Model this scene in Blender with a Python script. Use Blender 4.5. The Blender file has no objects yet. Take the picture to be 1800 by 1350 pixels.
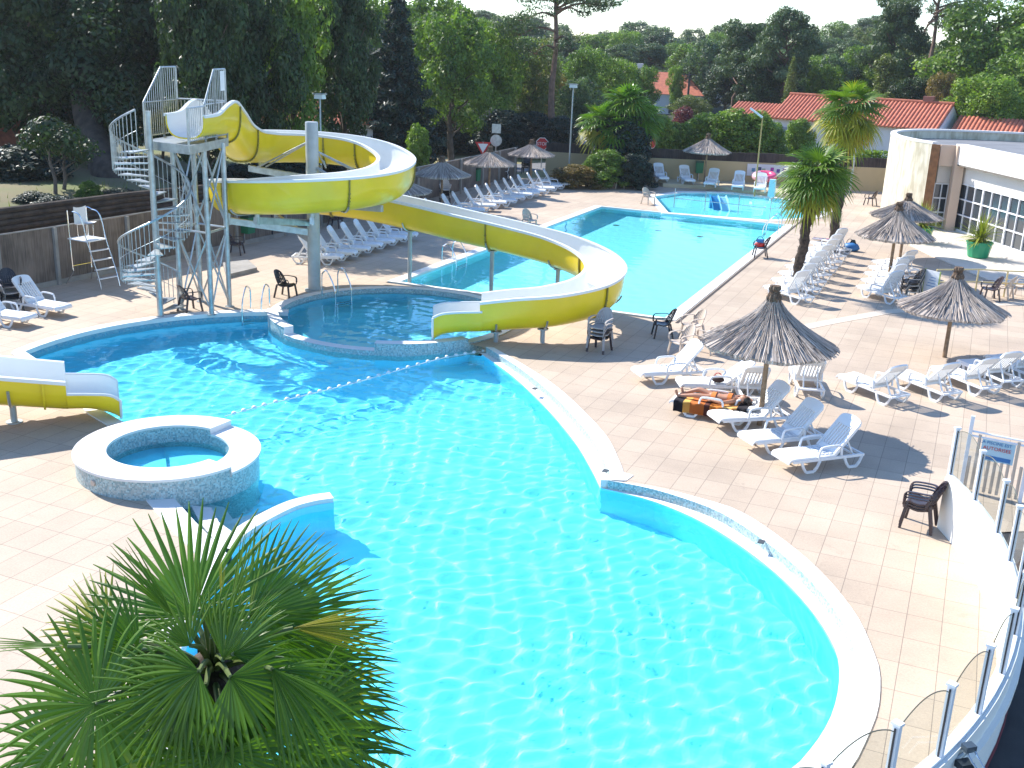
import bpy, bmesh, math, random
from mathutils import Vector, Matrix, noise
from mathutils.geometry import tessellate_polygon
R = math.radians
scene = bpy.context.scene
COL = scene.collection

# ------------------------------------------------------------------ camera
CAM_H = 8.2
FPX = 1899.2            # focal length in pixels of an 1800 px wide frame
PIT, ROL, YAW = R(17.729), R(2.276), R(-22.736)
FW = Vector((math.sin(YAW)*math.cos(PIT), math.cos(YAW)*math.cos(PIT), -math.sin(PIT)))
_r = Vector((math.cos(YAW), -math.sin(YAW), 0.0)); _u = _r.cross(FW)
RT = _r*math.cos(ROL) + _u*math.sin(ROL)
UP = -_r*math.sin(ROL) + _u*math.cos(ROL)
cam_d = bpy.data.cameras.new('camera'); cam = bpy.data.objects.new('camera', cam_d); COL.objects.link(cam)
cam_d.sensor_width = 36.0; cam_d.lens = FPX/1800.0*36.0
cam_d.clip_start = 0.1; cam_d.clip_end = 3000.0
M = Matrix.Identity(4)
for i in range(3):
    M[i][0] = RT[i]; M[i][1] = UP[i]; M[i][2] = -FW[i]
M[2][3] = CAM_H
cam.matrix_world = M
scene.camera = cam

# ------------------------------------------------------------------ sky, sun, exposure
SUN_EL, SUN_AZ_TO = R(40.0), R(-17.0)      # light travels towards this heading
sd = Vector((-math.cos(SUN_AZ_TO)*math.cos(SUN_EL), -math.sin(SUN_AZ_TO)*math.cos(SUN_EL), math.sin(SUN_EL)))
world = bpy.data.worlds.new('World'); scene.world = world; world.use_nodes = True
nt = world.node_tree
bg = nt.nodes['Background']
sky = nt.nodes.new('ShaderNodeTexSky'); sky.sky_type = 'NISHITA'; sky.sun_disc = False
sky.sun_elevation = SUN_EL
sky.sun_rotation = math.atan2(sd.x, sd.y)
sky.altitude = 20; sky.air_density = 1.0; sky.dust_density = 0.05; sky.ozone_density = 6.0
nt.links.new(sky.outputs[0], bg.inputs[0]); bg.inputs[1].default_value = 0.15
sun_d = bpy.data.lights.new('sun', 'SUN'); sun_d.energy = 4.3; sun_d.angle = R(0.53); sun_d.color = (1.0, 0.955, 0.88)
sun = bpy.data.objects.new('sun', sun_d); COL.objects.link(sun)
sun.rotation_euler = sd.to_track_quat('Z', 'Y').to_euler()
scene.view_settings.view_transform = 'Standard'; scene.view_settings.look = 'None'
scene.view_settings.gamma = 1.0; scene.view_settings.exposure = 1.08
scene.cycles.max_bounces = 10; scene.cycles.transparent_max_bounces = 12
scene.cycles.transmission_bounces = 6; scene.cycles.glossy_bounces = 4; scene.cycles.diffuse_bounces = 4
scene.cycles.caustics_refractive = True; scene.cycles.caustics_reflective = True
scene.cycles.sample_clamp_indirect = 6.0

# ------------------------------------------------------------------ helpers
def G(px, py, z=0.0):
    """the point of the horizontal plane z seen at photo pixel (px, py)"""
    d = RT*((px-900.0)/FPX) - UP*((py-675.0)/FPX) + FW
    t = (z-CAM_H)/d.z
    return Vector((d.x*t, d.y*t, z))
def PX(p):
    q = Vector(p) - Vector((0, 0, CAM_H)); c = FW.dot(q)
    return 900+FPX*RT.dot(q)/c, 675-FPX*UP.dot(q)/c
def AT(px, py, dist):
    """the point seen at a photo pixel, dist metres from the camera along its axis"""
    d = RT*((px-900.0)/FPX) - UP*((py-675.0)/FPX) + FW
    return Vector((0, 0, CAM_H)) + d*dist
def V3(x, y=0, z=0): return Vector((x, y, z))
def lerp(a, b, t): return a+(b-a)*t

def tag(o, label=None, cat=None, group=None, kind=None):
    if label: o['label'] = label
    if cat: o['category'] = cat
    if group: o['group'] = group
    if kind: o['kind'] = kind
    return o
def thing(name, label, cat, loc=(0, 0, 0), rz=0.0, group=None):
    o = bpy.data.objects.new(name, None); COL.objects.link(o)
    o.empty_display_size = 0.3
    o.location = loc; o.rotation_euler = (0, 0, rz)
    return tag(o, label, cat, group)
def copy_tree(o, parent=None):
    c = o.copy(); COL.objects.link(c)
    if parent is not None: c.parent = parent
    for ch in KIDS.get(o.name, []):
        copy_tree(ch, c)
    return c
KIDS = {}
def dup(o, loc, rz=0.0, label=None, group=None, scale=None):
    c = copy_tree(o); c.location = loc; c.rotation_euler = (0, 0, rz)
    if label: c['label'] = label
    if group: c['group'] = group
    if scale: c.scale = scale if hasattr(scale, '__len__') else (scale,)*3
    return c

class MB:
    def __init__(s): s.v = []; s.f = []
    def add(s, vs, fs):
        o = len(s.v); s.v.extend([tuple(p) for p in vs]); s.f.extend([tuple(i+o for i in f) for f in fs]); return s
    def box(s, c, d, rz=0.0, M=None, taper=None):
        hx, hy, hz = d[0]/2, d[1]/2, d[2]/2
        tx, ty = taper or (1, 1)
        vs = [Vector((x*(tx if z > 0 else 1), y*(ty if z > 0 else 1), z)) for z in (-hz, hz) for x, y in ((-hx, -hy), (hx, -hy), (hx, hy), (-hx, hy))]
        if M is not None: vs = [M @ p for p in vs]
        elif rz:
            m = Matrix.Rotation(rz, 3, 'Z'); vs = [m @ p for p in vs]
        c = Vector(c); vs = [p+c for p in vs]
        return s.add(vs, [(0, 3, 2, 1), (4, 5, 6, 7), (0, 1, 5, 4), (1, 2, 6, 5), (2, 3, 7, 6), (3, 0, 4, 7)])
    def bar(s, a, b, w, h, up=(0, 0, 1)):
        a = Vector(a); b = Vector(b); d = (b-a); L = d.length; d.normalize()
        u = Vector(up); x = d.cross(u)
        if x.length < 1e-4: x = d.cross(Vector((0, 1, 0)))
        x.normalize(); u = x.cross(d)
        vs = []
        for p in (a, b):
            for sx, su in ((-1, -1), (1, -1), (1, 1), (-1, 1)): vs.append(p + x*(sx*w/2) + u*(su*h/2))
        return s.add(vs, [(0, 1, 2, 3), (7, 6, 5, 4), (0, 4, 5, 1), (1, 5, 6, 2), (2, 6, 7, 3), (3, 7, 4, 0)])
    def tube(s, pts, r, n=8, closed=False, caps=True):
        pts = [Vector(p) for p in pts]; k = len(pts)
        rr = r if hasattr(r, '__len__') else [r]*k
        rings = []; prev = None
        for i, p in enumerate(pts):
            if closed: t = (pts[(i+1) % k]-pts[i-1])
            else: t = pts[min(i+1, k-1)]-pts[max(i-1, 0)]
            t.normalize()
            if prev is None:
                x = t.cross(Vector((0, 0, 1)))
                if x.length < 1e-3: x = t.cross(Vector((1, 0, 0)))
            else: x = prev - t*prev.dot(t)
            x.normalize(); prev = x; y = t.cross(x)
            rings.append([p + x*(math.cos(2*math.pi*j/n)*rr[i]) + y*(math.sin(2*math.pi*j/n)*rr[i]) for j in range(n)])
        vs = [q for rg in rings for q in rg]; fs = []
        for i in range(k if closed else k-1):
            a = i*n; b = ((i+1) % k)*n
            for j in range(n): fs.append((a+j, b+j, b+(j+1) % n, a+(j+1) % n)[::-1])
        if caps and not closed:
            fs.append(tuple(range(n))); fs.append(tuple((k-1)*n+j for j in range(n))[::-1])
        return s.add(vs, [f[::-1] for f in fs])
    def lathe(s, prof, n=24, c=(0, 0, 0), jit=None):
        c = Vector(c); vs = []; fs = []
        for i, (r, z) in enumerate(prof):
            for j in range(n):
                a = 2*math.pi*j/n; rr = r*(jit(i, j) if jit else 1)
                vs.append(c+Vector((rr*math.cos(a), rr*math.sin(a), z)))
        for i in range(len(prof)-1):
            for j in range(n): fs.append((i*n+j, i*n+(j+1) % n, (i+1)*n+(j+1) % n, (i+1)*n+j))
        return s.add(vs, fs)
    def disc(s, c, r, n=24, up=True):
        c = Vector(c)
        vs = [c+Vector((r*math.cos(2*math.pi*j/n), r*math.sin(2*math.pi*j/n), 0)) for j in range(n)]
        return s.add(vs, [tuple(range(n)) if up else tuple(range(n))[::-1]])
    def grid(s, rows, closed=False, flip=False):
        n = len(rows[0]); vs = [p for r in rows for p in r]; fs = []
        for i in range(len(rows)-1):
            for j in range(n if closed else n-1):
                q = (i*n+j, i*n+(j+1) % n, (i+1)*n+(j+1) % n, (i+1)*n+j)
                fs.append(q[::-1] if flip else q)
        return s.add(vs, fs)
    def ball(s, c, r, n=10, m=6):
        if not hasattr(r, '__len__'): r = (r, r, r)
        c = Vector(c); rows = []
        for i in range(m+1):
            t = math.pi*i/m
            rows.append([c+Vector((r[0]*math.sin(t)*math.cos(2*math.pi*j/n), r[1]*math.sin(t)*math.sin(2*math.pi*j/n), -r[2]*math.cos(t))) for j in range(n)])
        return s.grid(rows, closed=True)
    def prism(s, poly, z0, z1):
        """closed solid over a simple polygon (ccw)"""
        n = len(poly); tri = tessellate_polygon([[Vector((p[0], p[1], 0)) for p in poly]])
        vs = [(p[0], p[1], z0) for p in poly]+[(p[0], p[1], z1) for p in poly]
        fs = [(i, (i+1) % n, n+(i+1) % n, n+i) for i in range(n)]
        for t in tri:
            a, b, c = t
            ar = (poly[b][0]-poly[a][0])*(poly[c][1]-poly[a][1])-(poly[b][1]-poly[a][1])*(poly[c][0]-poly[a][0])
            if ar < 0: a, c = c, a
            fs.append((n+a, n+b, n+c)); fs.append((c, b, a))
        return s.add(vs, fs)
    def sheet(s, outer, holes=(), z=0.0):
        loops = [[Vector((p[0], p[1], 0)) for p in outer]]+[[Vector((p[0], p[1], 0)) for p in h] for h in holes]
        flat = [p for l in loops for p in l]
        fs = []
        for a, b, c in tessellate_polygon(loops):
            A, B, C = flat[a], flat[b], flat[c]
            if (B.x-A.x)*(C.y-A.y)-(B.y-A.y)*(C.x-A.x) < 0: a, c = c, a
            fs.append((a, b, c))
        return s.add([(p.x, p.y, z) for p in flat], fs)
    def build(s, name, mat, parent=None, smooth=False, world=False, label=None):
        me = bpy.data.meshes.new(name)
        vs = s.v
        if world and parent is not None:
            L = parent.matrix_basis.inverted() if parent.parent is None else (parent.parent.matrix_basis @ parent.matrix_basis).inverted()
            vs = [tuple(L @ Vector(p)) for p in vs]
        me.from_pydata(vs, [], s.f); me.update()
        if smooth:
            me.polygons.foreach_set('use_smooth', [True]*len(me.polygons))
            if smooth != 'all':
                try: me.set_sharp_from_angle(angle=R(smooth if smooth is not True and smooth > 1 else 40))
                except Exception: pass
        if mat: me.materials.append(mat)
        o = bpy.data.objects.new(name, me); COL.objects.link(o)
        if parent is not None:
            o.parent = parent; KIDS.setdefault(parent.name, []).append(o)
        if label: o['label'] = label
        return o
def struct(name, mb, mat, smooth=False, kind='structure', label=None):
    o = mb.build(name, mat, None, smooth); o['kind'] = kind
    if label: o['label'] = label
    return o
def spline(P, n=8, closed=False):
    """Catmull-Rom through points"""
    P = [Vector(p) for p in P]; k = len(P); out = []
    for i in range(k if closed else k-1):
        if closed: a, b, c, d = P[i-1], P[i], P[(i+1) % k], P[(i+2) % k]
        else: a, b, c, d = P[max(i-1, 0)], P[i], P[i+1], P[min(i+2, k-1)]
        for j in range(n):
            t = j/n
            out.append(0.5*((2*b)+(c-a)*t+(2*a-5*b+4*c-d)*t*t+(3*b-a-3*c+d)*t*t*t))
    if not closed: out.append(P[-1])
    return out
def arc(c, r, a0, a1, n):
    return [(c[0]+r*math.cos(R(lerp(a0, a1, i/n))), c[1]+r*math.sin(R(lerp(a0, a1, i/n)))) for i in range(n+1)]

# ------------------------------------------------------------------ materials
def newmat(name):
    m = bpy.data.materials.new(name); m.use_nodes = True
    n = m.node_tree.nodes; return m, n, m.node_tree.links, n['Principled BSDF']
def rgba(c): return (c[0], c[1], c[2], 1.0)
def mat(name, col, rough=0.6, metal=0.0, var=0.0, scale=4.0, bump=0.0, bscale=40.0, col2=None, spec=0.5, trans=0.0, rand=0.0, coat=0.0):
    m, n, l, b = newmat(name)
    b.inputs['Roughness'].default_value = rough; b.inputs['Metallic'].default_value = metal
    b.inputs['Base Color'].default_value = rgba(col); b.inputs['Specular IOR Level'].default_value = spec
    if coat: b.inputs['Coat Weight'].default_value = coat
    out = None
    if var or col2:
        tc = n.new('ShaderNodeTexCoord'); no = n.new('ShaderNodeTexNoise'); no.inputs['Scale'].default_value = scale
        no.inputs['Detail'].default_value = 5.0
        l.new(tc.outputs['Object'], no.inputs['Vector'])
        mx = n.new('ShaderNodeMix'); mx.data_type = 'RGBA'
        c2 = col2 or tuple(max(0, c*(1-var)) for c in col)
        mx.inputs[6].default_value = rgba(col); mx.inputs[7].default_value = rgba(c2)
        rp = n.new('ShaderNodeMapRange'); rp.inputs[1].default_value = 0.35; rp.inputs[2].default_value = 0.65
        l.new(no.outputs[0], rp.inputs[0]); l.new(rp.outputs[0], mx.inputs[0])
        l.new(mx.outputs[2], b.inputs['Base Color']); out = mx.outputs[2]
    if bump:
        tc = n.new('ShaderNodeTexCoord'); nb = n.new('ShaderNodeTexNoise'); nb.inputs['Scale'].default_value = bscale
        nb.inputs['Detail'].default_value = 4.0
        l.new(tc.outputs['Object'], nb.inputs['Vector'])
        bp = n.new('ShaderNodeBump'); bp.inputs['Strength'].default_value = bump; bp.inputs['Distance'].default_value = 0.02
        l.new(nb.outputs[0], bp.inputs['Height']); l.new(bp.outputs[0], b.inputs['Normal'])
    return m
def deck_mat():
    m, n, l, b = newmat('deck_tiles')
    tc = n.new('ShaderNodeTexCoord')
    mp = n.new('ShaderNodeMapping'); mp.inputs['Rotation'].default_value = (0, 0, R(90)); mp.inputs['Location'].default_value = (0.12, 0.0, 0)
    l.new(tc.outputs['Object'], mp.inputs[0])
    br = n.new('ShaderNodeTexBrick'); br.offset = 0.0; br.squash = 1.0
    br.inputs['Scale'].default_value = 1.0; br.inputs['Brick Width'].default_value = 0.76; br.inputs['Row Height'].default_value = 0.51
    br.inputs['Mortar Size'].default_value = 0.006; br.inputs['Mortar Smooth'].default_value = 0.3; br.inputs['Bias'].default_value = 0.0
    br.inputs['Color1'].default_value = (0.53, 0.418, 0.312, 1); br.inputs['Color2'].default_value = (0.48, 0.375, 0.28, 1)
    br.inputs['Mortar'].default_value = (0.25, 0.195, 0.15, 1)
    l.new(mp.outputs[0], br.inputs['Vector'])
    no = n.new('ShaderNodeTexNoise'); no.inputs['Scale'].default_value = 0.35; no.inputs['Detail'].default_value = 8; no.inputs['Roughness'].default_value = 0.65
    l.new(tc.outputs['Object'], no.inputs['Vector'])
    rp = n.new('ShaderNodeMapRange'); rp.inputs[1].default_value = 0.3; rp.inputs[2].default_value = 0.72; rp.inputs[3].default_value = 0.80; rp.inputs[4].default_value = 1.10
    l.new(no.outputs[0], rp.inputs[0])
    n2 = n.new('ShaderNodeTexNoise'); n2.inputs['Scale'].default_value = 30; n2.inputs['Detail'].default_value = 3
    l.new(tc.outputs['Object'], n2.inputs['Vector'])
    rp2 = n.new('ShaderNodeMapRange'); rp2.inputs[1].default_value = 0.25; rp2.inputs[2].default_value = 0.75; rp2.inputs[3].default_value = 0.88; rp2.inputs[4].default_value = 1.06
    l.new(n2.outputs[0], rp2.inputs[0])
    mu = n.new('ShaderNodeMath'); mu.operation = 'MULTIPLY'; l.new(rp.outputs[0], mu.inputs[0]); l.new(rp2.outputs[0], mu.inputs[1])
    n3 = n.new('ShaderNodeTexNoise'); n3.inputs['Scale'].default_value = 1.7; n3.inputs['Detail'].default_value = 7; n3.inputs['Roughness'].default_value = 0.72; n3.inputs['Distortion'].default_value = 0.6
    l.new(tc.outputs['Object'], n3.inputs['Vector'])
    rp3 = n.new('ShaderNodeMapRange'); rp3.inputs[1].default_value = 0.60; rp3.inputs[2].default_value = 0.74; rp3.inputs[3].default_value = 1.0; rp3.inputs[4].default_value = 0.80
    l.new(n3.outputs[0], rp3.inputs[0]); mu2 = n.new('ShaderNodeMath'); mu2.operation = 'MULTIPLY'; l.new(mu.outputs[0], mu2.inputs[0]); l.new(rp3.outputs[0], mu2.inputs[1]); mu = mu2
    mx = n.new('ShaderNodeVectorMath'); mx.operation = 'SCALE'
    l.new(br.outputs['Color'], mx.inputs[0]); l.new(mu.outputs[0], mx.inputs['Scale'])
    l.new(mx.outputs[0], b.inputs['Base Color'])
    b.inputs['Roughness'].default_value = 0.8
    bp = n.new('ShaderNodeBump'); bp.inputs['Strength'].default_value = 0.35; bp.inputs['Distance'].default_value = 0.01
    inv = n.new('ShaderNodeMath'); inv.operation = 'SUBTRACT'; inv.inputs[0].default_value = 1.0; l.new(br.outputs['Fac'], inv.inputs[1])
    ad = n.new('ShaderNodeMath'); ad.operation = 'MULTIPLY_ADD'; ad.inputs[1].default_value = 0.15
    l.new(n2.outputs[0], ad.inputs[0]); l.new(inv.outputs[0], ad.inputs[2])
    l.new(ad.outputs[0], bp.inputs['Height']); l.new(bp.outputs[0], b.inputs['Normal'])
    return m
def mosaic_mat(name, c1, c2, size=0.05, c3=(0.5, 0.55, 0.55)):
    m, n, l, b = newmat(name)
    tc = n.new('ShaderNodeTexCoord')
    sn = n.new('ShaderNodeVectorMath'); sn.operation = 'SNAP'; sn.inputs[1].default_value = (size,)*3
    l.new(tc.outputs['Object'], sn.inputs[0])
    wn = n.new('ShaderNodeTexWhiteNoise'); l.new(sn.outputs[0], wn.inputs['Vector'])
    cr = n.new('ShaderNodeValToRGB'); cr.color_ramp.elements[0].color = rgba(c1); cr.color_ramp.elements[1].color = rgba(c2)
    e = cr.color_ramp.elements.new(0.55); e.color = rgba(c3)
    l.new(wn.outputs['Value'], cr.inputs[0]); l.new(cr.outputs[0], b.inputs['Base Color'])
    b.inputs['Roughness'].default_value = 0.35
    return m
def pool_mat(name, col, col2):
    m, n, l, b = newmat(name)
    tc = n.new('ShaderNodeTexCoord'); no = n.new('ShaderNodeTexNoise'); no.inputs['Scale'].default_value = 0.5; no.inputs['Detail'].default_value = 3
    l.new(tc.outputs['Object'], no.inputs['Vector'])
    mx = n.new('ShaderNodeMix'); mx.data_type = 'RGBA'; mx.inputs[6].default_value = rgba(col); mx.inputs[7].default_value = rgba(col2)
    l.new(no.outputs[0], mx.inputs[0]); l.new(mx.outputs[2], b.inputs['Base Color']); b.inputs['Roughness'].default_value = 0.6
    return m
def thatch_mat():
    m, n, l, b = newmat('brush_thatch')
    tc = n.new('ShaderNodeTexCoord')
    # straw runs down the slope: angle around the pole against distance along it
    sx = n.new('ShaderNodeSeparateXYZ'); l.new(tc.outputs['Object'], sx.inputs[0])
    at = n.new('ShaderNodeMath'); at.operation = 'ARCTAN2'; l.new(sx.outputs[1], at.inputs[0]); l.new(sx.outputs[0], at.inputs[1])
    cb = n.new('ShaderNodeCombineXYZ'); 
    s1 = n.new('ShaderNodeMath'); s1.operation = 'MULTIPLY'; s1.inputs[1].default_value = 22.0; l.new(at.outputs[0], s1.inputs[0])
    s2 = n.new('ShaderNodeMath'); s2.operation = 'MULTIPLY'; s2.inputs[1].default_value = 2.0; l.new(sx.outputs[2], s2.inputs[0])
    l.new(s1.outputs[0], cb.inputs[0]); l.new(s2.outputs[0], cb.inputs[1])
    no = n.new('ShaderNodeTexNoise'); no.inputs['Scale'].default_value = 1.0; no.inputs['Detail'].default_value = 4; no.inputs['Roughness'].default_value = 0.7
    l.new(cb.outputs[0], no.inputs['Vector'])
    cr = n.new('ShaderNodeValToRGB'); e = cr.color_ramp.elements
    e[0].position = 0.33; e[0].color = (0.10, 0.085, 0.08, 1); e[1].position = 0.66; e[1].color = (0.70, 0.59, 0.50, 1)
    x = e.new(0.5); x.color = (0.37, 0.31, 0.265, 1)
    l.new(no.outputs[0], cr.inputs[0]); l.new(cr.outputs[0], b.inputs['Base Color']); b.inputs['Roughness'].default_value = 0.95
    bp = n.new('ShaderNodeBump'); bp.inputs['Strength'].default_value = 0.9; bp.inputs['Distance'].default_value = 0.03
    l.new(no.outputs[0], bp.inputs['Height']); l.new(bp.outputs[0], b.inputs['Normal'])
    return m
def reed_mat(name, c1, c2, sc=60.0):
    m, n, l, b = newmat(name)
    tc = n.new('ShaderNodeTexCoord'); mp = n.new('ShaderNodeMapping'); mp.inputs['Scale'].default_value = (sc, sc, 1.2)
    l.new(tc.outputs['Object'], mp.inputs[0])
    no = n.new('ShaderNodeTexNoise'); no.inputs['Scale'].default_value = 1.0; no.inputs['Detail'].default_value = 3
    l.new(mp.outputs[0], no.inputs['Vector'])
    n2 = n.new('ShaderNodeTexNoise'); n2.inputs['Scale'].default_value = 1.3; l.new(tc.outputs['Object'], n2.inputs['Vector'])
    ad = n.new('ShaderNodeMath'); ad.operation = 'MULTIPLY_ADD'; ad.inputs[1].default_value = 0.7; l.new(n2.outputs[0], ad.inputs[0]); l.new(no.outputs[0], ad.inputs[2])
    cr = n.new('ShaderNodeValToRGB'); cr.color_ramp.elements[0].position = 0.65; cr.color_ramp.elements[1].position = 1.05
    cr.color_ramp.elements[0].color = rgba(c1); cr.color_ramp.elements[1].color = rgba(c2)
    l.new(ad.outputs[0], cr.inputs[0]); l.new(cr.outputs[0], b.inputs['Base Color']); b.inputs['Roughness'].default_value = 0.95
    bp = n.new('ShaderNodeBump'); bp.inputs['Strength'].default_value = 0.6; bp.inputs['Distance'].default_value = 0.01
    l.new(no.outputs[0], bp.inputs['Height']); l.new(bp.outputs[0], b.inputs['Normal'])
    return m
def leaf_mat(name, c1, c2, c3=None, rough=0.5, tl=0.35, clump=0.5):
    """per-leaf colour (island random) over slow clump colour; light also passes through"""
    m, n, l, b = newmat(name)
    ge = n.new('ShaderNodeNewGeometry'); tc = n.new('ShaderNodeTexCoord')
    no = n.new('ShaderNodeTexNoise'); no.inputs['Scale'].default_value = clump; no.inputs['Detail'].default_value = 3
    l.new(tc.outputs['Object'], no.inputs['Vector'])
    ad = n.new('ShaderNodeMath'); ad.operation = 'MULTIPLY_ADD'; ad.inputs[1].default_value = 0.45
    sb = n.new('ShaderNodeMath'); sb.operation = 'MULTIPLY_ADD'; sb.inputs[1].default_value = 1.6; sb.inputs[2].default_value = -0.5
    l.new(no.outputs[0], sb.inputs[0]); l.new(ge.outputs['Random Per Island'], ad.inputs[0]); l.new(sb.outputs[0], ad.inputs[2])
    cr = n.new('ShaderNodeValToRGB'); e = cr.color_ramp.elements
    e[0].position = 0.1; e[0].color = rgba(c1); e[1].position = 0.8; e[1].color = rgba(c2)
    if c3:
        x = e.new(0.96); x.color = rgba(c3)
    l.new(ad.outputs[0], cr.inputs[0]); l.new(cr.outputs[0], b.inputs['Base Color'])
    b.inputs['Roughness'].default_value = rough; b.inputs['Specular IOR Level'].default_value = 0.35
    tr = n.new('ShaderNodeBsdfTranslucent')
    ts = n.new('ShaderNodeVectorMath'); ts.operation = 'MULTIPLY'; ts.inputs[1].default_value = (1.3, 1.5, 0.5)
    l.new(cr.outputs[0], ts.inputs[0]); l.new(ts.outputs[0], tr.inputs[0])
    ms = n.new('ShaderNodeMixShader'); ms.inputs[0].default_value = tl
    l.new(b.outputs[0], ms.inputs[1]); l.new(tr.outputs[0], ms.inputs[2])
    l.new(ms.outputs[0], n['Material Output'].inputs['Surface'])
    return m
def glass_mat(name, tint, f=0.06):
    m, n, l, b = newmat(name)
    tr = n.new('ShaderNodeBsdfTransparent'); tr.inputs[0].default_value = rgba(tint)
    gl = n.new('ShaderNodeBsdfGlossy'); gl.inputs['Roughness'].default_value = 0.02
    fr = n.new('ShaderNodeLayerWeight'); fr.inputs[0].default_value = 0.12
    mr = n.new('ShaderNodeMapRange'); mr.inputs[3].default_value = 0.05; mr.inputs[4].default_value = 0.35; l.new(fr.outputs['Facing'], mr.inputs[0])
    ms = n.new('ShaderNodeMixShader'); l.new(mr.outputs[0], ms.inputs[0]); l.new(tr.outputs[0], ms.inputs[1]); l.new(gl.outputs[0], ms.inputs[2])
    l.new(ms.outputs[0], n['Material Output'].inputs['Surface'])
    return m
def water_mat(name, tint, bump=0.3, s1=2.2, rippled=True):
    m, n, l, b = newmat(name)
    tc = n.new('ShaderNodeTexCoord')
    gs = n.new('ShaderNodeBsdfGlass'); gs.inputs['IOR'].default_value = 1.33; gs.inputs['Roughness'].default_value = 0.0
    gs.inputs['Color'].default_value = rgba(tint)
    l.new(gs.outputs[0], n['Material Output'].inputs['Surface'])
    return m
WHITE = mat('white_plastic', (0.80, 0.80, 0.79), 0.45, var=0.06, scale=3)
STONE = mat('white_coping_stone', (0.80, 0.775, 0.73), 0.75, var=0.10, scale=1.5, bump=0.15, bscale=25)
STEEL = mat('galvanised_steel', (0.46, 0.50, 0.51), 0.42, 0.75, var=0.25, scale=6)
CHROME = mat('polished_steel', (0.75, 0.75, 0.75), 0.15, 1.0)
POLE = mat('grey_painted_pole', (0.42, 0.46, 0.46), 0.5, 0.2, var=0.2, scale=3)
DECK = deck_mat()
MOSAIC = mosaic_mat('pale_mosaic', (0.16, 0.30, 0.33), (0.42, 0.60, 0.62), 0.03, (0.40, 0.45, 0.43))
BLUEMOS = mosaic_mat('blue_mosaic', (0.05, 0.28, 0.42), (0.16, 0.45, 0.55), 0.035, (0.25, 0.38, 0.42))
POOL = pool_mat('pool_liner_blue', (0.25, 0.82, 0.97), (0.21, 0.78, 0.95))
POOL2 = pool_mat('pool_liner_pale', (0.45, 0.90, 0.95), (0.42, 0.87, 0.93))
POOL3 = pool_mat('pool_liner_deep', (0.30, 0.88, 0.99), (0.27, 0.85, 0.98))
DARK = mat('dark_plastic', (0.02, 0.02, 0.025), 0.35)
BROWN = mat('brown_plastic', (0.045, 0.03, 0.035), 0.3)
CREAM = mat('cream_plastic', (0.55, 0.45, 0.36), 0.5)
WOOD = mat('weathered_wood', (0.33, 0.22, 0.13), 0.8, var=0.4, scale=8, bump=0.3, bscale=30)
THATCH = thatch_mat()
GREEN = mat('green_plastic', (0.01, 0.16, 0.07), 0.4)
# ------------------------------------------------------------------ pools, deck and ground
ZW = -0.20           # main pool water
def px_line(P, z, k=6): return [(p.x, p.y) for p in spline([G(a, b, z) for a, b in P], k)]
def resample(P, n):
    P = [Vector((p[0], p[1])) for p in P]; L = [0]
    for i in range(1, len(P)): L.append(L[-1]+(P[i]-P[i-1]).length)
    out = []; j = 0
    for i in range(n+1):
        t = L[-1]*i/n
        while j < len(P)-2 and L[j+1] < t: j += 1
        f = (t-L[j])/max(1e-9, L[j+1]-L[j]); q = P[j].lerp(P[j+1], max(0, min(1, f))); out.append((q.x, q.y))
    return out
RC = (-15.8, 28.2); RI, RO = 3.5, 3.8          # round pool
JC = (-13.67, 15.48); JO, JI = 1.75, 1.14      # hot tub
in_up = px_line([(842, 622), (900, 663), (960, 720), (1010, 780), (1040, 830), (1055, 861)], ZW)
in_lo = px_line([(1055, 861), (1150, 885), (1250, 930), (1350, 1000), (1420, 1070), (1465, 1140), (1475, 1190), (1465, 1250), (1440, 1300), (1400, 1350)], ZW)
in_lo += [(p.x, p.y) for p in spline([V3(*in_lo[-1]), V3(-1.9, 10.0), V3(-3.3, 8.6), V3(-5.2, 7.8), V3(-7.0, 7.9)], 6)][1:]
out_up = px_line([(868, 612), (930, 648), (990, 690), (1060, 760), (1088, 810), (1100, 846)], 0)
out_lo = px_line([(1085, 848), (1150, 857), (1230, 877), (1310, 905), (1420, 985), (1500, 1075), (1540, 1160), (1547, 1200), (1540, 1260), (1500, 1350)], 0)
out_lo += [(p.x, p.y) for p in spline([V3(*out_lo[-1]), V3(-1.3, 9.6), V3(-2.9, 8.0), V3(-5.1, 7.1), V3(-7.2, 7.3)], 6)][1:]
left_bank = [(-7.0, 7.9), (-8.0, 8.9), (-8.9, 9.9), (-9.6, 11.1), (-10.36, 12.89), (-11.57, 13.6), (-12.63, 14.27)]
tub_side = [(JC[0]-1.2, JC[1]+1.2)]
left_wall = [(-16.09, 16.84), (-17.0, 17.2), (-18.39, 17.98), (-20.2, 18.9), (-21.97, 19.72)]
back_wall = arc((-15.79, 21.08), 6.32, 192, 117, 14)
ring_side = arc(RC, RO, 213, 333, 20)
main_poly = ring_side + in_up[1:] + in_lo[1:] + left_bank[1:] + tub_side + left_wall + back_wall[:-1]
def basin(name, poly, ztop, zbot, wall, floor, wallband=None):
    w = MB(); n = len(poly)
    zt = ztop if hasattr(ztop, '__len__') else [ztop]*n
    rows = [[Vector((p[0], p[1], zbot)) for p in poly], [Vector((p[0], p[1], zt[i])) for i, p in enumerate(poly)]]
    w.grid(rows, closed=True)
    struct(name+'_wall', w, wall)
    f = MB(); f.sheet(poly, z=zbot); struct(name+'_floor', f, floor)
nr, nb = len(ring_side), len(in_up)+len(in_lo)-2
basin('pool_basin', main_poly, [-0.63]*nr+[ZW+0.04]*nb+[-0.02]*(len(main_poly)-nr-nb), -1.35, POOL, POOL)
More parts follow.
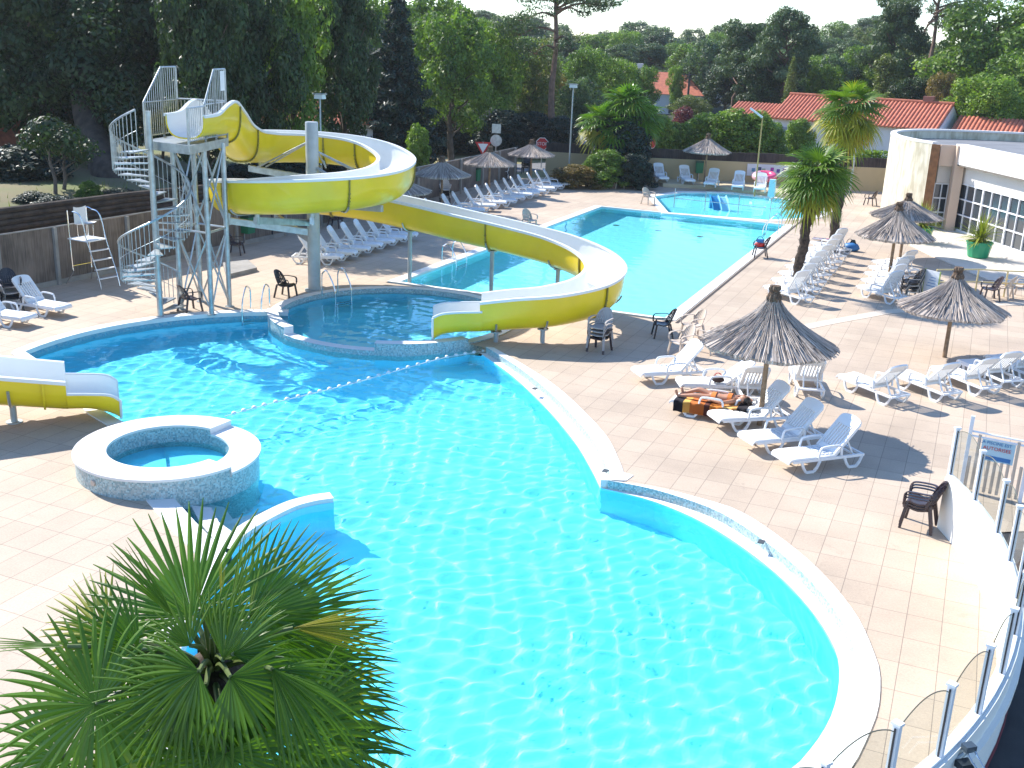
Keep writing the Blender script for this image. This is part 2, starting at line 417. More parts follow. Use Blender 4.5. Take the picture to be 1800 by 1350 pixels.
# raised tile band along the waterline of the back wall and the left wall
def band(name, path, z0, z1, off, m, closed=False):
    """a vertical strip set off metres to the left of the path, thick enough to read as tiles"""
    P = [Vector((p[0], p[1], 0)) for p in path]; b = MB(); A = []; B = []
    for i, p in enumerate(P):
        t = (P[(i+1) % len(P)] - P[i-1]) if closed else (P[min(i+1, len(P)-1)]-P[max(i-1, 0)]); t.normalize(); nn = Vector((-t.y, t.x, 0))
        A.append(p+nn*off); B.append(p)
    b.grid([[a+Vector((0, 0, z0)) for a in A], [a+Vector((0, 0, z1)) for a in A], [a+Vector((0, 0, z1)) for a in B]], closed=closed)
    return struct(name, b, m)
band('waterline_tiles', left_wall+back_wall, -0.5, 0.03, -0.012, BLUEMOS)
# overflow ledge, riser and coping on the right-hand bank
def bank(inp, outp, nm):
    n = 60; A = resample(inp, n); C = resample(outp, n)
    L = MB(); T = MB(); W = MB(); r0 = []; r1 = []; r2 = []; r3 = []
    for i in range(n+1):
        a = Vector((*A[i], 0)); c = Vector((*C[i], 0)); m1 = a.lerp(c, 0.45)
        r0.append(a+V3(0, 0, ZW+0.0121)); r1.append(a+V3(0, 0, ZW+0.04)); r2.append(m1+V3(0, 0, ZW+0.045)); r3.append(m1)
    W.grid([r1, r2]); struct(nm+'_ledge', W, STONE)
    q = [p+V3(0, 0, 0.02) for p in r3]; T.grid([r2, q]); struct('riser_tiles', T, MOSAIC)
    cc = [Vector((*C[i], 0.02)) for i in range(n+1)]; dd = [Vector((*C[i], -0.1)) for i in range(n+1)]
    L.grid([q, cc, dd]); struct(nm+'_coping', L, STONE)
bank(in_up, out_up, 'pool'); bank(in_lo, out_lo, 'pool')
# the little return where the two banks meet
mb = MB(); mb.prism([in_up[-1], out_up[-1], (out_up[-1][0]+0.05, out_up[-1][1]+0.35), out_up[-4], in_up[-3]], -0.3, 0.012); struct('pool_coping', mb, STONE)
# copings of the left side
def strip_path(path, w0, w1, z, th, m, nm, closed=False):
    P = [Vector((p[0], p[1], 0)) for p in path]; a = []; b = []
    for i, p in enumerate(P):
        t = (P[(i+1) % len(P)] - P[i-1]) if closed else (P[min(i+1, len(P)-1)]-P[max(i-1, 0)]); t.normalize(); nn = Vector((-t.y, t.x, 0))
        a.append(p+nn*w0); b.append(p+nn*w1)
    mb = MB(); mb.grid([[q+V3(0, 0, z-th) for q in a], [q+V3(0, 0, z) for q in a], [q+V3(0, 0, z) for q in b], [q+V3(0, 0, z-th) for q in b]], closed=closed)
    return struct(nm, mb, m)
strip_path(left_wall+back_wall, -0.03, 0.30, 0.035, 0.12, STONE, 'pool_coping')
strip_path([(-7.0, 7.9)]+left_bank[1:]+[(-12.75, 14.35)], -0.03, 0.42, 0.03, 0.25, STONE, 'pool_coping')
# thin curved wall that closes the entry steps
wl = [(p.x, p.y) for p in spline([G(392, 965), G(430, 930), G(500, 892), G(545, 878), G(583, 872)], 5)]
strip_path(wl, -0.14, 0.14, 0.02, 1.3, STONE, 'step_wall_top')
mb = MB()
for s in (-0.15, 0.15):
    P = [Vector((*p, 0)) for p in wl]; a = []
    for i, p in enumerate(P):
        t = (P[min(i+1, len(P)-1)]-P[max(i-1, 0)]); t.normalize(); a.append(p+Vector((-t.y, t.x, 0))*s)
    mb.grid([[q+V3(0, 0, -1.35) for q in a], [q+V3(0, 0, -0.06) for q in a]])
struct('step_wall', mb, POOL)
mb = MB()
for P, z in (([(328, 884), (394, 894), (409, 915), (470, 899), (505, 889), (440, 940), (393, 975), (352, 925)], -0.255), ([(336, 895), (352, 925), (390, 972), (420, 950), (385, 925), (372, 899)], -0.17)):
    q = [G(a, b, -0.25) for a, b in P]; q = [(p.x, p.y) for p in q]
    ar = sum(q[i][0]*q[(i+1) % len(q)][1]-q[(i+1) % len(q)][0]*q[i][1] for i in range(len(q)))
    mb.prism(q if ar > 0 else q[::-1], z-0.15, z)
struct('entry_steps', mb, STONE)

# rectangular pool
rect = [(-17.95, 32.35), (-8.42, 32.35), (-8.42, 53.95), (-17.95, 53.95)]
basin('lap_pool_basin', rect, 0.0, -1.5, POOL2, POOL2)
strip_path(rect, 0.012, -0.42, 0.018, 0.1, STONE, 'lap_pool_coping', closed=True)
strip_path([(-7.93, 31.9), (-7.93, 56.0)], -0.05, 0.05, 0.006, 0.004, mat('dark_slot', (0.05, 0.04, 0.035), 0.9), 'drain_channel')
# round pool basin
ring_in = arc(RC, RI, 0, 360, 60)[:-1]
basin('round_pool_basin', ring_in, -0.08, -1.1, POOL3, POOL3)
def ring_top(a):   # degrees -180..180
    a = (a+180) % 360-180
    return -0.06 if -116 < a < -69 else (0.15 if -152 < a < -28 else 0.035)
wl_, tp_ = MB(), MB(); edges = sorted(set(list(range(-180, 180, 6))+[-116, -69, -152, -28]))
for i, a in enumerate(edges):
    b = edges[(i+1) % len(edges)]; b = b if b > a else b+360
    z = ring_top((a+b)/2)
    def pt(r, ang, zz): return Vector((RC[0]+r*math.cos(R(ang)), RC[1]+r*math.sin(R(ang)), zz))
    wl_.add([pt(RI-0.006, a, -0.30), pt(RI-0.006, b, -0.30), pt(RI, b, z), pt(RI, a, z)], [(1, 0, 3, 2)])
    wl_.add([pt(RO, a, -0.62), pt(RO, b, -0.62), pt(RO, b, z), pt(RO, a, z)], [(0, 1, 2, 3)])
    tp_.add([pt(RI-0.01, a, z+0.004), pt(RI-0.01, b, z+0.004), pt(RO+0.02, b, z+0.004), pt(RO+0.02, a, z+0.004)], [(0, 3, 2, 1)])
    if a in (-116, -69, -152, -28):
        for M2 in (tp_,): M2.add([pt(RI, a, -0.06), pt(RO, a, -0.06), pt(RO, a, 0.15), pt(RI, a, 0.15)], [(0, 1, 2, 3)])
struct('round_pool_wall', wl_, MOSAIC); struct('round_pool_coping', tp_, STONE)
# children's pool
kid = [(G(a, b).x, G(a, b).y) for a, b in [(1150, 345), (1175, 374), (1350, 387), (1425, 382), (1452, 372), (1400, 353), (1290, 339), (1200, 338)]]
basin('paddling_pool_basin', kid, 0.0, -0.4, POOL2, POOL2)
strip_path(kid, 0.01, -0.45, 0.014, 0.08, STONE, 'paddling_pool_coping', closed=True)

# hot tub
tub = thing('hot_tub', 'round raised whirlpool tub of pale mosaic with a wide white rim', 'hot tub', (*JC, 0))
tw, tt = MB(), MB(); N = 72
for i in range(N):
    a, b = 360*i/N, 360*(i+1)/N
    z = 0.30 if a < 82 or a >= 350 else 0.42
    def pt(r, ang, zz): return Vector((JC[0]+r*math.cos(R(ang)), JC[1]+r*math.sin(R(ang)), zz))
    tw.add([pt(JO-0.04, a, -1.34), pt(JO-0.04, b, -1.34), pt(JO-0.04, b, z-0.03), pt(JO-0.04, a, z-0.03)], [(0, 1, 2, 3)])
    tw.add([pt(JI+0.02, a, -0.5), pt(JI+0.02, b, -0.5), pt(JI+0.02, b, z-0.03), pt(JI+0.02, a, z-0.03)], [(1, 0, 3, 2)])
    tt.add([pt(JI, a, z-0.05), pt(JI, b, z-0.05), pt(JI, b, z), pt(JI, a, z), pt(JO, a, z), pt(JO, b, z), pt(JO, a, z-0.05), pt(JO, b, z-0.05)], [(1, 0, 3, 2), (2, 3, 4, 5), (5, 4, 6, 7)])
for a in (350, 82.5 if False else 85):
    tt.add([pt(JI, a, 0.2), pt(JO, a, 0.2), pt(JO, a, 0.42), pt(JI, a, 0.42)], [(0, 1, 2, 3)])
tw.build('wall', MOSAIC, tub, world=True); tt.build('rim', STONE, tub, world=True)
mb = MB(); mb.disc((*JC, -0.22), JI+0.02, 48); mb.build('tub_floor', POOL, tub, world=True)
mb = MB(); mb.lathe([(0, 0.012), (0.055, 0.012), (0.06, 0.0), (0.06, -0.02)], 14)
o = mb.build('jet_nozzle', CREAM, tub); o.location = (1.73*math.cos(R(-100)), 1.73*math.sin(R(-100)), 0.2); o.rotation_euler = (R(90), 0, R(-10))

# deck sheet with the pools cut out
def hole_of(poly, off):
    P = [Vector((p[0], p[1], 0)) for p in poly]; n = len(P); o = []
    for i, p in enumerate(P):
        t = P[(i+1) % n]-P[i-1]; t.normalize(); o.append((p.x-t.y*off, p.y+t.x*off))
    return o
main_hole = arc(RC, RO-0.02, 213, -28, 48)+out_up[1:]+out_lo[1:]+[(p[0]+0.02, p[1]) for p in left_bank[1:]]+arc(JC, 1.45, -52, -205, 20)+left_wall+back_wall[:-1]
FENCE = [(-27.6, 6.0), (-27.45, 18.0), (-27.27, 23.88), (-27.03, 25.94), (-26.75, 30.0), (-26.2, 38.0), (-25.9, 45.0), (-25.9, 52.0), (-26.2, 62.0)]
FARW = [(-26.2, 62.0), (-24.5, 64.3), (-21.7, 66.4), (-17.3, 68.6), (-13.9, 69.6), (-7.3, 71.6), (0.0, 73.5)]
deck_outer = FENCE + FARW[1:] + [(9.0, 60.0), (9.0, 25.0), (0.62, 19.6)] + [(-9.54+10.85*math.cos(R(a)), 15.12+10.85*math.sin(R(a))) for a in range(24, -100, -6)] + [(-12.0, 4.3)]
da = sum(deck_outer[i][0]*deck_outer[(i+1) % len(deck_outer)][1]-deck_outer[(i+1) % len(deck_outer)][0]*deck_outer[i][1] for i in range(len(deck_outer)))
rect_h = [(-18.3, 32.0), (-8.1, 32.0), (-8.1, 54.3), (-18.3, 54.3)]
mb = MB(); mb.sheet(deck_outer, [main_hole, rect_h, kid], 0.0)
struct('deck', mb, DECK)

# ------------------------------------------------------------------ water
def inside(x, y, poly):
    c = False; n = len(poly); j = n-1
    for i in range(n):
        if (poly[i][1] > y) != (poly[j][1] > y) and x < (poly[j][0]-poly[i][0])*(y-poly[i][1])/(poly[j][1]-poly[i][1])+poly[i][0]: c = not c
        j = i
    return c
def dist_edge(x, y, poly):
    d = 1e9; n = len(poly)
    for i in range(n):
        ax, ay = poly[i-1]; bx, by = poly[i]; dx, dy = bx-ax, by-ay
        t = max(0, min(1, ((x-ax)*dx+(y-ay)*dy)/(dx*dx+dy*dy+1e-12)))
        d = min(d, math.hypot(x-ax-dx*t, y-ay-dy*t))
    return d
def ripple(x, y, amp, sets):
    h = 0
    for k, (L, a, ang) in enumerate(sets):
        dx, dy = math.cos(ang), math.sin(ang)
        w = noise.noise(Vector((x*0.35+k*7.3, y*0.35, k*3.1)))*2.2
        h += a*math.sin(2*math.pi*(x*dx+y*dy)/L+w*2.6+k)
    h += 0.9*noise.noise(Vector((x*3.0, y*3.0, 3.0)))+0.4*noise.noise(Vector((x*6.4, y*6.4, 9.0)))
    return h*amp
def water(name, poly, z, cell, amp, sets, m, skip=None, margin=0.12, calm=None):
    x0, x1 = min(p[0] for p in poly), max(p[0] for p in poly); y0, y1 = min(p[1] for p in poly), max(p[1] for p in poly)
    nx, ny = int((x1-x0+0.4)/cell)+1, int((y1-y0+0.4)/cell)+1
    idx = {}; vs = []; fs = []
    def vert(i, j):
        if (i, j) not in idx:
            x, y = x0-0.2+i*cell, y0-0.2+j*cell
            k = calm(x, y) if calm else 1.0
            idx[(i, j)] = len(vs); vs.append((x, y, z+ripple(x, y, amp*k, sets)))
        return idx[(i, j)]
    for i in range(nx):
        for j in range(ny):
            cx, cy = x0-0.2+(i+0.5)*cell, y0-0.2+(j+0.5)*cell
            if skip and skip(cx, cy): continue
            if not inside(cx, cy, poly) and dist_edge(cx, cy, poly) > margin: continue
            fs.append((vert(i, j), vert(i+1, j), vert(i+1, j+1), vert(i, j+1)))
    mb = MB(); mb.v = vs; mb.f = fs
    o = struct(name, mb, m, smooth='all')
    o.cycles.is_caustics_caster = True
    return o
WATER = water_mat('pool_water', (0.76, 0.98, 1.0))
SETS = [(0.95, 0.8, 0.9), (0.60, 0.5, 1.7), (0.42, 0.38, 0.35), (0.30, 0.2, 2.5)]
water('pool_water', main_poly, ZW, 0.06, 0.0078, SETS, WATER,
      skip=lambda x, y: math.hypot(x-JC[0], y-JC[1]) < JI+0.1 or math.hypot(x-RC[0], y-RC[1]) < RI+0.1)
def bubbly(x, y):
    k = 1.0
    for q, rr, g in ((G(668, 566, -0.1), 0.5, 3.5), (G(740, 578, -0.1), 0.55, 4.5), (G(800, 560, -0.1), 0.6, 3.0)): k += g*math.exp(-((x-q.x)**2+(y-q.y)**2)/rr**2)
    return k
water('round_pool_water', ring_in, -0.11, 0.07, 0.0045, SETS, WATER, calm=bubbly)
water('lap_pool_water', rect, -0.05, 0.15, 0.0022, SETS, WATER)
water('paddling_pool_water', kid, -0.05, 0.2, 0.002, SETS, WATER)
mb = MB(); water('hot_tub_water', arc(JC, JI, 0, 360, 40)[:-1], 0.05, 0.06, 0.0025, SETS, WATER, margin=0.02)
sun_d.cycles.is_caustics_light = True
for o in bpy.data.objects:
    if o.name.endswith('_floor') or 'basin_wall' in o.name: o.cycles.is_caustics_receiver = True
# ------------------------------------------------------------------ water slide
def slide_mats():
    y = mat('yellow_gelcoat', (0.84, 0.62, 0.010), 0.35, var=0.10, scale=1.2, coat=0.3)
    w = mat('white_gelcoat', (0.74, 0.75, 0.72), 0.4, var=0.05, scale=1.0)
    return y, w
YEL, WGEL = slide_mats()
YELD = mat('dull_yellow_flange', (0.30, 0.25, 0.03), 0.5, var=0.5, scale=9)
_h = Vector((math.cos(YAW), -math.sin(YAW), 0)); _f = Vector((math.sin(YAW), math.cos(YAW), 0))
MAST = Vector((-19.64, 29.65, 0))
def polar(c, a, r, z): return c+_h*(r*math.cos(R(a)))+_f*(r*math.sin(R(a)))+V3(0, 0, z)
LR = 2.66
# centre line; z is the height of the rims; third value = wall height
path = [(V3(-20.55, 24.75, 5.82), 0.62), (V3(-20.75, 25.6, 5.84), 0.62), (V3(-20.95, 26.3, 6.05), 0.90), (V3(-21.2, 27.0, 6.10), 1.06), (V3(-21.5, 27.8, 5.73), 1.10), (V3(-21.82, 28.65, 5.29), 1.05), (V3(-22.1, 29.65, 5.02), 1.0),
        (polar(MAST, 135, LR, 4.92), 0.98), (polar(MAST, 110, LR, 4.88), 0.96), (polar(MAST, 90, LR, 4.84), 0.95), (polar(MAST, 67, LR, 4.76), 0.95), (polar(MAST, 45, LR, 4.62), 0.95), (polar(MAST, 20, LR, 4.44), 0.95), (polar(MAST, 0, LR, 4.30), 0.95), (polar(MAST, -25, LR, 4.19), 0.98), (polar(MAST, -50, LR, 4.12), 1.0), (polar(MAST, -75, LR, 4.06), 1.02), (polar(MAST, -100, LR, 3.97), 1.02), (polar(MAST, -125, LR, 3.85), 1.0), (polar(MAST, -150, LR, 3.70), 0.98), (polar(MAST, -175, LR, 3.54), 0.95), (polar(MAST, -200, LR, 3.40), 0.93), (polar(MAST, -225, LR, 3.26), 0.92), (polar(MAST, -248, LR, 3.14), 0.92),
        (V3(-19.6, 32.35, 3.0), 0.92), (V3(-17.6, 32.45, 2.82), 0.92), (V3(-15.6, 32.35, 2.62), 0.92), (V3(-13.7, 32.3, 2.42), 0.92), (V3(-12.0, 32.1, 2.22), 0.92), (V3(-10.6, 31.35, 2.02), 0.92), (V3(-9.75, 30.1, 1.84), 0.94), (V3(-9.75, 28.8, 1.66), 0.96), (V3(-10.5, 27.75, 1.50), 0.96), (V3(-11.5, 27.2, 1.38), 0.94), (V3(-12.3, 26.85, 1.25), 0.90)]
def flume_frames(path, n=5):
    P = spline([p for p, d in path], n); D = [v.x for v in spline([V3(d, 0, 0) for p, d in path], n)]
    out = []
    for i, p in enumerate(P):
        t = P[min(i+1, len(P)-1)]-P[max(i-1, 0)]; t.z = 0; t.normalize()
        out.append((p, t, Vector((-t.y, t.x, 0)), D[i]))
    return out
def prof(half, depth, k=16, rr=0.5):
    """open U section: (sideways, down from the rim)"""
    out = []
    rb = min(half, depth*0.75)
    for i in range(k+1):
        a = math.pi*i/k
        x = -half*math.copysign(abs(math.cos(a))**0.72, math.cos(a)); z = -depth*(math.sin(a)**0.62)
        out.append((x, z))
    return out
def flume(root, path, half=0.55, n=5, name=('trough', 'lining', 'rim'), joints=4):
    fr = flume_frames(path, n); O, I, E = MB(), MB(), MB(); ro = []; ri = []; re = []
    for p, t, s, d in fr:
        po = prof(half+0.03, d+0.03); pi = prof(half-0.005, d-0.01)
        ro.append([p+s*x+V3(0, 0, z) for x, z in po]); ri.append([p+s*x+V3(0, 0, z) for x, z in pi])
        for sg, lst in ((1, 0), (-1, 1)):
            pass
        re.append([[p+s*(sg*(half-0.03))+V3(0, 0, -0.015), p+s*(sg*(half-0.03))+V3(0, 0, 0.025), p+s*(sg*(half+0.085))+V3(0, 0, 0.025), p+s*(sg*(half+0.085))+V3(0, 0, -0.05), p+s*(sg*(half+0.036))+V3(0, 0, -0.055)] for sg in (1, -1)])
    O.grid(ro, flip=True); I.grid(ri)
    for q in (0, 1):
        E.grid([r[q] for r in re], flip=(q == 0))
        for end in (0, -1): E.add(re[end][q], [(0, 1, 2, 3, 4)])
    # close both ends between the shells
    for end in (0, -1):
        a, b = ro[end], ri[end]; k = len(a)
        O.add(list(a)+list(b), [(i, i+1, k+i+1, k+i) for i in range(k-1)])
    O.build(name[0], YEL, root, smooth=60, world=True); I.build(name[1], WGEL, root, smooth=60, world=True); E.build(name[2], WGEL, root, smooth=30, world=True)
    # bolted joint flanges
    return fr
slide = thing('water_slide', 'long yellow water slide looping round the grey mast, then over the lap pool', 'water slide', (-19.64, 29.65, 0))
fr = flume(slide, path)
TROUGH = KIDS[slide.name][0]
NF = len(fr)
for idx in (17, 27, 45, 52, 64, 77, 92, 104, 118, 133, 146, 155):
    if idx < NF:
        p, t, s, d = fr[idx]; J = MB(); B = MB()
        a = [p+s*x+V3(0, 0, z) for x, z in prof(0.585, d+0.035, 24)]; b = [p+s*x+V3(0, 0, z) for x, z in prof(0.63, d+0.08, 24)]
        w = t*0.02
        J.grid([[q-w for q in a], [q-w for q in b], [q+w for q in b], [q+w for q in a]])
        for k in range(2, 23):
            q = (a[k]*0.35+b[k]*0.65); J.bar(q-t*0.04, q+t*0.04, 0.032, 0.032)
        J.build('joint_flange', YELD, TROUGH, world=True)
# flared exit lip that dips into the round pool
ex = [(V3(-12.25, 26.87, 0.98), 0.62), (V3(-12.8, 26.62, 0.95), 0.62), (V3(-13.25, 26.42, 0.90), 0.66), (V3(-13.5, 26.3, 0.80), 0.72)]
e_fr = flume_frames(ex, 4); O, I, E = MB(), MB(), MB(); ro, ri = [], []
for i, (p, t, s, d) in enumerate(e_fr):
    hw = 0.55+0.12*(i/len(e_fr))**2
    ro.append([p+s*x+V3(0, 0, z) for x, z in prof(hw+0.03, d+0.03)]); ri.append([p+s*x+V3(0, 0, z+0.002) for x, z in prof(hw-0.01, d-0.02)])
O.grid(ro, flip=True); I.grid(ri)
a, b = ro[-1], ri[-1]; k = len(a); I.add(list(a)+list(b), [(i, i+1, k+i+1, k+i) for i in range(k-1)])
for q in (0, -1): E.tube([r[q]+V3(0, 0, 0.01) for r in ro], 0.035, 8)
E.tube([p for p in ro[-1]], 0.03, 8)
O.build('exit_lip', YEL, slide, smooth=60, world=True); I.build('exit_lining', WGEL, slide, smooth=60, world=True); E.build('exit_rim', WGEL, slide, smooth=60, world=True)
# mast
m = MB(); m.lathe([(0, 5.45), (0.19, 5.45), (0.205, 5.42), (0.205, 0.06), (0.32, 0.06), (0.32, 0), (0, 0)], 28); m.build('mast', POLE, slide, smooth=40)
def arm(a, r0, r1, z0, z1, brace=True, under=0.0):
    A = MB(); p0 = polar(MAST, a, r0, z0); p1 = polar(MAST, a, r1, z1); A.bar(p0, p1, 0.14, 0.20); A.build('support_arm', STEEL, slide, world=True)
    if brace:
        for da in (-6, 6):
            B = MB(); B.tube([polar(MAST, a+da*2.2, 0.16, z0+1.15), polar(MAST, a+da, r1-0.5, z1+0.08)], 0.03, 8); B.build('tie_rod', STEEL, slide, world=True)
for a, z in ((150, 3.78), (95, 3.72), (38, 3.5), (-28, 3.02)):
    arm(a, 0.15, LR+0.05, z-0.12, z-0.02)
for a, z in ((-80, 2.82), (-118, 2.72), (-165, 2.4), (-232, 2.1)):
    arm(a, 0.15, LR+0.1, z-0.45, z-0.05, brace=False)
    B = MB(); B.tube([polar(MAST, a, LR, z-0.2), polar(MAST, a, LR, z+0.2)], 0.08, 10); B.build('saddle', STEEL, slide, world=True)
# posts of the lower loop, each with a clamp and a side strap
for (x, y, zt, zb) in ((-14.35, 31.6, 1.62, -1.45), (-12.0, 32.55, 1.28, -1.45), (-9.55, 30.0, 0.88, 0), (-10.7, 27.6, 0.55, 0), (-11.95, 27.0, 0.46, 0), (-17.6, 32.2, 1.85, 0)):
    i = min(range(NF//2, NF), key=lambda k: (fr[k][0].x-x)**2+(fr[k][0].y-y)**2); p, t, s, d = fr[i]
    x, y = p.x, p.y; zb = -1.45 if (-17.9 < x < -8.5 and y > 32.4) else 0; zt = p.z-d-0.10
    A = MB(); A.tube([(x, y, zb), (x, y, zt)], 0.07, 12); A.lathe([(0.16, zt+0.02), (0.16, zt-0.02), (0.0, zt-0.02)], 12, (x, y, 0))
    A.build('support_post', POLE, slide, smooth=40, world=True)
    B = MB(); B.tube([p+s*xx+V3(0, 0, z) for xx, z in prof(0.62, d+0.06, 16)][3:-3], 0.028, 6); B.build('clamp_strap', STEEL, slide, smooth=True, world=True)
for a in (-58, -128, 88, 48): 
    i = min(range(25, 110), key=lambda k: (fr[k][0]-polar(MAST, a, LR, fr[k][0].z)).length+(0 if (30 < k < 95) else 5)); p, t, s, d = fr[i]
    B = MB(); B.tube([p+s*xx+V3(0, 0, z) for xx, z in prof(0.65, d+0.07, 16)][4:-4], 0.03, 6); B.build('clamp_strap', STEEL, slide, smooth=True, world=True)

# second slide, its end visible at the left edge
s2 = thing('water_slide', 'short end of a second yellow slide dropping into the pool at the left edge', 'water slide', (-18.5, 16.9, 0))
p2 = [(V3(-24.5, 11.8, 2.1), 0.62), (V3(-22.4, 13.3, 1.75), 0.60), (V3(-20.7, 14.7, 1.38), 0.58), (V3(-19.3, 15.9, 1.05), 0.56), (V3(-18.3, 16.9, 0.80), 0.54)]
p2 = [(p+V3(0.95, -0.30, 0.22), d+0.17) for p, d in p2]
f2 = flume(s2, p2, half=0.72)
for zz, i in ((0, 18),):
    p, t, s, d = f2[i]; J = MB(); a = [p+s*x+V3(0, 0, z) for x, z in prof(0.755, d+0.035, 24)]; b = [p+s*x+V3(0, 0, z) for x, z in prof(0.79, d+0.07, 24)]; w = t*0.02
    J.grid([[q-w for q in a], [q-w for q in b], [q+w for q in b], [q+w for q in a]]); J.build('joint_flange', YEL, s2, world=True)
p, t, s, d = f2[16]
A = MB(); A.tube([(p.x, p.y, 0), (p.x, p.y, p.z-d-0.04)], 0.07, 12); A.lathe([(0.17, 0.0), (0.17, 0.02), (0.07, 0.02)], 12, (p.x, p.y, 0)); A.build('support_post', POLE, s2, smooth=40, world=True)
B = MB(); B.tube([p+s*xx+V3(0, 0, z) for xx, z in prof(0.78, d+0.05, 16)][1:-1], 0.03, 6); B.build('clamp_strap', STEEL, s2, smooth=True, world=True)
e2 = [(f2[-1][0]+V3(0, 0, -0.26), 0.42), (f2[-1][0]+f2[-1][1]*0.45+V3(0, 0, -0.30), 0.42), (f2[-1][0]+f2[-1][1]*0.85+V3(0, 0, -0.36), 0.50), (f2[-1][0]+f2[-1][1]*1.05+V3(0, 0, -0.50), 0.50)]
ef = flume_frames(e2, 4); O, I, E = MB(), MB(), MB(); ro, ri = [], []
for p, t, s, d in ef:
    ro.append([p+s*x+V3(0, 0, z) for x, z in prof(0.74, d+0.03)]); ri.append([p+s*x+V3(0, 0, z) for x, z in prof(0.70, d-0.01)])
O.grid(ro, flip=True); I.grid(ri); E.tube(ro[-1], 0.03, 6)
for q in (0, -1): E.tube([r[q] for r in ro], 0.03, 6)
O.build('exit_lip', YEL, s2, smooth=60, world=True); I.build('exit_lining', WGEL, s2, smooth=60, world=True); E.build('exit_rim', WGEL, s2, smooth=True, world=True)

# ------------------------------------------------------------------ start tower
tower = thing('slide_tower', 'grey steel start tower with crossed braces and tall barred railings', 'tower', (-21.0, 25.8, 0))
PZ = 5.05
# platform corners: near, right, far, left
cn, cr, cf, cl = V3(-20.05, 24.25, PZ), V3(-20.75, 26.85, PZ), V3(-22.25, 26.5, PZ), V3(-21.85, 24.6, PZ)
mb = MB(); mb.prism([(p.x, p.y) for p in (cn, cr, cf, cl)], PZ-0.05, PZ); mb.build('platform_floor', STEEL, tower, world=True)
mb = MB(); Cs = [cn, cr, cf, cl]
for i in range(4): mb.bar(Cs[i]+V3(0, 0, -0.11), Cs[(i+1) % 4]+V3(0, 0, -0.11), 0.05, 0.24)
mb.build('platform_frame', STEEL, tower, world=True)
legs = [(-20.43, 25.35), (-20.62, 26.45), (-21.75, 26.5), (-21.6, 25.4)]
for x, y in legs:
    mb = MB(); mb.tube([(x, y, 0), (x, y, PZ-0.1)], 0.075, 12); mb.lathe([(0.14, 0), (0.14, 0.02), (0.07, 0.02)], 12, (x, y, 0)); mb.build('leg', STEEL, tower, smooth=40, world=True)
for i in range(4):
    a, b = legs[i], legs[(i+1) % 4]
    for z0, z1 in ((0.1, 2.35), (2.55, 4.85)):
        for p, q in ((a, b), (b, a)):
            mb = MB(); mb.tube([(p[0], p[1], z0), (q[0], q[1], z1)], 0.028, 6); mb.build('brace', STEEL, tower, smooth=True, world=True)
    mb = MB(); mb.tube([(a[0], a[1], 2.45), (b[0], b[1], 2.45)], 0.035, 6); mb.build('brace', STEEL, tower, smooth=True, world=True)
def railing(root, a, b, zt0, zt1, name='railing', mid=None, n=None, zb=PZ, r=0.011, post=0.03):
    """one panel: posts at both ends, top rail, bottom rail and bars"""
    a, b = Vector(a), Vector(b); L = (b-a).length; n = n or max(2, int(L/0.115)); m = MB()
    ta, tb = V3(a.x, a.y, zt0), V3(b.x, b.y, zt1)
    m.tube([ta, tb], 0.024, 8)
    m.tube([V3(a.x, a.y, zb+0.12), V3(b.x, b.y, zb+0.12)], 0.014, 6)
    if mid: m.tube([V3(a.x, a.y, mid), V3(b.x, b.y, mid)], 0.016, 6)
    for i in range(1, n):
        q = a.lerp(b, i/n); zt = lerp(zt0, zt1, i/n); m.tube([V3(q.x, q.y, zb+0.1), V3(q.x, q.y, zt)], r, 5, caps=False)
    for p, z in ((a, zt0), (b, zt1)): m.tube([V3(p.x, p.y, zb-0.15), V3(p.x, p.y, z)], post, 8)
    return m.build(name, STEEL, root, smooth=40, world=True)
H1, H2 = PZ+1.05, PZ+1.98
qm = cl.lerp(cf, 0.55)
railing(tower, cl, qm, H1, H2, mid=H1); railing(tower, qm, cf, H2, H2, mid=H1)
qn = cn.lerp(cr, 0.42)
railing(tower, cn, qn, H1-0.05, H1-0.05); railing(tower, qn, cn.lerp(cr, 0.70), H1, H2, mid=H1); railing(tower, cn.lerp(cr, 0.70), cr, H2, H2, mid=H1)
railing(tower, cf, cr, H1+0.02, H1+0.02)
mb = MB(); q = cn.lerp(cr, 0.9); mb.bar(V3(q.x+0.03, q.y, H2-0.05), V3(q.x+0.03, q.y, H2-0.6), 0.02, 0.28, up=(cr-cn).normalized()); mb.build('rules_board', WHITE, KIDS[tower.name][-2], world=True)

# ------------------------------------------------------------------ spiral stair
SC = Vector((-21.46, 24.32, 0))
stair = thing('spiral_staircase', 'galvanised spiral staircase winding up its column to the slide tower', 'staircase', SC)
mb = MB(); mb.tube([(0, 0, 0), (0, 0, 5.9)], 0.085, 14); mb.lathe([(0.15, 0), (0.15, 0.02), (0.08, 0.02)], 14); mb.build('column', STEEL, stair, smooth=40)
NT = 26; RS = 1.0
base_a = math.degrees(math.atan2(_f.y, _f.x))     # heading away from the camera
A_TOP = 293.0
STEP = 21.5
def ang(k): return A_TOP - (NT-k)*STEP
for k in range(NT):
    z = PZ*(k+1)/(NT+1); a = R(ang(k)); w = R(STEP*0.56)
    vs = []
    for zz in (z-0.035, z):
        vs += [V3(0.07*math.cos(a-w*2), 0.07*math.sin(a-w*2), zz), V3(RS*math.cos(a-w), RS*math.sin(a-w), zz), V3(RS*math.cos(a+w), RS*math.sin(a+w), zz), V3(0.07*math.cos(a+w*2), 0.07*math.sin(a+w*2), zz)]
    mb = MB(); mb.add(vs, [(3, 2, 1, 0), (4, 5, 6, 7), (0, 1, 5, 4), (1, 2, 6, 5), (2, 3, 7, 6), (3, 0, 4, 7)]); mb.build('tread', STEEL, stair)
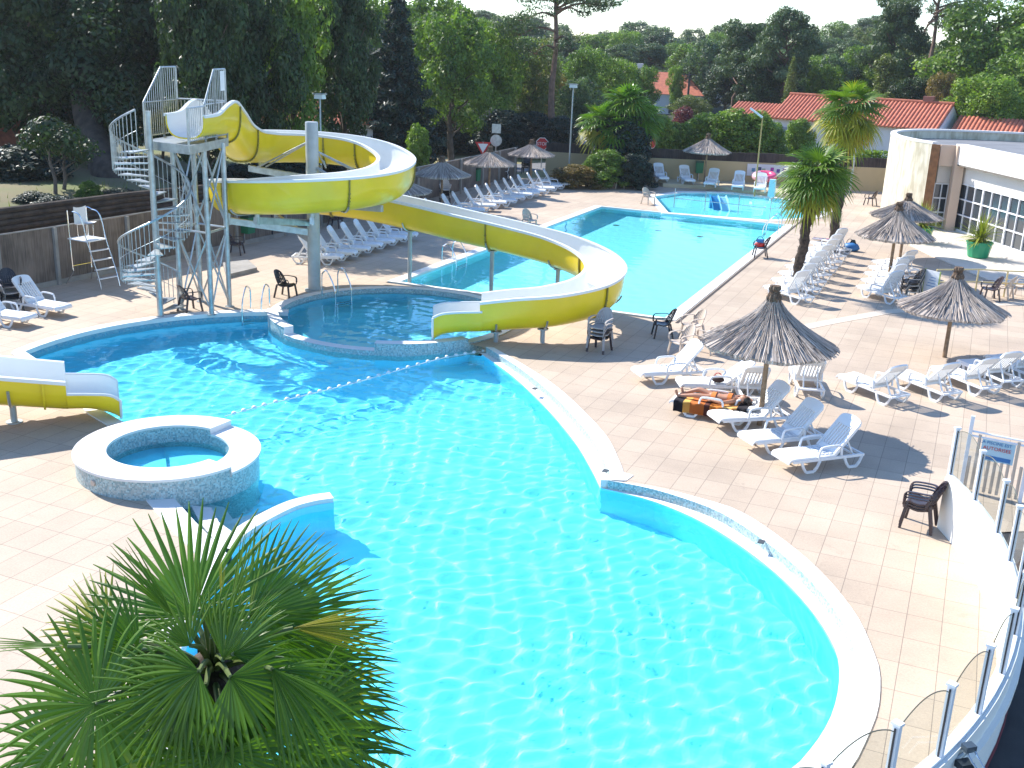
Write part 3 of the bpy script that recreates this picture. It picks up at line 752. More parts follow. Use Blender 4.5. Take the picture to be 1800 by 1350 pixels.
hr = MB(); P = []
for i in range(NT*4+1):
    k = i/4; a = R(ang(k)); P.append(V3((RS+0.03)*math.cos(a), (RS+0.03)*math.sin(a), PZ*(k+1)/(NT+1)+0.95))
hr.tube(P, 0.03, 8); hr.build('handrail', STEEL, stair, smooth=True)
st = MB(); P2 = [V3(p.x, p.y, p.z-0.95-0.08) for p in P]
for i in range(len(P2)-1):
    pass
ba = MB()
for i in range(0, NT*3+1):
    k = i/3; a = R(ang(k)); x, y = (RS+0.03)*math.cos(a), (RS+0.03)*math.sin(a); z = PZ*(k+1)/(NT+1); ba.tube([(x, y, z-0.12), (x, y, z+0.95)], 0.012, 5, caps=False)
    if len(ba.v) > 0: pass
ba.build('balusters', STEEL, stair, smooth=True)
lo = MB()
P3 = [V3(p.x, p.y, p.z-0.95+0.40) for p in P]; lo.tube(P3[::1], 0.009, 5); lo.build('lower_rail', STEEL, stair, smooth=True)
# ------------------------------------------------------------------ sun loungers
def make_lounger(name, label, group, back=48, loc=(0, 0, 0), rz=0):
    t = thing(name, label, 'sun lounger', loc, rz, group)
    W, ZS = 0.31, 0.33
    s = MB(); X = [0.0, 0.04, 0.12, 0.5, 0.9, 1.16]; rows = []
    zt = [ZS-0.05, ZS-0.005, ZS+0.01, ZS+0.005, ZS-0.01, ZS]
    for x, z in zip(X, zt): rows.append([V3(x, -W, z-0.05), V3(x, -W, z), V3(x, -W+0.05, z+0.012), V3(x, 0, z-0.004), V3(x, W-0.05, z+0.012), V3(x, W, z), V3(x, W, z-0.05), V3(x, W-0.03, z-0.055), V3(x, -W+0.03, z-0.055)])
    s.grid(rows, closed=True); s.add(rows[0], [tuple(range(9))[::-1]]); s.add(rows[-1], [tuple(range(9))])
    for k in range(9): s.box((0.16+k*0.115, 0, ZS+0.014), (0.085, 0.5, 0.014))
    s.build('seat', WHITE, t, smooth=35)
    b = MB(); ca, sa = math.cos(R(back)), math.sin(R(back)); B0 = V3(1.13, 0, ZS)
    def bp(u, y, w): return B0+V3(u*ca-w*sa, y, u*sa+w*ca)
    def slab(u0, u1, y0, y1, w0=-0.015, w1=0.02):
        vs = [bp(u, y, w) for w in (w0, w1) for u, y in ((u0, y0), (u1, y0), (u1, y1), (u0, y1))]
        b.add(vs, [(0, 3, 2, 1), (4, 5, 6, 7), (0, 1, 5, 4), (1, 2, 6, 5), (2, 3, 7, 6), (3, 0, 4, 7)])
    slab(0, 0.13, -W+0.01, W-0.01)
    for k in range(7):
        y = -0.235+k*0.0785; slab(0.12, 0.66, y-0.021, y+0.021)
    slab(0.0, 0.80, -W, -W+0.05, -0.035, 0.03); slab(0.0, 0.80, W-0.05, W, -0.035, 0.03)
    n = 10; tp = []
    for i in range(n+1):
        a = math.pi*i/n; tp.append((0.78+0.13*math.sin(a)**0.7, -W*math.cos(a)))
    loop0 = [bp(0.64, -W+0.04, -0.015)]+[bp(u, y, -0.015) for u, y in tp]+[bp(0.64, W-0.04, -0.015)]
    loop1 = [bp(0.64, -W+0.04, 0.028)]+[bp(u, y, 0.028) for u, y in tp]+[bp(0.64, W-0.04, 0.028)]
    m = len(loop0); b.add(loop0+loop1, [tuple(range(m)), tuple(range(m, 2*m))[::-1]]+[(i, m+i, m+(i+1) % m, (i+1) % m) for i in range(m)])
    b.build('backrest', WHITE, t, smooth=30)
    r = MB()
    for y in (-W+0.005, W-0.005): r.bar((0.1, y, ZS-0.06), (1.86, y, ZS-0.075), 0.045, 0.055)
    r.bar((1.84, -W, ZS-0.075), (1.84, W, ZS-0.075), 0.05, 0.04); r.bar((0.9, -W, ZS-0.07), (0.9, W, ZS-0.07), 0.04, 0.04)
    r.build('side_rails', WHITE, t)
    for x0 in (0.30, 1.36):
        for y in (-W+0.0, W-0.0):
            l = MB(); P = [(x0, y, ZS-0.07), (x0+0.06, y*1.04, 0.12), (x0+0.13, y*1.05, 0.025), (x0+0.32, y*1.05, 0.025), (x0+0.40, y*1.04, 0.12), (x0+0.47, y, ZS-0.07)]
            for a, c in zip(P[:-1], P[1:]): l.bar(a, c, 0.042, 0.05, up=(0, 1, 0) if False else (0.3, 0, 1))
            l.build('leg', WHITE, t)
    for y in (-W-0.015, W+0.015):
        a = MB(); a.tube(spline([(0.70, y, ZS-0.03), (0.73, y, ZS+0.13), (0.80, y, ZS+0.19), (1.12, y, ZS+0.20), (1.24, y, ZS+0.16), (1.27, y, ZS-0.02)], 4), 0.026, 6); a.build('armrest', WHITE, t, smooth=True)
    sp = MB()
    for y in (-0.17, 0.17): q = bp(0.45, y, -0.02); sp.bar(q, (1.68, y, ZS-0.09), 0.03, 0.03)
    sp.bar((1.68, -0.3, ZS-0.09), (1.68, 0.3, ZS-0.09), 0.035, 0.035)
    sp.build('back_support', WHITE, t)
    return t
LOUNGERS = []
L0 = {}
def lounger(foot, back_top, label, group, ang=48, name='sun_lounger', z=0.0):
    """foot: photo pixel of the middle of the foot end; back_top: pixel of the middle of the backrest's top"""
    f = G(foot[0], foot[1], 0.33+z); b = G(back_top[0], back_top[1], 0.33+0.85*math.sin(R(ang))+z); d = b-f
    rz = math.atan2(d.y, d.x)
    if ang not in L0:
        o = L0[ang] = make_lounger(name, label, group, ang, (f.x, f.y, z), rz)
    else: o = dup(L0[ang], (f.x, f.y, z), rz, label, group)
    LOUNGERS.append(o); return o
ORD = ['nearest', 'second', 'third', 'fourth', 'fifth', 'sixth', 'seventh', 'eighth', 'ninth', 'tenth', 'eleventh', 'twelfth', 'thirteenth', 'fourteenth']
gA = 'shaded loungers beside the slide mast'
rowA = [((594, 447), (535, 418)), ((618, 440), (568, 409)), ((646, 433), (591, 403)), ((669, 426), (617, 396)), ((692, 420), (640, 387)), ((712, 415), (664, 391)), ((726, 407), (684, 386))]
_dA = G(600, 447, 0.33)
fA0, fA1 = G(603, 449, 0.33), G(714, 416, 0.33); hA = math.atan2(*(G(568, 409, 0.95)-G(618, 440, 0.33)).yx)
for i in range(7):
    p = fA0.lerp(fA1, i/5.0)
    o = lounger(rowA[0][0], rowA[0][1], '%s white lounger in the shaded row beside the grey slide mast' % ORD[i], gA, ang=57)
    o.location = (p.x, p.y, 0); o.rotation_euler = (0, 0, hA+0.02*math.sin(i*3.1))
gB = 'loungers under the small parasols by the reed fence'
bB = [(737, 361), (758, 354.5), (788, 347), (805.5, 342), (827, 335.5), (846, 330.5), (864, 327), (879, 322), (894, 318), (907, 315), (919, 312), (936, 308), (950, 304), (964, 301)]
hB = math.atan2(*(G(964, 303, 0.95)-G(1003, 324, 0.33)).yx)
offB = G(1003, 324, 0.33)-G(964, 303, 0.95)
for i, q in enumerate(bB):
    p = G(q[0], q[1], 0.95)+offB
    o = lounger((600, 447), (545, 418), '%s white lounger in the long row along the reed fence' % (ORD[i] if i < 14 else ''), gB, ang=57)
    o.location = (p.x, p.y, 0); o.rotation_euler = (0, 0, hB+0.04*math.sin(i*2.3))
gC = 'loungers against the cream boundary wall'
ZT = 0.22
for i, (f, b, tx) in enumerate([((1168, 312), (1153, 286), 'white lounger against the cream wall, nearest the tall palm clump'), ((1214, 316), (1199, 290), 'white lounger against the cream wall, left of the green wall bin'), ((1246, 321), (1262, 294), 'white lounger against the cream wall, just right of the lone parasol'), ((1296, 326), (1304, 297), 'white lounger against the cream wall, in front of the stacked dark chairs'), ((1335, 330), (1341, 300), 'white lounger against the cream wall, behind the pink rubber ring')]):
    lounger(f, b, tx, gC, z=ZT)
gD = 'row of eight loungers beside the palm trunks'
d0, d1 = G(1352, 500, 0.33), G(1430, 425, 0.33)
hD = math.atan2(*(G(1420, 523, 0)-G(1352, 503, 0)).yx)
for i in range(8):
    t_ = i/7.0 if i < 7 else 1.03; p = d0.lerp(d1, t_)
    o = lounger((1352, 500), (1420, 470), '%s white lounger in the row beside the two palm trunks' % ORD[i], gD, ang=62)
    o.location = (p.x, p.y, 0); o.rotation_euler = (0, 0, hD+0.02*math.sin(i*1.7))
gE = 'five loungers under the twin parasols'
e0, e1 = G(1515, 500, 0.33), G(1541, 456, 0.33); hE = math.atan2(*(G(1574, 521, 0)-G(1517, 505, 0)).yx)
for i in range(5):
    p = e0.lerp(e1, i/4.0)
    o = lounger((1352, 500), (1420, 470), '%s white lounger in the row of five under the twin parasols' % ORD[i], gE, ang=62 if i < 3 else 48)
    o.location = (p.x, p.y, 0); o.rotation_euler = (0, 0, hE+0.02*math.sin(i*1.9))
gF = 'loungers round the big parasol'
lounger((1118, 650), (1208, 603), 'white lounger beside the cream armchairs, left of the sunbather', gF)
lounger((1192, 668), (1300, 634), 'white lounger with raised back directly behind the sunbather', gF, ang=38)
LP = lounger((1183, 696), (1318, 712), 'flat white lounger carrying the sunbather on a dark striped towel', gF, ang=6)
lounger((1254, 729), (1362, 676), 'white lounger with its back behind the big parasol pole', gF)
lounger((1310, 767), (1418, 708), 'white lounger half in shade, just right of the big parasol pole', gF)
lounger((1372, 800), (1482, 737), 'white lounger in the parasol shade, closest to the camera', gF)
gH = 'loungers in the right-hand line seen from behind'
lounger((1305, 655), (1328, 640), 'white lounger hidden behind the big parasol canopy and pole', gH)
lounger((1408, 643), (1437, 645), 'white lounger seen from straight behind, right of the big parasol canopy', gH)
for f, b, tx in [((1485, 655), (1556, 636), 'white lounger with its foot end left, first past the straight-backed one'), ((1578, 650), (1650, 632), 'white lounger at the foot of the far big parasol pole, left side'), ((1650, 641), (1722, 624), 'white lounger just right of the far big parasol pole'), ((1698, 630), (1770, 616), 'white lounger second from the right edge, above the round shadow'), ((1745, 622), (1817, 607), 'white lounger cut by the right edge of the photo')]:
    lounger(f, b, tx, gH)
gL = 'two loungers at the left edge'
lounger((112, 538), (44, 489), 'white lounger by the left fence, in front of the dark stacked chairs', gL)
lounger((52, 555), (-18, 507), 'white lounger cut by the left edge of the photo', gL)

# ------------------------------------------------------------------ moulded armchairs
def make_chair(name, label, m, loc=(0, 0, 0), rz=0, group=None):
    """faces +x"""
    t = thing(name, label, 'chair', loc, rz, group)
    s = MB(); rows = []
    for i in range(7):
        x = -0.22+i*0.075; z = 0.40+0.02*math.cos(i*1.05)-(0.03 if i == 6 else 0)
        w = 0.215+0.02*min(1, i/4)
        rows.append([V3(x, -w, z+0.025), V3(x, -w*0.8, z+0.005), V3(x, 0, z-0.006), V3(x, w*0.8, z+0.005), V3(x, w, z+0.025), V3(x, w, z-0.01), V3(x, 0, z-0.03), V3(x, -w, z-0.01)])
    s.grid(rows, closed=True); s.add(rows[0], [tuple(range(8))[::-1]]); s.add(rows[-1], [tuple(range(8))])
    s.build('seat', m, t, smooth=40)
    b = MB()
    def bp(u, v):      # u across -1..1, v up 0..1
        w = 0.235*(1-0.22*v*v); x = -0.21-0.16*v+0.09*u*u*(1-0.3*v); return V3(x, u*w, 0.42+0.42*v)
    def strip(u0, v0, u1, v1, w=0.03, n=6):
        P = [bp(lerp(u0, u1, i/n), lerp(v0, v1, i/n)) for i in range(n+1)]
        for a, c in zip(P[:-1], P[1:]): b.bar(a, c, w, 0.014, up=(1, 0, 0.3))
    for k in range(7): u = -0.82+k*0.273; strip(u, 0.03, u*0.92, 1-0.42*abs(u)**3, 0.052)
    for v in (0.06, 0.33, 0.6): strip(-0.97, v, 0.97, v, 0.03, 8)
    P = [bp(-1, 0.0), bp(-1, 0.3), bp(-0.98, 0.55), bp(-0.88, 0.78), bp(-0.62, 0.93), bp(-0.3, 0.99), bp(0, 1.0), bp(0.3, 0.99), bp(0.62, 0.93), bp(0.88, 0.78), bp(0.98, 0.55), bp(1, 0.3), bp(1, 0)]
    for a, c in zip(P[:-1], P[1:]): b.bar(a, c, 0.05, 0.022, up=(1, 0, 0.3))
    b.build('backrest', m, t)
    for sy in (-1, 1):
        a = MB(); Q = spline([bp(sy*0.98, 0.5), (-0.14, sy*0.285, 0.64), (0.08, sy*0.29, 0.635), (0.22, sy*0.27, 0.61), (0.25, sy*0.25, 0.50), (0.24, sy*0.235, 0.40)], 3)
        for p, q in zip(Q[:-1], Q[1:]): a.bar(p, q, 0.05, 0.018, up=(0, 0, 1) if abs((q-p).z) < 0.05 else (1, 0, 0))
        a.build('armrest', m, t)
        for x0, x1 in ((0.20, 0.26), (-0.2, -0.29)):
            l = MB(); l.bar((x0, sy*0.215, 0.41), (x1, sy*0.255, 0.0), 0.05, 0.045, up=(1, 0, 0)); l.build('leg', m, t)
    return t
CH = {}
def chair(px, face, m, label, group=None, z=0.0, loc=None, key=None, tilt=0):
    p = Vector(loc) if loc else G(px[0], px[1]); p = V3(p.x, p.y, z); rz = R(face)
    k = m.name
    if k not in CH: CH[k] = o = make_chair('armchair', label, m, p, rz, group)
    else: o = dup(CH[k], p, rz, label, group)
    if tilt: o.rotation_euler = (0, R(tilt), rz)
    return o
GREYP = mat('grey_beige_plastic', (0.40, 0.36, 0.33), 0.5)
for i in range(3): chair((1612, 925), 172, BROWN, ['dark brown armchair at the bottom of the stack beside the curved white wall', 'dark brown armchair in the middle of the stack beside the curved white wall', 'dark brown armchair on top of the stack beside the curved white wall'][i], 'stack of brown armchairs by the curved wall', z=i*0.055)
chair((335, 547), 70, BROWN, 'dark armchair between the spiral stairs and the tower legs, back to the pool')
chair((503, 522), 5, DARK, 'black armchair beside the round pool, left of the grey mast')
chair((1163, 592), 205, DARK, 'black armchair at the near corner of the lap pool')
chair((1216, 594), 230, CREAM, 'cream armchair farthest back in the group by the black armchair')
chair((1196, 625), 235, CREAM, 'cream armchair behind the back of the left foreground lounger')
chair((1246, 618), 150, CREAM, 'cream armchair half hidden by the left of the big canopy')
for i in range(4):
    chair((1053, 617), 262, GREYP if i else BROWN, ['dark armchair at the bottom of the four-chair stack', 'grey-beige armchair second from the bottom of the four-chair stack', 'grey-beige armchair third up in the four-chair stack', 'grey-beige armchair on top of the four-chair stack'][i], 'stack of armchairs under the slide bend', z=i*0.105)
chair((930, 402), 330, CREAM, 'cream armchair alone near the left side of the lap pool')
chair((1139, 359), 330, CREAM, 'cream armchair alone at the corner of the paddling pool')
chair((1041, 330), 320, CREAM, 'pale armchair left of the purple-black one under the palm clump')
chair((1063, 331), 290, DARK, 'purple-black armchair between two pale ones under the palm clump')
chair((1088, 331), 300, CREAM, 'pale armchair right of the purple-black one under the palm clump')
chair((1149, 321), 290, CREAM, 'cream armchair half hidden at the right foot of the palm clump')
chair((1529, 361), 160, BROWN, 'dark armchair in the open beside the curved building')
chair((1335, 452), 200, BROWN, 'dark armchair on the lap pool edge with a red bag on it')
for i in range(4): chair((1598, 531), 205, DARK if i % 2 else CREAM, ['cream armchair at the bottom of the stack behind the big canopy', 'black armchair second up in the stack behind the big canopy', 'cream armchair third up in the stack behind the big canopy', 'black armchair on top of the stack behind the big canopy'][i], 'stack of armchairs behind the far big parasol', z=i*0.11)
for i in range(4): chair((1303, 318), 265, DARK, '%s black armchair in the stack against the cream wall' % ['lowest', 'second lowest', 'second highest', 'highest'][i], 'stack of black armchairs by the cream wall', z=ZT+i*0.13)
for i in range(3): chair((782, 356), 300, DARK if i < 2 else CREAM, ['black armchair at the bottom of the stack behind the leftmost open parasol', 'black armchair in the middle of the stack behind the leftmost open parasol', 'cream armchair on top of the stack behind the leftmost open parasol'][i], 'stack of armchairs by the reed fence, left', z=i*0.14)
for i in range(4): chair((975, 303), 290, DARK, '%s black armchair in the stack at the corner of fence and wall' % ['lowest', 'second lowest', 'second highest', 'highest'][i], 'stack of armchairs in the fence corner', z=i*0.15)
for i in range(3): chair((925, 305), 280, DARK, '%s black armchair in the stack behind the third fence parasol' % ['lowest', 'middle', 'highest'][i], 'stack of armchairs by the third fence parasol', z=i*0.15)
for i in range(2): chair((886, 318), 290, DARK if i == 0 else WHITE, ['black armchair at the bottom of the stack between two fence parasols', 'white armchair on top of the stack between two fence parasols'][i], 'stack of armchairs between the fence parasols', z=i*0.2)
for i in range(3): chair((22, 545), 330, DARK if i % 2 == 0 else GREYP, ['dark armchair at the bottom of the stack at the left edge', 'grey armchair in the middle of the stack at the left edge', 'dark armchair on top of the stack at the left edge'][i], 'stack of armchairs at the left edge', z=i*0.17)
chair((415, 447), 20, BROWN, 'dark armchair behind the tower, left of the green litter bin')
chair((705, 358), 10, CREAM, 'cream armchair by the fence behind the upper bend of the slide')
chair((590, 400), 10, BROWN, 'brown armchair by the fence behind the grey mast')
for q, t_ in (((1762, 524), 'cream armchair behind the yellow railing, left one'), ((1792, 522), 'cream armchair behind the yellow railing, right one')): chair(q, 160, CREAM, t_, 'armchairs behind the yellow railing')
chair((1738, 527), 200, BROWN, 'dark armchair showing past the right side of the far big canopy')

# ------------------------------------------------------------------ straw parasols
def make_parasol(name, label, loc, h=3.1, r=1.42, rim=1.75, seed=1, group=None, lean=0.0, bend=0.45, mast=0.055):
    t = thing(name, label, 'parasol', loc, 0, group); rnd = random.Random(seed)
    p = MB(); p.tube([(0, 0, 0), (lean*0.5, 0, h*0.5), (lean, 0, h-0.28)], [mast+0.008, mast, mast-0.01], 12); p.build('pole', WOOD, t, smooth=40)
    H = h-0.26-rim
    def rad(u): return 0.13+(r-0.13)*(u**(1+bend))
    def zz(u): return rim+H*(1-u)
    c = MB(); n = 72; ph = [rnd.random()*6 for _ in range(4)]
    def wob(j, u): a = 2*math.pi*j/n; return 1+0.02*u*(math.sin(5*a+ph[0])+0.7*math.sin(9*a+ph[1])+0.6*rnd.uniform(-1, 1))
    rows = []
    for i in range(11):
        u = i/10; rows.append([V3(rad(u)*wob(j, u)*math.cos(2*math.pi*j/n), rad(u)*wob(j, u)*math.sin(2*math.pi*j/n), zz(u)+rnd.uniform(-.01, .01)) for j in range(n)])
    low = [V3(q.x*0.985, q.y*0.985, q.z-0.055-rnd.uniform(0, 0.03)) for q in rows[-1]]; rows.append(low)
    inn = [[V3(rad(u)*0.94*math.cos(2*math.pi*j/n), rad(u)*0.94*math.sin(2*math.pi*j/n), zz(u)-0.09) for j in range(n)] for u in (0.97, 0.6, 0.25, 0.03)]
    rows += inn; c.grid(rows, closed=True, flip=True)
    # loose straw bundles lying down the slope
    for k in range(520):
        a = rnd.uniform(0, 2*math.pi); u0 = rnd.uniform(0.02, 0.85); u1 = min(1.035, u0+rnd.uniform(0.2, 0.5)); w = rnd.uniform(0.006, 0.016); da = rnd.uniform(-0.05, 0.05)
        P = []
        for i in range(4):
            u = lerp(u0, u1, i/3); aa = a+da*i/3; rr = rad(u)+0.012+rnd.uniform(0, 0.012); P.append(V3(rr*math.cos(aa), rr*math.sin(aa), zz(u)+0.016))
        s = V3(-math.sin(a), math.cos(a), 0)*w; up = V3(0, 0, 0.016)
        c.grid([[q-s, q+up, q+s] for q in P])
    for k in range(150):
        a = rnd.uniform(0, 2*math.pi); aa = a+rnd.uniform(-.03, .03); L = rnd.uniform(0.02, 0.10); rr = rad(1.0)*0.99; w = rnd.uniform(0.006, 0.015); s = V3(-math.sin(a), math.cos(a), 0)*w
        q = V3(rr*math.cos(a), rr*math.sin(a), rim+0.02); q2 = V3((rr+L*0.7)*math.cos(aa), (rr+L*0.7)*math.sin(aa), rim-0.03-L); c.add([q-s, q+s, q2], [(0, 1, 2)])
    CAN = c.build('canopy', THATCH, t, smooth=50)
    k_ = MB(); T = h-0.30
    k_.lathe([(0.15, T-0.02), (0.165, T+0.08), (0.12, T+0.17), (0.10, T+0.20), (0.13, T+0.27), (0.11, T+0.34), (0.0, T+0.30)], 20, jit=lambda i, j: 1+0.12*math.sin(j*2.7+i))
    for k in range(60):
        a = rnd.uniform(0, 6.28); L = rnd.uniform(0.08, 0.2); s = V3(-math.sin(a), math.cos(a), 0)*0.012; q = V3(0.1*math.cos(a), 0.1*math.sin(a), T+0.16); q2 = q+V3(math.cos(a)*L*0.7, math.sin(a)*L*0.7, L*rnd.uniform(-0.4, 1)); k_.add([q-s, q+s, q2], [(0, 1, 2)])
    k_.build('straw_knot', STRAWK, CAN)
    rb = MB(); 
    for k in range(8):
        a = math.pi*2*k/8+0.2; rb = MB(); rb.bar((0.05*math.cos(a), 0.05*math.sin(a), h-0.45), (rad(0.95)*0.93*math.cos(a), rad(0.95)*0.93*math.sin(a), rim-0.02), 0.03, 0.03); rb.build('rib', WOOD, t)
    return t
STRAWK = mat('brown_straw_knot', (0.20, 0.13, 0.085), 0.95, var=0.6, scale=25)
def parasol(base, top, label, seed, r=1.42, rimf=0.58, group=None, bend=0.45):
    p = G(*base)
    lo, hi = 0, 6
    for _ in range(40):
        m_ = (lo+hi)/2
        if PX((p.x, p.y, m_))[1] > top: lo = m_
        else: hi = m_
    return make_parasol('straw_parasol', label, p, h=lo, r=r, rim=lo*rimf, seed=seed, group=group, bend=bend)
gp = 'straw parasols of the deck'
parasol((1335, 747), 505, 'big ragged straw parasol among the foreground loungers', 1, 1.45, 0.60, gp, 0.5)
parasol((1660, 628), 472, 'big straw parasol farther right, in front of the stacked chairs', 2, 1.45, 0.55, gp, 0.4)
parasol((1562, 492), 357, 'front one of the twin straw parasols over the row of five loungers', 3, 1.40, 0.58, gp, 0.3)
parasol((1582, 452), 341, 'rear one of the twin straw parasols, its tuft of twigs sticking up', 4, 1.45, 0.66, gp, 0.2)
parasol((1237, 330), 236, 'lone straw parasol in front of the cream wall and green bushes', 5, 1.40, 0.68, gp, 0.15)
parasol((776, 374), 275, 'leftmost open straw parasol in the row along the reed fence', 6, 1.34, 0.68, gp, 0.15)
parasol((859, 350), 258, 'middle straw parasol of the three along the reed fence, below the yield sign', 7, 1.34, 0.68, gp, 0.15)
parasol((932, 326), 246, 'right-hand straw parasol of the three along the reed fence, near the stop sign', 8, 1.34, 0.68, gp, 0.15)
parasol((704, 398), 305, 'shaded straw parasol mostly hidden behind the upper bend of the slide', 9, 1.34, 0.68, gp, 0.15)
# ------------------------------------------------------------------ terrain and far ground
GRASS = mat('dry_grass', (0.16, 0.16, 0.055), 0.95, scale=0.25, col2=(0.30, 0.24, 0.13), bump=0.4, bscale=6)
mb = MB(); out_in = [(x*0.985-0.0, y*0.99+0.2) for x, y in deck_outer]
BIG = [(-900, -300), (900, -300), (900, 1500), (-900, 1500)]
inner = [(-26.8, 6.5), (-26.8, 24), (-25.6, 45), (-25.8, 61.5), (-7.3, 71.0), (0.0, 72.5), (8.5, 59.5), (8.5, 25.3), (0.3, 19.2), (0.9, 14.0), (-1.5, 8.0), (-6.5, 4.9), (-11.9, 4.7)]
mb.sheet(BIG, [inner], z=-0.03); struct('ground', mb, GRASS)
ASPH = mat('asphalt', (0.045, 0.046, 0.05), 0.9, var=0.3, scale=2.0, bump=0.5, bscale=60)
mb = MB(); mb.sheet([(-13.0, -6.0), (20, -6), (20, 27.0), (9.0, 26.5), (0.75, 20.4), (0.5, 19.5)]+[(-9.54+10.92*math.cos(R(a)), 15.12+10.92*math.sin(R(a))) for a in range(18, -101, -6)]+[(-12.5, 4.0)], z=-0.022); struct('asphalt_yard', mb, ASPH)
# gravel specks on the yard
def road(pts, w, nm='road', m=None):
    P = [Vector((p[0], p[1], 0)) for p in pts]; A, B = [], []
    for i, p in enumerate(P):
        t = P[min(i+1, len(P)-1)]-P[max(i-1, 0)]; t.normalize(); nn = Vector((-t.y, t.x, 0)); A.append(p+nn*w/2+V3(0, 0, -0.018)); B.append(p-nn*w/2+V3(0, 0, -0.018))
    mb = MB(); mb.grid([A, B], flip=True); return struct(nm, mb, m or ROADM)
ROADM = mat('pale_road', (0.17, 0.17, 0.175), 0.9, var=0.25, scale=0.7)
road([(-30, 64), (-27, 70.5), (-20, 74.5), (-8, 77.5), (6, 79.5), (30, 81)], 3.6)
road([(-24, 72.5), (-30, 84), (-40, 100), (-58, 125)], 5.0)
# low rise of land that carries the far wood
hl = MB(); rows = []
for i in range(40):
    y = 105+i*14; row = []
    for j in range(60):
        x = -330+j*11; d = max(0, (y-112)/150); h = 5.0*min(1, d)**1.3*(1+0.5*noise.noise(Vector((x*0.012, y*0.012, 0)))); row.append(V3(x, y, -0.04+h))
    rows.append(row)
hl.grid(rows, flip=True); struct('hill', hl, mat('woodland_floor', (0.035, 0.05, 0.02), 0.95, var=0.4, scale=0.2), smooth='all')
# raised strip behind the paddling pool
TERR = mat('cream_kerb', (0.56, 0.47, 0.31), 0.85, var=0.12, scale=2)
edge = [G(1150, 322), G(1165, 329), G(1250, 333), G(1330, 343), G(1400, 349), G(1475, 352)]
back_e = [V3(-7.6, 71.6), V3(-13.9, 68.9), V3(-17.3, 67.8), V3(-20.5, 65.3)]
mb = MB(); pl = [(p.x, p.y) for p in edge+back_e]; mb.prism(pl, -0.02, ZT); struct('raised_terrace', mb, TERR)
mb = MB(); wt = [G(1590, 398), G(1600, 432), G(1640, 452), G(1700, 478), G(1752, 500), G(1830, 512), G(1900, 440), G(1800, 440), G(1700, 405), G(1640, 396)]
pl = [(p.x, p.y) for p in wt]; ar = sum(pl[i][0]*pl[(i+1) % len(pl)][1]-pl[(i+1) % len(pl)][0]*pl[i][1] for i in range(len(pl)))
mb.prism(pl if ar > 0 else pl[::-1], 0.002, 0.05); struct('terrace_paving', mb, mat('pale_terrace', (0.70, 0.62, 0.52), 0.8, var=0.12, scale=1.2))
strip_path([(G(a, b).x, G(a, b).y) for a, b in [(1306, 598), (1450, 568), (1560, 548), (1700, 537), (1830, 532)]], -0.22, 0.22, 0.008, 0.005, mat('cream_band', (0.66, 0.55, 0.43), 0.8, var=0.1), 'paving_band')

# ------------------------------------------------------------------ boundary walls and reed fences
REED = reed_mat('reed_screen', (0.085, 0.068, 0.055), (0.23, 0.18, 0.145))
REEDB = reed_mat('dark_heather_screen', (0.018, 0.014, 0.014), (0.07, 0.055, 0.05), 40)
CREAMW = mat('cream_render', (0.47, 0.37, 0.215), 0.85, var=0.10, scale=0.8)
CONC = mat('concrete', (0.33, 0.31, 0.28), 0.85, var=0.25, scale=2.5, bump=0.2)
fen = thing('reed_fence', 'tall brown reed screen fence with pale concrete posts along the left of the deck', 'fence', (FENCE[2][0], FENCE[2][1], 0))
FH = 1.86
P = [Vector((p[0]-0.03, p[1], 0)) for p in FENCE]; 
dn = []
for a, b in zip(P[:-1], P[1:]):
    k = max(1, int((b-a).length/0.5)); dn += [a.lerp(b, i/k) for i in range(k)]
dn.append(P[-1]); rnd = random.Random(5)
mb = MB(); top = [p+V3(0, 0, FH+rnd.uniform(-0.02, 0.02)) for p in dn]; bot = [p+V3(0, 0, 0.02) for p in dn]; o_ = V3(-0.03, 0, 0)
mb.grid([bot, top, [q+o_ for q in top], [q+o_ for q in bot]]); mb.build('reed_screen', REED, fen, world=True)
mb = MB(); mb.tube([p+V3(0.0, 0, FH+0.02) for p in dn], 0.022, 6); mb.build('top_rail', CONC, fen, world=True)
mb = MB(); mb.grid([[p+V3(0.05, 0, 0.0) for p in dn], [p+V3(0.05, 0, 0.16) for p in dn], [p+V3(-0.08, 0, 0.16) for p in dn]]); mb.build('kerb', CONC, fen, world=True)
for yy in (18.7, 21.3, 23.88, 26.1, 28.9, 31.7, 34.5, 37.3, 40.1, 42.9, 45.5, 48.3, 51.0, 53.7, 56.4, 59.1, 61.6):
    q = min(dn, key=lambda p: abs(p.y-yy)); mb = MB(); mb.box((q.x+0.06, q.y, FH/2), (0.10, 0.12, FH)); mb.build('post', CONC, fen, world=True)
# log retaining wall and planting bed behind the fence
LOG = mat('log_wall', (0.085, 0.062, 0.045), 0.9, var=0.5, scale=3, bump=0.4, bscale=20)
log = thing('log_retaining_wall', 'low dark retaining wall of horizontal logs behind the left reed fence', 'retaining wall', (-29.3, 24, 0))
for k in range(6):
    mb = MB(); mb.tube([(-29.9, 6, 1.22+k*0.20), (-29.6, 16, 1.22+k*0.20), (-29.3, 24, 1.22+k*0.20), (-28.8, 31, 1.22+k*0.19), (-28.2, 38, 1.15+k*0.17)], 0.105, 8); mb.build('log', LOG, log, smooth=True, world=True)
mb = MB(); mb.box((-29.4, 21.6, 1.75), (0.30, 0.35, 1.9)); o = mb.build('concrete_post', CONC); tag(o, 'pale square concrete post standing in front of the log retaining wall', 'post')
BANK = mat('bank_soil', (0.20, 0.15, 0.085), 0.95, scale=0.3, col2=(0.13, 0.155, 0.05), bump=0.4, bscale=8)
bk = MB(); rows = []
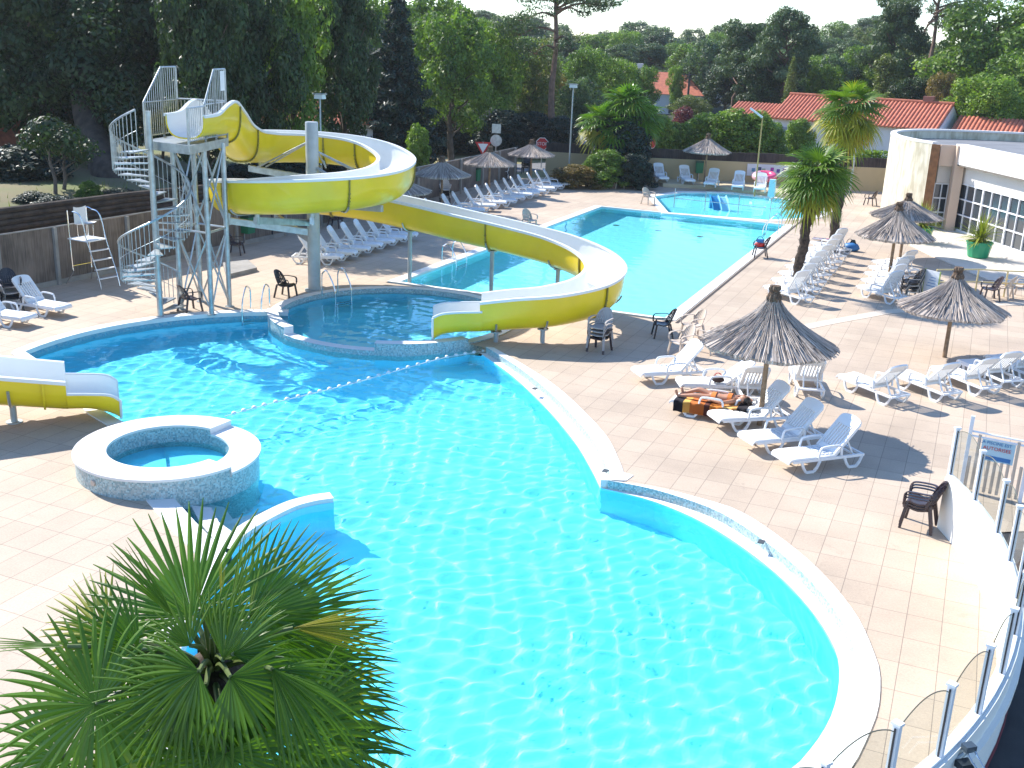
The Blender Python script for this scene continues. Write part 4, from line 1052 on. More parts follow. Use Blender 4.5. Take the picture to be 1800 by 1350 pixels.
for i in range(26):
    y = 4+i*2.6; row = []
    for j in range(22):
        x = -29.0-0.25*0-j*2.2; e = min(1, max(0, (66-y)/16)); z = 1.9*e*min(1, 0.9+j*0.05)*(1 if j else 0.72)+0.25*noise.noise(Vector((x*.1, y*.1, 0)))*e-0.05*(1-e); row.append(V3(x+ (0.012*(y-6))*0.5, y, z))
    rows.append(row)
bk.grid(rows, flip=False); struct('bank', bk, BANK, smooth='all')
# cream wall with heather screen on top
cw = thing('boundary_wall', 'cream rendered boundary wall topped with a dark heather screen, across the back', 'wall', (-20, 66, 0))
WP = [G(958, 307), G(1000, 314), G(1050, 317), G(1120, 318), G(1200, 319), G(1300, 324), G(1400, 328), G(1500, 332), G(1600, 337), G(1750, 346)]
WP = [V3(p.x, p.y) for p in WP]
ln = WP[-1]-WP[3]; 
WP = [WP[0].lerp(WP[3], t) for t in (0, 0.33, 0.66)]+[WP[3].lerp(WP[-1], t) for t in (0, 0.15, 0.3, 0.45, 0.6, 0.8, 1.0)]
mb = MB(); nrm = V3(-ln.y, ln.x).normalized()*0.18
mb.grid([WP, [p+V3(0, 0, 1.45) for p in WP], [p+nrm+V3(0, 0, 1.45) for p in WP], [p+nrm for p in WP]]); mb.build('rendered_wall', CREAMW, cw, world=True)
rp = []
for a, b in zip(WP[:-1], WP[1:]): rp += [a.lerp(b, i/10) for i in range(10)]
mb = MB(); n1 = nrm*0.3; n2 = nrm*0.8; tp = [1.45+0.56+rnd.uniform(-0.035, 0.035) for p in rp]
mb.grid([[p+n1+V3(0, 0, 1.40) for p in rp], [p+n1+V3(0, 0, z) for p, z in zip(rp, tp)], [p+n2+V3(0, 0, z) for p, z in zip(rp, tp)], [p+n2+V3(0, 0, 1.40) for p in rp]]); mb.build('heather_screen', REEDB, cw, world=True)

# ------------------------------------------------------------------ curved parapet with glass screen
GLASS = glass_mat('clear_glass', (0.84, 0.89, 0.87)); WFR = mat('white_aluminium', (0.78, 0.78, 0.80), 0.4)
wr = mat('white_render', (0.82, 0.79, 0.72), 0.85, var=0.05, scale=1.0)
WC = (-9.54, 15.12); par = thing('curved_parapet', 'curved white parapet wall along the bottom right, carrying the glass screen', 'wall', (0.4, 14, 0))
angs = [25.2-i*3.0 for i in range(44)]
def wp(a, r, z): return V3(WC[0]+r*math.cos(R(a)), WC[1]+r*math.sin(R(a)), z)
mb = MB(); mb.grid([[wp(a, 10.82, 0) for a in angs], [wp(a, 10.82, 1.0) for a in angs], [wp(a, 11.0, 1.0) for a in angs], [wp(a, 11.0, -0.1) for a in angs]]); 
mb.add([wp(angs[0], 10.82, 0), wp(angs[0], 11.0, 0), wp(angs[0], 11.0, 1.0), wp(angs[0], 10.82, 1.0)], [(0, 1, 2, 3), (3, 2, 1, 0)]); mb.build('wall_body', wr, par, world=True)
mb = MB(); mb.grid([[wp(a, 11.0, 0.75) for a in angs], [wp(a, 11.07, 0.74) for a in angs], [wp(a, 11.07, 0.64) for a in angs], [wp(a, 11.0, 0.63) for a in angs]]); mb.build('outer_ledge', wr, par, world=True)
mb = MB(); mb.grid([[wp(a, 11.004, -0.1) for a in angs], [wp(a, 11.02, -0.02) for a in angs], [wp(a, 11.004, 0.06) for a in angs]]); mb.build('red_joint', mat('red_mastic', (0.16, 0.02, 0.03), 0.7), par, world=True)
gs = thing('glass_screen', 'row of curved-top glass panes between white posts on the curved parapet', 'glass screen', (0.4, 14, 1.0))
# post angles from their feet in the photo
feet = [(1671, 836), (1711, 881), (1748, 938), (1772, 988), (1790, 1055), (1792, 1120), (1772, 1190), (1721, 1258), (1647, 1331)]
pa = [math.degrees(math.atan2(G(x, y, 1.0).y-WC[1], G(x, y, 1.0).x-WC[0])) for x, y in feet]
st_ = (pa[-1]-pa[-3])/2
pa += [pa[-1]+st_*k for k in (1, 2, 3, 4, 5, 6)]
for a in pa:
    mb = MB(); mb.box(wp(a, 10.91, 1.45), (0.075, 0.06, 0.90), rz=R(a)); mb.box(wp(a, 10.91, 1.915), (0.10, 0.085, 0.03), rz=R(a)); mb.build('post', WFR, gs, world=True); mb = MB(); tn = V3(-math.sin(R(a)), math.cos(R(a)), 0); mb.box(wp(a, 10.91, 1.44)-tn*0.036, (0.018, 0.010, 0.86), rz=R(a)); mb.build('dark_strip', DARK, gs, world=True)  # each post carries a thin dark strip down one edge
mb = MB(); mb.grid([[wp(a, r, z) for a in [pa[0]+(pa[-1]-pa[0])*i/40 for i in range(41)]] for r, z in ((10.87, 1.004), (10.87, 1.035), (10.95, 1.035), (10.95, 1.004))]); mb.build('base_rail', WFR, gs, world=True)
EDGE = mat('glass_edge', (0.16, 0.15, 0.10), 0.2)
for i, (a, b) in enumerate(zip(pa[:-1], pa[1:])):
    A, B = wp(a, 10.91, 0), wp(b, 10.91, 0); n = 14; lo, hi = [], []
    d = (B-A).normalized()*0.05; A, B = A+d, B-d
    for k in range(n+1):
        t = k/n; z = 1.84+0.15*math.sin(math.pi*t)**0.8; q = A.lerp(B, t); lo.append(V3(q.x, q.y, 1.05)); hi.append(V3(q.x, q.y, max(z, 1.35)))
    mb = MB(); mb.grid([lo, hi]); mb.build('glass_pane', GLASS, gs, world=True)
    mb = MB(); mb.tube(hi, 0.007, 5); mb.build('pane_edge', EDGE, gs, world=True)

# gate with information board beyond the parapet
gt = thing('entrance_gate', 'white framed glass gate with blue notice board behind the glass screen, far right', 'gate', G(1740, 845, 0))
ga, gb = G(1688, 860, 0), G(1800, 885, 0); gd = (gb-ga); gl_ = gd.length; gd.normalize()
def gp_(t, z): return ga+gd*t+V3(0, 0, z)
for t_ in (0.0, gl_*0.93):
    mb = MB(); mb.bar(gp_(t_, 0), gp_(t_, 1.55), 0.07, 0.07); mb.build('gate_post', WFR, gt, world=True)
mb = MB()
for z in (1.15, 1.24): mb.tube([gp_(0, z), gp_(gl_, z)], 0.022, 8)
mb.build('top_rail', WFR, gt, world=True)
for k in range(9):
    mb = MB(); q = gl_*(0.06+k*0.1); mb.tube([gp_(q, 0.05), gp_(q, 0.72 if k not in (1, 7) else 1.2)], 0.03, 8); mb.build('bar', CREAM, gt, world=True)
sgn = MB(); sgn.bar(gp_(0.24, 0.93), gp_(gl_*0.72, 0.93), 0.02, 0.44); sg = sgn.build('notice_board', mat('pale_blue_board', (0.42, 0.60, 0.68), 0.5), gt, world=True)
def text(s, size, loc, rot, m, name, parent=None, label=None, ext=0.001, align='CENTER'):
    c = bpy.data.curves.new(name, 'FONT'); c.body = s; c.size = size; c.extrude = ext; c.align_x = align; c.align_y = 'CENTER'; c.resolution_u = 3
    o = bpy.data.objects.new(name, c); COL.objects.link(o)
    dg = bpy.context.evaluated_depsgraph_get(); me = bpy.data.meshes.new_from_object(o.evaluated_get(dg)); bpy.data.objects.remove(o)
    me.materials.clear(); me.materials.append(m); o = bpy.data.objects.new(name, me); COL.objects.link(o)
    Mx = Matrix.Translation(loc) @ rot
    if parent:
        o.parent = parent; Mx = (parent.parent.matrix_basis if parent.parent else parent.matrix_basis).inverted() @ Mx
    o.matrix_basis = Mx
    return o
RED = mat('red_paint', (0.55, 0.02, 0.02), 0.5); BLUE = mat('blue_paint', (0.03, 0.16, 0.40), 0.5)
nrm_ = V3(gd.y, -gd.x).normalized()
if nrm_.y > 0: nrm_ = -nrm_
rot_ = Matrix((( gd.x, 0, nrm_.x, 0), (gd.y, 0, nrm_.y, 0), (0, 1, 0, 0), (0, 0, 0, 1)))
text('LA PISCINE EST', 0.085, gp_(gl_*0.42, 1.08)+nrm_*0.02, rot_, BLUE, 'lettering', sg)
text('AUTORISEE', 0.10, gp_(gl_*0.45, 0.97)+nrm_*0.02, rot_, RED, 'lettering', sg)
mb = MB(); mb.bar(gp_(0.3, 0.78)+nrm_*0.014, gp_(gl_*0.68, 0.78)+nrm_*0.014, 0.006, 0.08); mb.build('blue_stripe', BLUE, sg, world=True)

# ------------------------------------------------------------------ curved building on the right
PINK = reed_mat('board_marked_concrete', (0.44, 0.38, 0.27), (0.66, 0.60, 0.47), 5.0)
BW = mat('white_facade', (0.74, 0.70, 0.66), 0.8, var=0.06, scale=0.6)
PINKW = mat('pinkish_render', (0.60, 0.45, 0.34), 0.85, var=0.08, scale=0.7)
TRIM = mat('brown_board', (0.28, 0.12, 0.045), 0.7, var=0.3, scale=5)
ROOFG = mat('grey_roof_felt', (0.20, 0.205, 0.215), 0.9, var=0.2, scale=0.6)
bd = thing('pavilion', 'low white pavilion with curved board-marked wall and gridded windows on the right', 'building', (-2, 57, 0))
BT = 4.12
cv = [(p.x, p.y) for p in spline([G(1655, 262, BT+0.0), V3(-2.35, 56.9, 0), V3(-3.3, 58.0, 0), V3(-4.3, 60.0, 0), V3(-4.75, 62.3, 0), V3(-4.5, 64.6, 0), V3(-3.4, 66.6, 0), V3(-1.5, 68.0, 0), V3(2.0, 69.2, 0), V3(14, 71.5, 0)][1:], 8)]
def shell(path, z0, z1, th, m, nm):
    P = [V3(p[0], p[1]) for p in path]; ins = []
    for i, p in enumerate(P):
        t = P[min(i+1, len(P)-1)]-P[max(i-1, 0)]; t.normalize(); ins.append(p+V3(t.y, -t.x)*th)
    mb = MB(); mb.grid([[p+V3(0, 0, z0) for p in P], [p+V3(0, 0, z1) for p in P], [p+V3(0, 0, z1) for p in ins], [p+V3(0, 0, z0) for p in ins]])
    mb.add([P[0]+V3(0, 0, z0), P[0]+V3(0, 0, z1), ins[0]+V3(0, 0, z1), ins[0]+V3(0, 0, z0)], [(0, 1, 2, 3)])
    return mb.build(nm, m, bd, world=True)
shell(cv, 0, BT, 0.22, PINK, 'curved_wall')
P0 = V3(cv[0][0], cv[0][1])
shell([(x-0.02, y-0.0) for x, y in cv], BT-0.002, BT+0.10, 0.30, BW, 'wall_coping')
mb = MB(); mb.box((P0.x+0.16, P0.y-0.07, BT/2), (0.40, 0.12, BT-0.02)); mb.build('end_board', TRIM, bd, world=True)
# recess with the door, splay and long glazed front
F0, F1 = V3(-0.92, 57.45), V3(2.27, 51.8); fd = (F1-F0).normalized(); fn = V3(-fd.y, fd.x)   # fn points into the building?
if fn.x < 0: fn = -fn
Fend = F0+fd*16
R0, R1 = V3(P0.x+0.35, P0.y+0.25), F0+fn*0.0
def wall(a, b, z0, z1, m, nm, off=0.0, th=0.12):
    d = (b-a).normalized(); n = V3(-d.y, d.x); n = -n if n.x < 0 else n
    mb = MB(); a, b = a+n*off, b+n*off; mb.add([a+V3(0, 0, z0), b+V3(0, 0, z0), b+V3(0, 0, z1), a+V3(0, 0, z1), a+n*th+V3(0, 0, z0), b+n*th+V3(0, 0, z0), b+n*th+V3(0, 0, z1), a+n*th+V3(0, 0, z1)], [(0, 1, 2, 3), (7, 6, 5, 4), (0, 4, 5, 1), (3, 2, 6, 7), (0, 3, 7, 4), (1, 5, 6, 2)])
    return mb.build(nm, m, bd, world=True)
DD = V3(-1.35, 57.35); Q0 = V3(-2.0, 57.15)
wall(Q0, DD, 3.1, BT-0.02, PINKW, 'fascia'); wall(Q0+V3(0, 0.5), DD+V3(0, 0.5), 2.25, 3.1, BW, 'wall_panel')
wall(DD, F0-fd*0.02, 0, BT-0.02, PINKW, 'pillar', th=0.5)
wall(F0, Fend, 3.25, BT+0.06, BW, 'fascia', off=-0.45, th=0.5)
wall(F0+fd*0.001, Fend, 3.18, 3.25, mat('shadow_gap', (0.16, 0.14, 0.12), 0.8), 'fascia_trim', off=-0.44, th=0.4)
wall(F0+fd*0.002, Fend, 2.35, 3.2, BW, 'wall_panel'); wall(F0+fd*0.002, Fend, 0, 0.10, BW, 'plinth', off=-0.03)
DGL = mat('dark_window_glass', (0.05, 0.06, 0.07), 0.08, spec=0.6)
INT = mat('dim_room', (0.10, 0.085, 0.07), 0.9)
WG_ = wall(F0+fd*0.1, Fend, 0.1, 2.35, DGL, 'window', off=0.06, th=0.02)
for k in range(0, 21):
    q = F0+fd*(0.05+k*0.76); w_ = 0.10 if k % 3 == 0 else 0.045
    mb = MB(); mb.bar(q+fn*0.03+V3(0, 0, 0.1), q+fn*0.03+V3(0, 0, 2.35), w_, 0.09 if k % 3 == 0 else 0.07, up=fn); mb.build('mullion', WFR, WG_, world=True)
for z in (0.13, 0.86, 1.60, 2.32): mb = MB(); mb.bar(F0+fn*0.025+V3(0, 0, z), Fend+fn*0.025+V3(0, 0, z), 0.075, 0.055); mb.build('transom', WFR, WG_, world=True)
# door in the recess
dr = wall(Q0+V3(0.02, 0.45), DD+V3(-0.05, 0.45), 0.05, 2.2, DGL, 'door', th=0.03)
for z in (0.06, 0.8, 1.5, 2.2): mb = MB(); mb.bar(Q0+V3(0, 0.42, z), DD+V3(0, 0.42, z), 0.05, 0.07); mb.build('door_rail', WFR, dr, world=True)
for t_ in (0.0, 0.5, 0.95): mb = MB(); q = Q0.lerp(DD, t_)+V3(0, 0.41, 0); mb.bar(q+V3(0, 0, 0.05), q+V3(0, 0, 2.2), 0.06, 0.05); mb.build('door_stile', WFR, dr, world=True)
mb = MB(); rf = [(p[0]+0.12, p[1]) for p in cv]+[(20, 70), (Fend.x, Fend.y), (F0.x-0.3, F0.y), (-2.0, 57.1)]
ar = sum(rf[i][0]*rf[(i+1) % len(rf)][1]-rf[(i+1) % len(rf)][0]*rf[i][1] for i in range(len(rf)))
mb.prism(rf if ar > 0 else rf[::-1], 3.55, 3.7); mb.build('flat_roof', ROOFG, bd, world=True)
wall(F0+fd*(-0.4)+V3(-0.3, 0.6), F0+fd*16+V3(-0.3, 0.6), 3.7, 3.95, ROOFG, 'roof_upstand', off=0.9, th=0.1)
mb = MB()
for px_ in ((1648, 395), (1606, 392)): pass

# ------------------------------------------------------------------ white house with red tiled roof
HW = mat('white_house_render', (0.66, 0.66, 0.70), 0.85, var=0.05, scale=0.5)
TILE = mat('clay_tiles', (0.52, 0.16, 0.085), 0.8, scale=3.0, col2=(0.38, 0.105, 0.06), bump=0.3)
SHUT = mat('grey_blue_shutter', (0.23, 0.27, 0.36), 0.7)
def tiled_roof(e0, e1, r0, r1, parent, m=TILE, pitch=0.30, rad=0.10):
    """rolls run from the ridge (r0..r1) down to the eaves (e0..e1)"""
    n = max(4, int((e1-e0).length/pitch)); mb = MB(); rows_e, rows_r = [], []; k = 6
    up = (e1-e0).cross(r0-e0).normalized()
    if up.z < 0: up = -up
    for i in range(n*k+1):
        t = i/(n*k); h = rad*abs(math.sin(math.pi*i/k)); rows_e.append(e0.lerp(e1, t)+up*h); rows_r.append(r0.lerp(r1, t)+up*h)
    mid = [[a.lerp(b, j/5)+up*(0.012*(j % 2)) for a, b in zip(rows_e, rows_r)] for j in range(6)]
    low = [a-up*0.10 for a in rows_e]
    mb.grid([low]+mid); return mb.build('roof', m, parent, world=True)
hs = thing('house', 'long white bungalow with a ribbed red tile roof beyond the back wall', 'house', (-10, 85, 0))
def up_to(p, py):
    lo, hi = -3, 15
    for _ in range(40):
        m_ = (lo+hi)/2
        if PX((p.x, p.y, m_))[1] > py: lo = m_
        else: hi = m_
    return lo
E0, E1 = AT(1352, 208, 88.5), AT(1648, 229, 81.5)
E1.z = E0.z = (E0.z+E1.z)/2
ed = (E1-E0).normalized(); en = V3(-ed.y, ed.x)
hb = 5.0
A0, A1 = V3(E0.x, E0.y), V3(E1.x, E1.y)
mb = MB(); mb.prism([(p.x, p.y) for p in (A0+en*0.4, A1+en*0.4-ed*0.1, A1+en*8, A0+en*8)], 0, E0.z-0.02); mb.build('wall', HW, hs, world=True)
RZ = E0.z+1.75
tiled_roof(V3(E0.x, E0.y, E0.z), V3(E1.x, E1.y, E0.z), V3(*(A0+en*4.2).xy, RZ), V3(*(A1+en*4.2).xy, RZ), hs)
tiled_roof(V3(*(A1+en*8.6).xy, E0.z), V3(*(A0+en*8.6).xy, E0.z), V3(*(A1+en*4.2).xy, RZ), V3(*(A0+en*4.2).xy, RZ), hs)
for q in (A0+en*0.4, A1+en*0.4-ed*0.12):
    mb = MB(); mb.add([q+V3(0, 0, E0.z-0.03), q+en*7.6+V3(0, 0, E0.z-0.03), q+en*3.8+V3(0, 0, RZ-0.08), q+ed*0.1+V3(0, 0, E0.z-0.03), q+ed*0.1+en*7.6+V3(0, 0, E0.z-0.03), q+ed*0.1+en*3.8+V3(0, 0, RZ-0.08)], [(0, 1, 2), (5, 4, 3), (0, 3, 4, 1), (1, 4, 5, 2), (2, 5, 3, 0)]); mb.build('gable', HW, hs, world=True)
mb = MB(); mb.tube([V3(*(A0+en*4.2).xy, RZ+0.1), V3(*(A1+en*4.2).xy, RZ+0.1)], 0.13, 8); mb.build('ridge_tiles', TILE, hs, smooth=True, world=True)
mb = MB(); mb.box(V3(*(A1-ed*2.0+en*4.4).xy, RZ+0.25), (0.8, 0.6, 0.6), rz=math.atan2(ed.y, ed.x)); mb.build('chimney', mat('chimney_brick', (0.30, 0.14, 0.10), 0.9), hs, world=True)
def hwin(px0, px1, py0, py1, nm, m, off=0.33, z=None):
    pass
def on_front(px):       # distance along the facade that is seen at pixel column px
    lo, hi = 0, (A1-A0).length
    for _ in range(40):
        m_ = (lo+hi)/2; q = A0+ed*m_+en*0.4
        if PX((q.x, q.y, 1.5))[0] < px: lo = m_
        else: hi = m_
    return lo
Z0, Z1 = up_to(A0+ed*on_front(1510)+en*0.4, 262), up_to(A0+ed*on_front(1510)+en*0.4, 234)
for x0, x1, nm, m in ((1368, 1385, 'shutter', SHUT), (1386, 1414, 'window', DGL), (1416, 1432, 'shutter', SHUT), (1492, 1506, 'window', DGL), (1507, 1522, 'shutter', SHUT), (1474, 1491, 'shutter', SHUT)):
    a, b = A0+ed*on_front(x0)+en*0.34, A0+ed*on_front(x1)+en*0.34
    mb = MB(); mb.bar(a+V3(0, 0, (Z0+Z1)/2), b+V3(0, 0, (Z0+Z1)/2), 0.06, Z1-Z0, up=(0, 0, 1)); mb.build(nm, m, hs, world=True)
# lower wings either side
E2, E3 = AT(1296, 190, 92.0), AT(1360, 207.5, 87.0); wz = E0.z-0.35
W0, W1 = A0-ed*4.6+en*0.9, A0+en*0.9
tiled_roof(V3(*W0.xy, wz), V3(*W1.xy, wz), V3(*(W0+en*3.3).xy, wz+1.25), V3(*(W1+en*3.3).xy, wz+1.25), hs)
mb = MB(); mb.prism([(p.x, p.y) for p in (W0+en*0.3, W1+en*0.3, W1+en*6, W0+en*6)], 0, wz-0.03); mb.build('wall', HW, hs, world=True)
W2, W3 = A1+en*1.2+ed*0.5, A1+en*1.2+ed*5.5
tiled_roof(V3(*W2.xy, wz), V3(*W3.xy, wz), V3(*(W2+en*3.0).xy, wz+1.3), V3(*(W3+en*3.0).xy, wz+1.3), hs)
mb = MB(); mb.prism([(p.x, p.y) for p in (A1+en*0.5-ed*0.02, W3+en*0.3, W3+en*6, A1+en*6-ed*0.02)], 0, wz-0.03); mb.build('wall', HW, hs, world=True)
def cottage(nm, label, px, py, dist, w, d, eave, rise, rz, chim=True):
    c = AT(px, py, dist); base = V3(c.x, c.y, 0); t = thing('cottage', label, 'house', base, rz, 'distant cottages')
    ze = c.z; mb = MB(); mb.prism([(-w/2, -d/2), (w/2, -d/2), (w/2, d/2), (-w/2, d/2)], 0, ze); mb.build('wall', HW, t)
    r = MB(); o = 0.3; P = [V3(-w/2-o, -d/2-o, ze), V3(w/2+o, -d/2-o, ze), V3(w/2+o, d/2+o, ze), V3(-w/2-o, d/2+o, ze), V3(-w/2+d*0.3, 0, ze+rise), V3(w/2-d*0.3, 0, ze+rise)]
    r.add(P, [(0, 1, 5, 4), (1, 2, 5), (2, 3, 4, 5), (3, 0, 4), (3, 2, 1, 0)]); r.build('roof', TILE, t)
    if chim:
        m = MB(); m.box((-w/2+1.0, -0.6, ze+rise+0.1), (0.9, 0.7, 1.6)); m.build('chimney', BW, t)
    m = MB(); m.box((w*0.15, -d/2-0.02, ze-1.6), (1.2, 0.06, 1.2)); m.build('window', DGL, t)
    return t
cottage('c', 'far cottage with an orange hipped roof and white chimney among the trees', 1172, 163, 132, 9, 8, 3, 2.4, R(10))
cottage('c', 'farther cottage whose orange roof shows behind the thin dark utility pole', 1203, 148, 150, 13, 7, 3, 1.5, R(6), False)
cottage('c', 'cottage with a pink roof glimpsed through the dark trees behind the slide', 540, 208, 66, 8, 7, 3, 1.6, R(30), False)
# brick outbuilding glimpsed on the left
ob = thing('brick_shed', 'dark red brick shed half hidden by the trees at the left edge', 'shed', V3(-43.0, 33, 1.8))
p_ = AT(38, 316, 52); ob.location = (p_.x, p_.y, 1.7)
BR = mat('red_brick', (0.20, 0.065, 0.04), 0.9, var=0.4, scale=5)
mb = MB(); mb.box((0, 0, 1.3), (4.4, 4, 2.9), rz=R(25)); mb.build('wall', BR, ob)
mb = MB(); mb.box((0, 0, 2.85), (4.9, 4.5, 0.2), rz=R(25)); mb.build('roof', ROOFG, ob)
# ------------------------------------------------------------------ pool fittings
def ladder(a, b, inward, label, drop=0.7, h=0.75, zdeck=0.02, steps=3, reach=0.55, hoop=False):
    """grab rails at deck points a and b, arching over the edge towards `inward`"""
    a, b = Vector(a), Vector(b); c = (a+b)/2; iw = Vector(inward).normalized()
    t = thing('pool_ladder', label, 'ladder', V3(c.x, c.y, 0), 0, 'steel pool ladders')
    for p in (a, b):
        m = MB(); Q = spline([p+V3(0, 0, zdeck), p+V3(0, 0, h*0.75), p+iw*0.10+V3(0, 0, h*0.97), p+iw*0.28+V3(0, 0, h), p+iw*reach*0.92+V3(0, 0, h*0.45), p+iw*reach+V3(0, 0, -0.1), p+iw*reach+V3(0, 0, -drop)], 6); m.tube(Q, 0.022, 8); m.build('grab_rail', CHROME, t, smooth=True, world=True)
    for k in range(steps):
        m = MB(); z = -0.18-k*0.24; m.bar(a+iw*reach+V3(0, 0, z), b+iw*reach+V3(0, 0, z), 0.08, 0.03); m.build('step', CHROME, t, world=True)
    return t
def toc(p, c=(-14.0, 20.0)): return Vector((c[0]-p.x, c[1]-p.y, 0))
a, b = G(441, 545), G(474, 541); ladder(a, b, V3(0.15, -1, 0), 'steel pool ladder in the back corner of the big pool, next to the round pool')
a, b = G(566, 521, 0.0), G(594, 516, 0.0); ladder(a, b, V3(RC[0]-a.x, RC[1]-a.y, 0), 'steel pool ladder into the round pool, right of the grey mast foot', zdeck=0.03, h=0.85, reach=0.65)
ladder(V3(-18.15, 36.0), V3(-18.15, 36.9), V3(1, 0, 0), 'steel pool ladder on the shaded left side of the lap pool', reach=0.6)
ladder(V3(-8.2, 50.6), V3(-8.2, 51.4), V3(-1, 0.0, 0), 'steel pool ladder at the far right corner of the lap pool', reach=0.7, h=0.85)
# floating line
fl = thing('float_line', 'rope with white floats crossing the big pool from the round pool', 'float line', G(700, 660, ZW))
Lp = spline([G(882, 614, ZW), G(850, 618, ZW), G(780, 630, ZW), G(700, 652, ZW), G(620, 675, ZW), G(540, 695, ZW), G(470, 712, ZW), G(395, 733, ZW)], 14)
Lp = [p+V3(0, 0, 0.012) for p in Lp]; mb = MB(); mb.tube(Lp, 0.012, 6); mb.build('rope', WHITE, fl, smooth=True, world=True)
acc = 0; last = Lp[0]; k = 0
for p in Lp[1:]:
    acc += (p-last).length; last = p
    if acc > 0.27 and k < 60:
        acc = 0; k += 1; mb = MB(); mb.ball(p+V3(0, 0, 0.015), (0.062, 0.062, 0.05), 10, 6); mb.build('float', WHITE, fl, smooth=True, world=True)
# drains and skimmers
GRATE = mat('dark_grating', (0.06, 0.07, 0.075), 0.6)
for q, t_ in (((1081, 425), 'dark floor drain of the lap pool, leftmost'), ((1155, 435), 'dark floor drain of the lap pool, middle'), ((1228, 446), 'dark floor drain of the lap pool, rightmost')):
    p = G(q[0], q[1], -1.12); mb = MB(); mb.lathe([(0, 0.015), (0.16, 0.015), (0.17, 0)], 14); o = mb.build('pool_drain', GRATE); o.location = (p.x, p.y, -1.495); tag(o, t_, 'drain', 'lap pool drains')
for q, t_ in (((940, 685), 'small grey skimmer lid in the white coping, nearest the slide'), ((1064, 830), 'small grey skimmer lid in the white coping beside the notch'), ((1338, 955), 'small grey skimmer lid on the coping of the lower pool'), ((1465, 1275), 'small grey skimmer lid at the bottom right of the pool edge')):
    p = G(q[0], q[1], 0); mb = MB(); mb.box((0, 0, 0.005), (0.11, 0.15, 0.012)); o = mb.build('skimmer_lid', GRATE); o.location = (p.x, p.y, 0.026 if q[0] != 1465 else -0.17); tag(o, t_, 'skimmer lid', 'skimmer lids')
# foam patches
# ------------------------------------------------------------------ paddling pool railing and toys
rl = thing('pool_railing', 'thin steel railing along the near side of the paddling pool', 'railing', G(1300, 380))
rp_ = [G(1184.5, 365), G(1238.5, 371), G(1297, 377), G(1352.5, 384), G(1373, 382), G(1398.5, 379), G(1440, 374)]
rp_ = [V3(p.x, p.y) for p in rp_]
for p in rp_: m = MB(); m.tube([p, p+V3(0, 0, 1.0)], 0.022, 8); m.build('rail_post', STEEL, rl, smooth=True, world=True)
for z in (0.5, 1.0): m = MB(); m.tube([p+V3(0, 0, z) for p in (rp_ if z == 0.5 else rp_[1:])], 0.02, 8); m.build('rail', STEEL, rl, world=True)
SLB = mat('blue_toy_plastic', (0.02, 0.22, 0.45), 0.4)
for (px_, py_), t_ in (((1257, 366), 'small blue toddler slide in the paddling pool, left half'), ((1272, 368), 'small blue toddler slide in the paddling pool, right half')):
    p = G(px_, py_, -0.05); t = thing('toddler_slide', t_, 'toy slide', V3(p.x, p.y, -0.4), R(-60), 'toddler slides')
    m = MB(); rows = []
    for i in range(9):
        u = i/8; x = -0.5+1.0*u; z = 0.95-0.75*u**1.4; rows.append([V3(x, -0.22, z+0.12), V3(x, -0.18, z), V3(x, 0.18, z), V3(x, 0.22, z+0.12), V3(x, 0.22, z-0.05), V3(x, -0.22, z-0.05)])
    m.grid(rows, closed=True); m.build('chute', mat('pale_blue_toy', (0.25, 0.60, 0.75), 0.4) if px_ > 1260 else SLB, t, smooth=40)
    m = MB(); m.box((-0.42, 0, 0.45), (0.25, 0.40, 0.9), taper=(0.6, 0.9)); m.build('base', SLB, t)
p = G(1355, 352, -0.05); ms = thing('water_spout', 'pale blue box-shaped water spout on a post in the paddling pool', 'fountain', V3(p.x, p.y, -0.4))
m = MB(); m.box((0, 0, 1.05), (0.38, 0.38, 0.95), taper=(0.85, 0.85)); m.build('spout_box', mat('pale_cyan_plastic', (0.45, 0.70, 0.75), 0.4), ms)
m = MB(); m.tube([(0, 0, 0), (0, 0, 0.6)], 0.09, 10); m.build('spout_post', WHITE, ms)
p = G(1342, 326, ZT); fr_ = thing('rubber_ring', 'big pink and white inflatable ring lying on a lounger by the paddling pool', 'inflatable ring', V3(p.x, p.y, ZT+0.55))
for a0, a1, m_ in ((-60, 130, mat('pink_vinyl', (0.75, 0.10, 0.22), 0.3)), (130, 300, mat('pale_pink_vinyl', (0.75, 0.45, 0.50), 0.3))):
    m = MB(); m.tube([(0.55*math.cos(R(a)), 0.50*math.sin(R(a)), 0.10*math.sin(R(a))) for a in range(a0, a1+1, 10)], 0.21, 12); m.build('ring_segment', m_, fr_, smooth=60)
# wall posters behind
pb = thing('poster_board', 'white poster board with small pictures on the cream wall above the pink ring', 'poster board', (0, 0, 0))
a, b = AT(1312, 304, 70.5), AT(1382, 310, 69.0); b.z = a.z; pb.location = a
pn = V3((b-a).y, -(b-a).x).normalized()
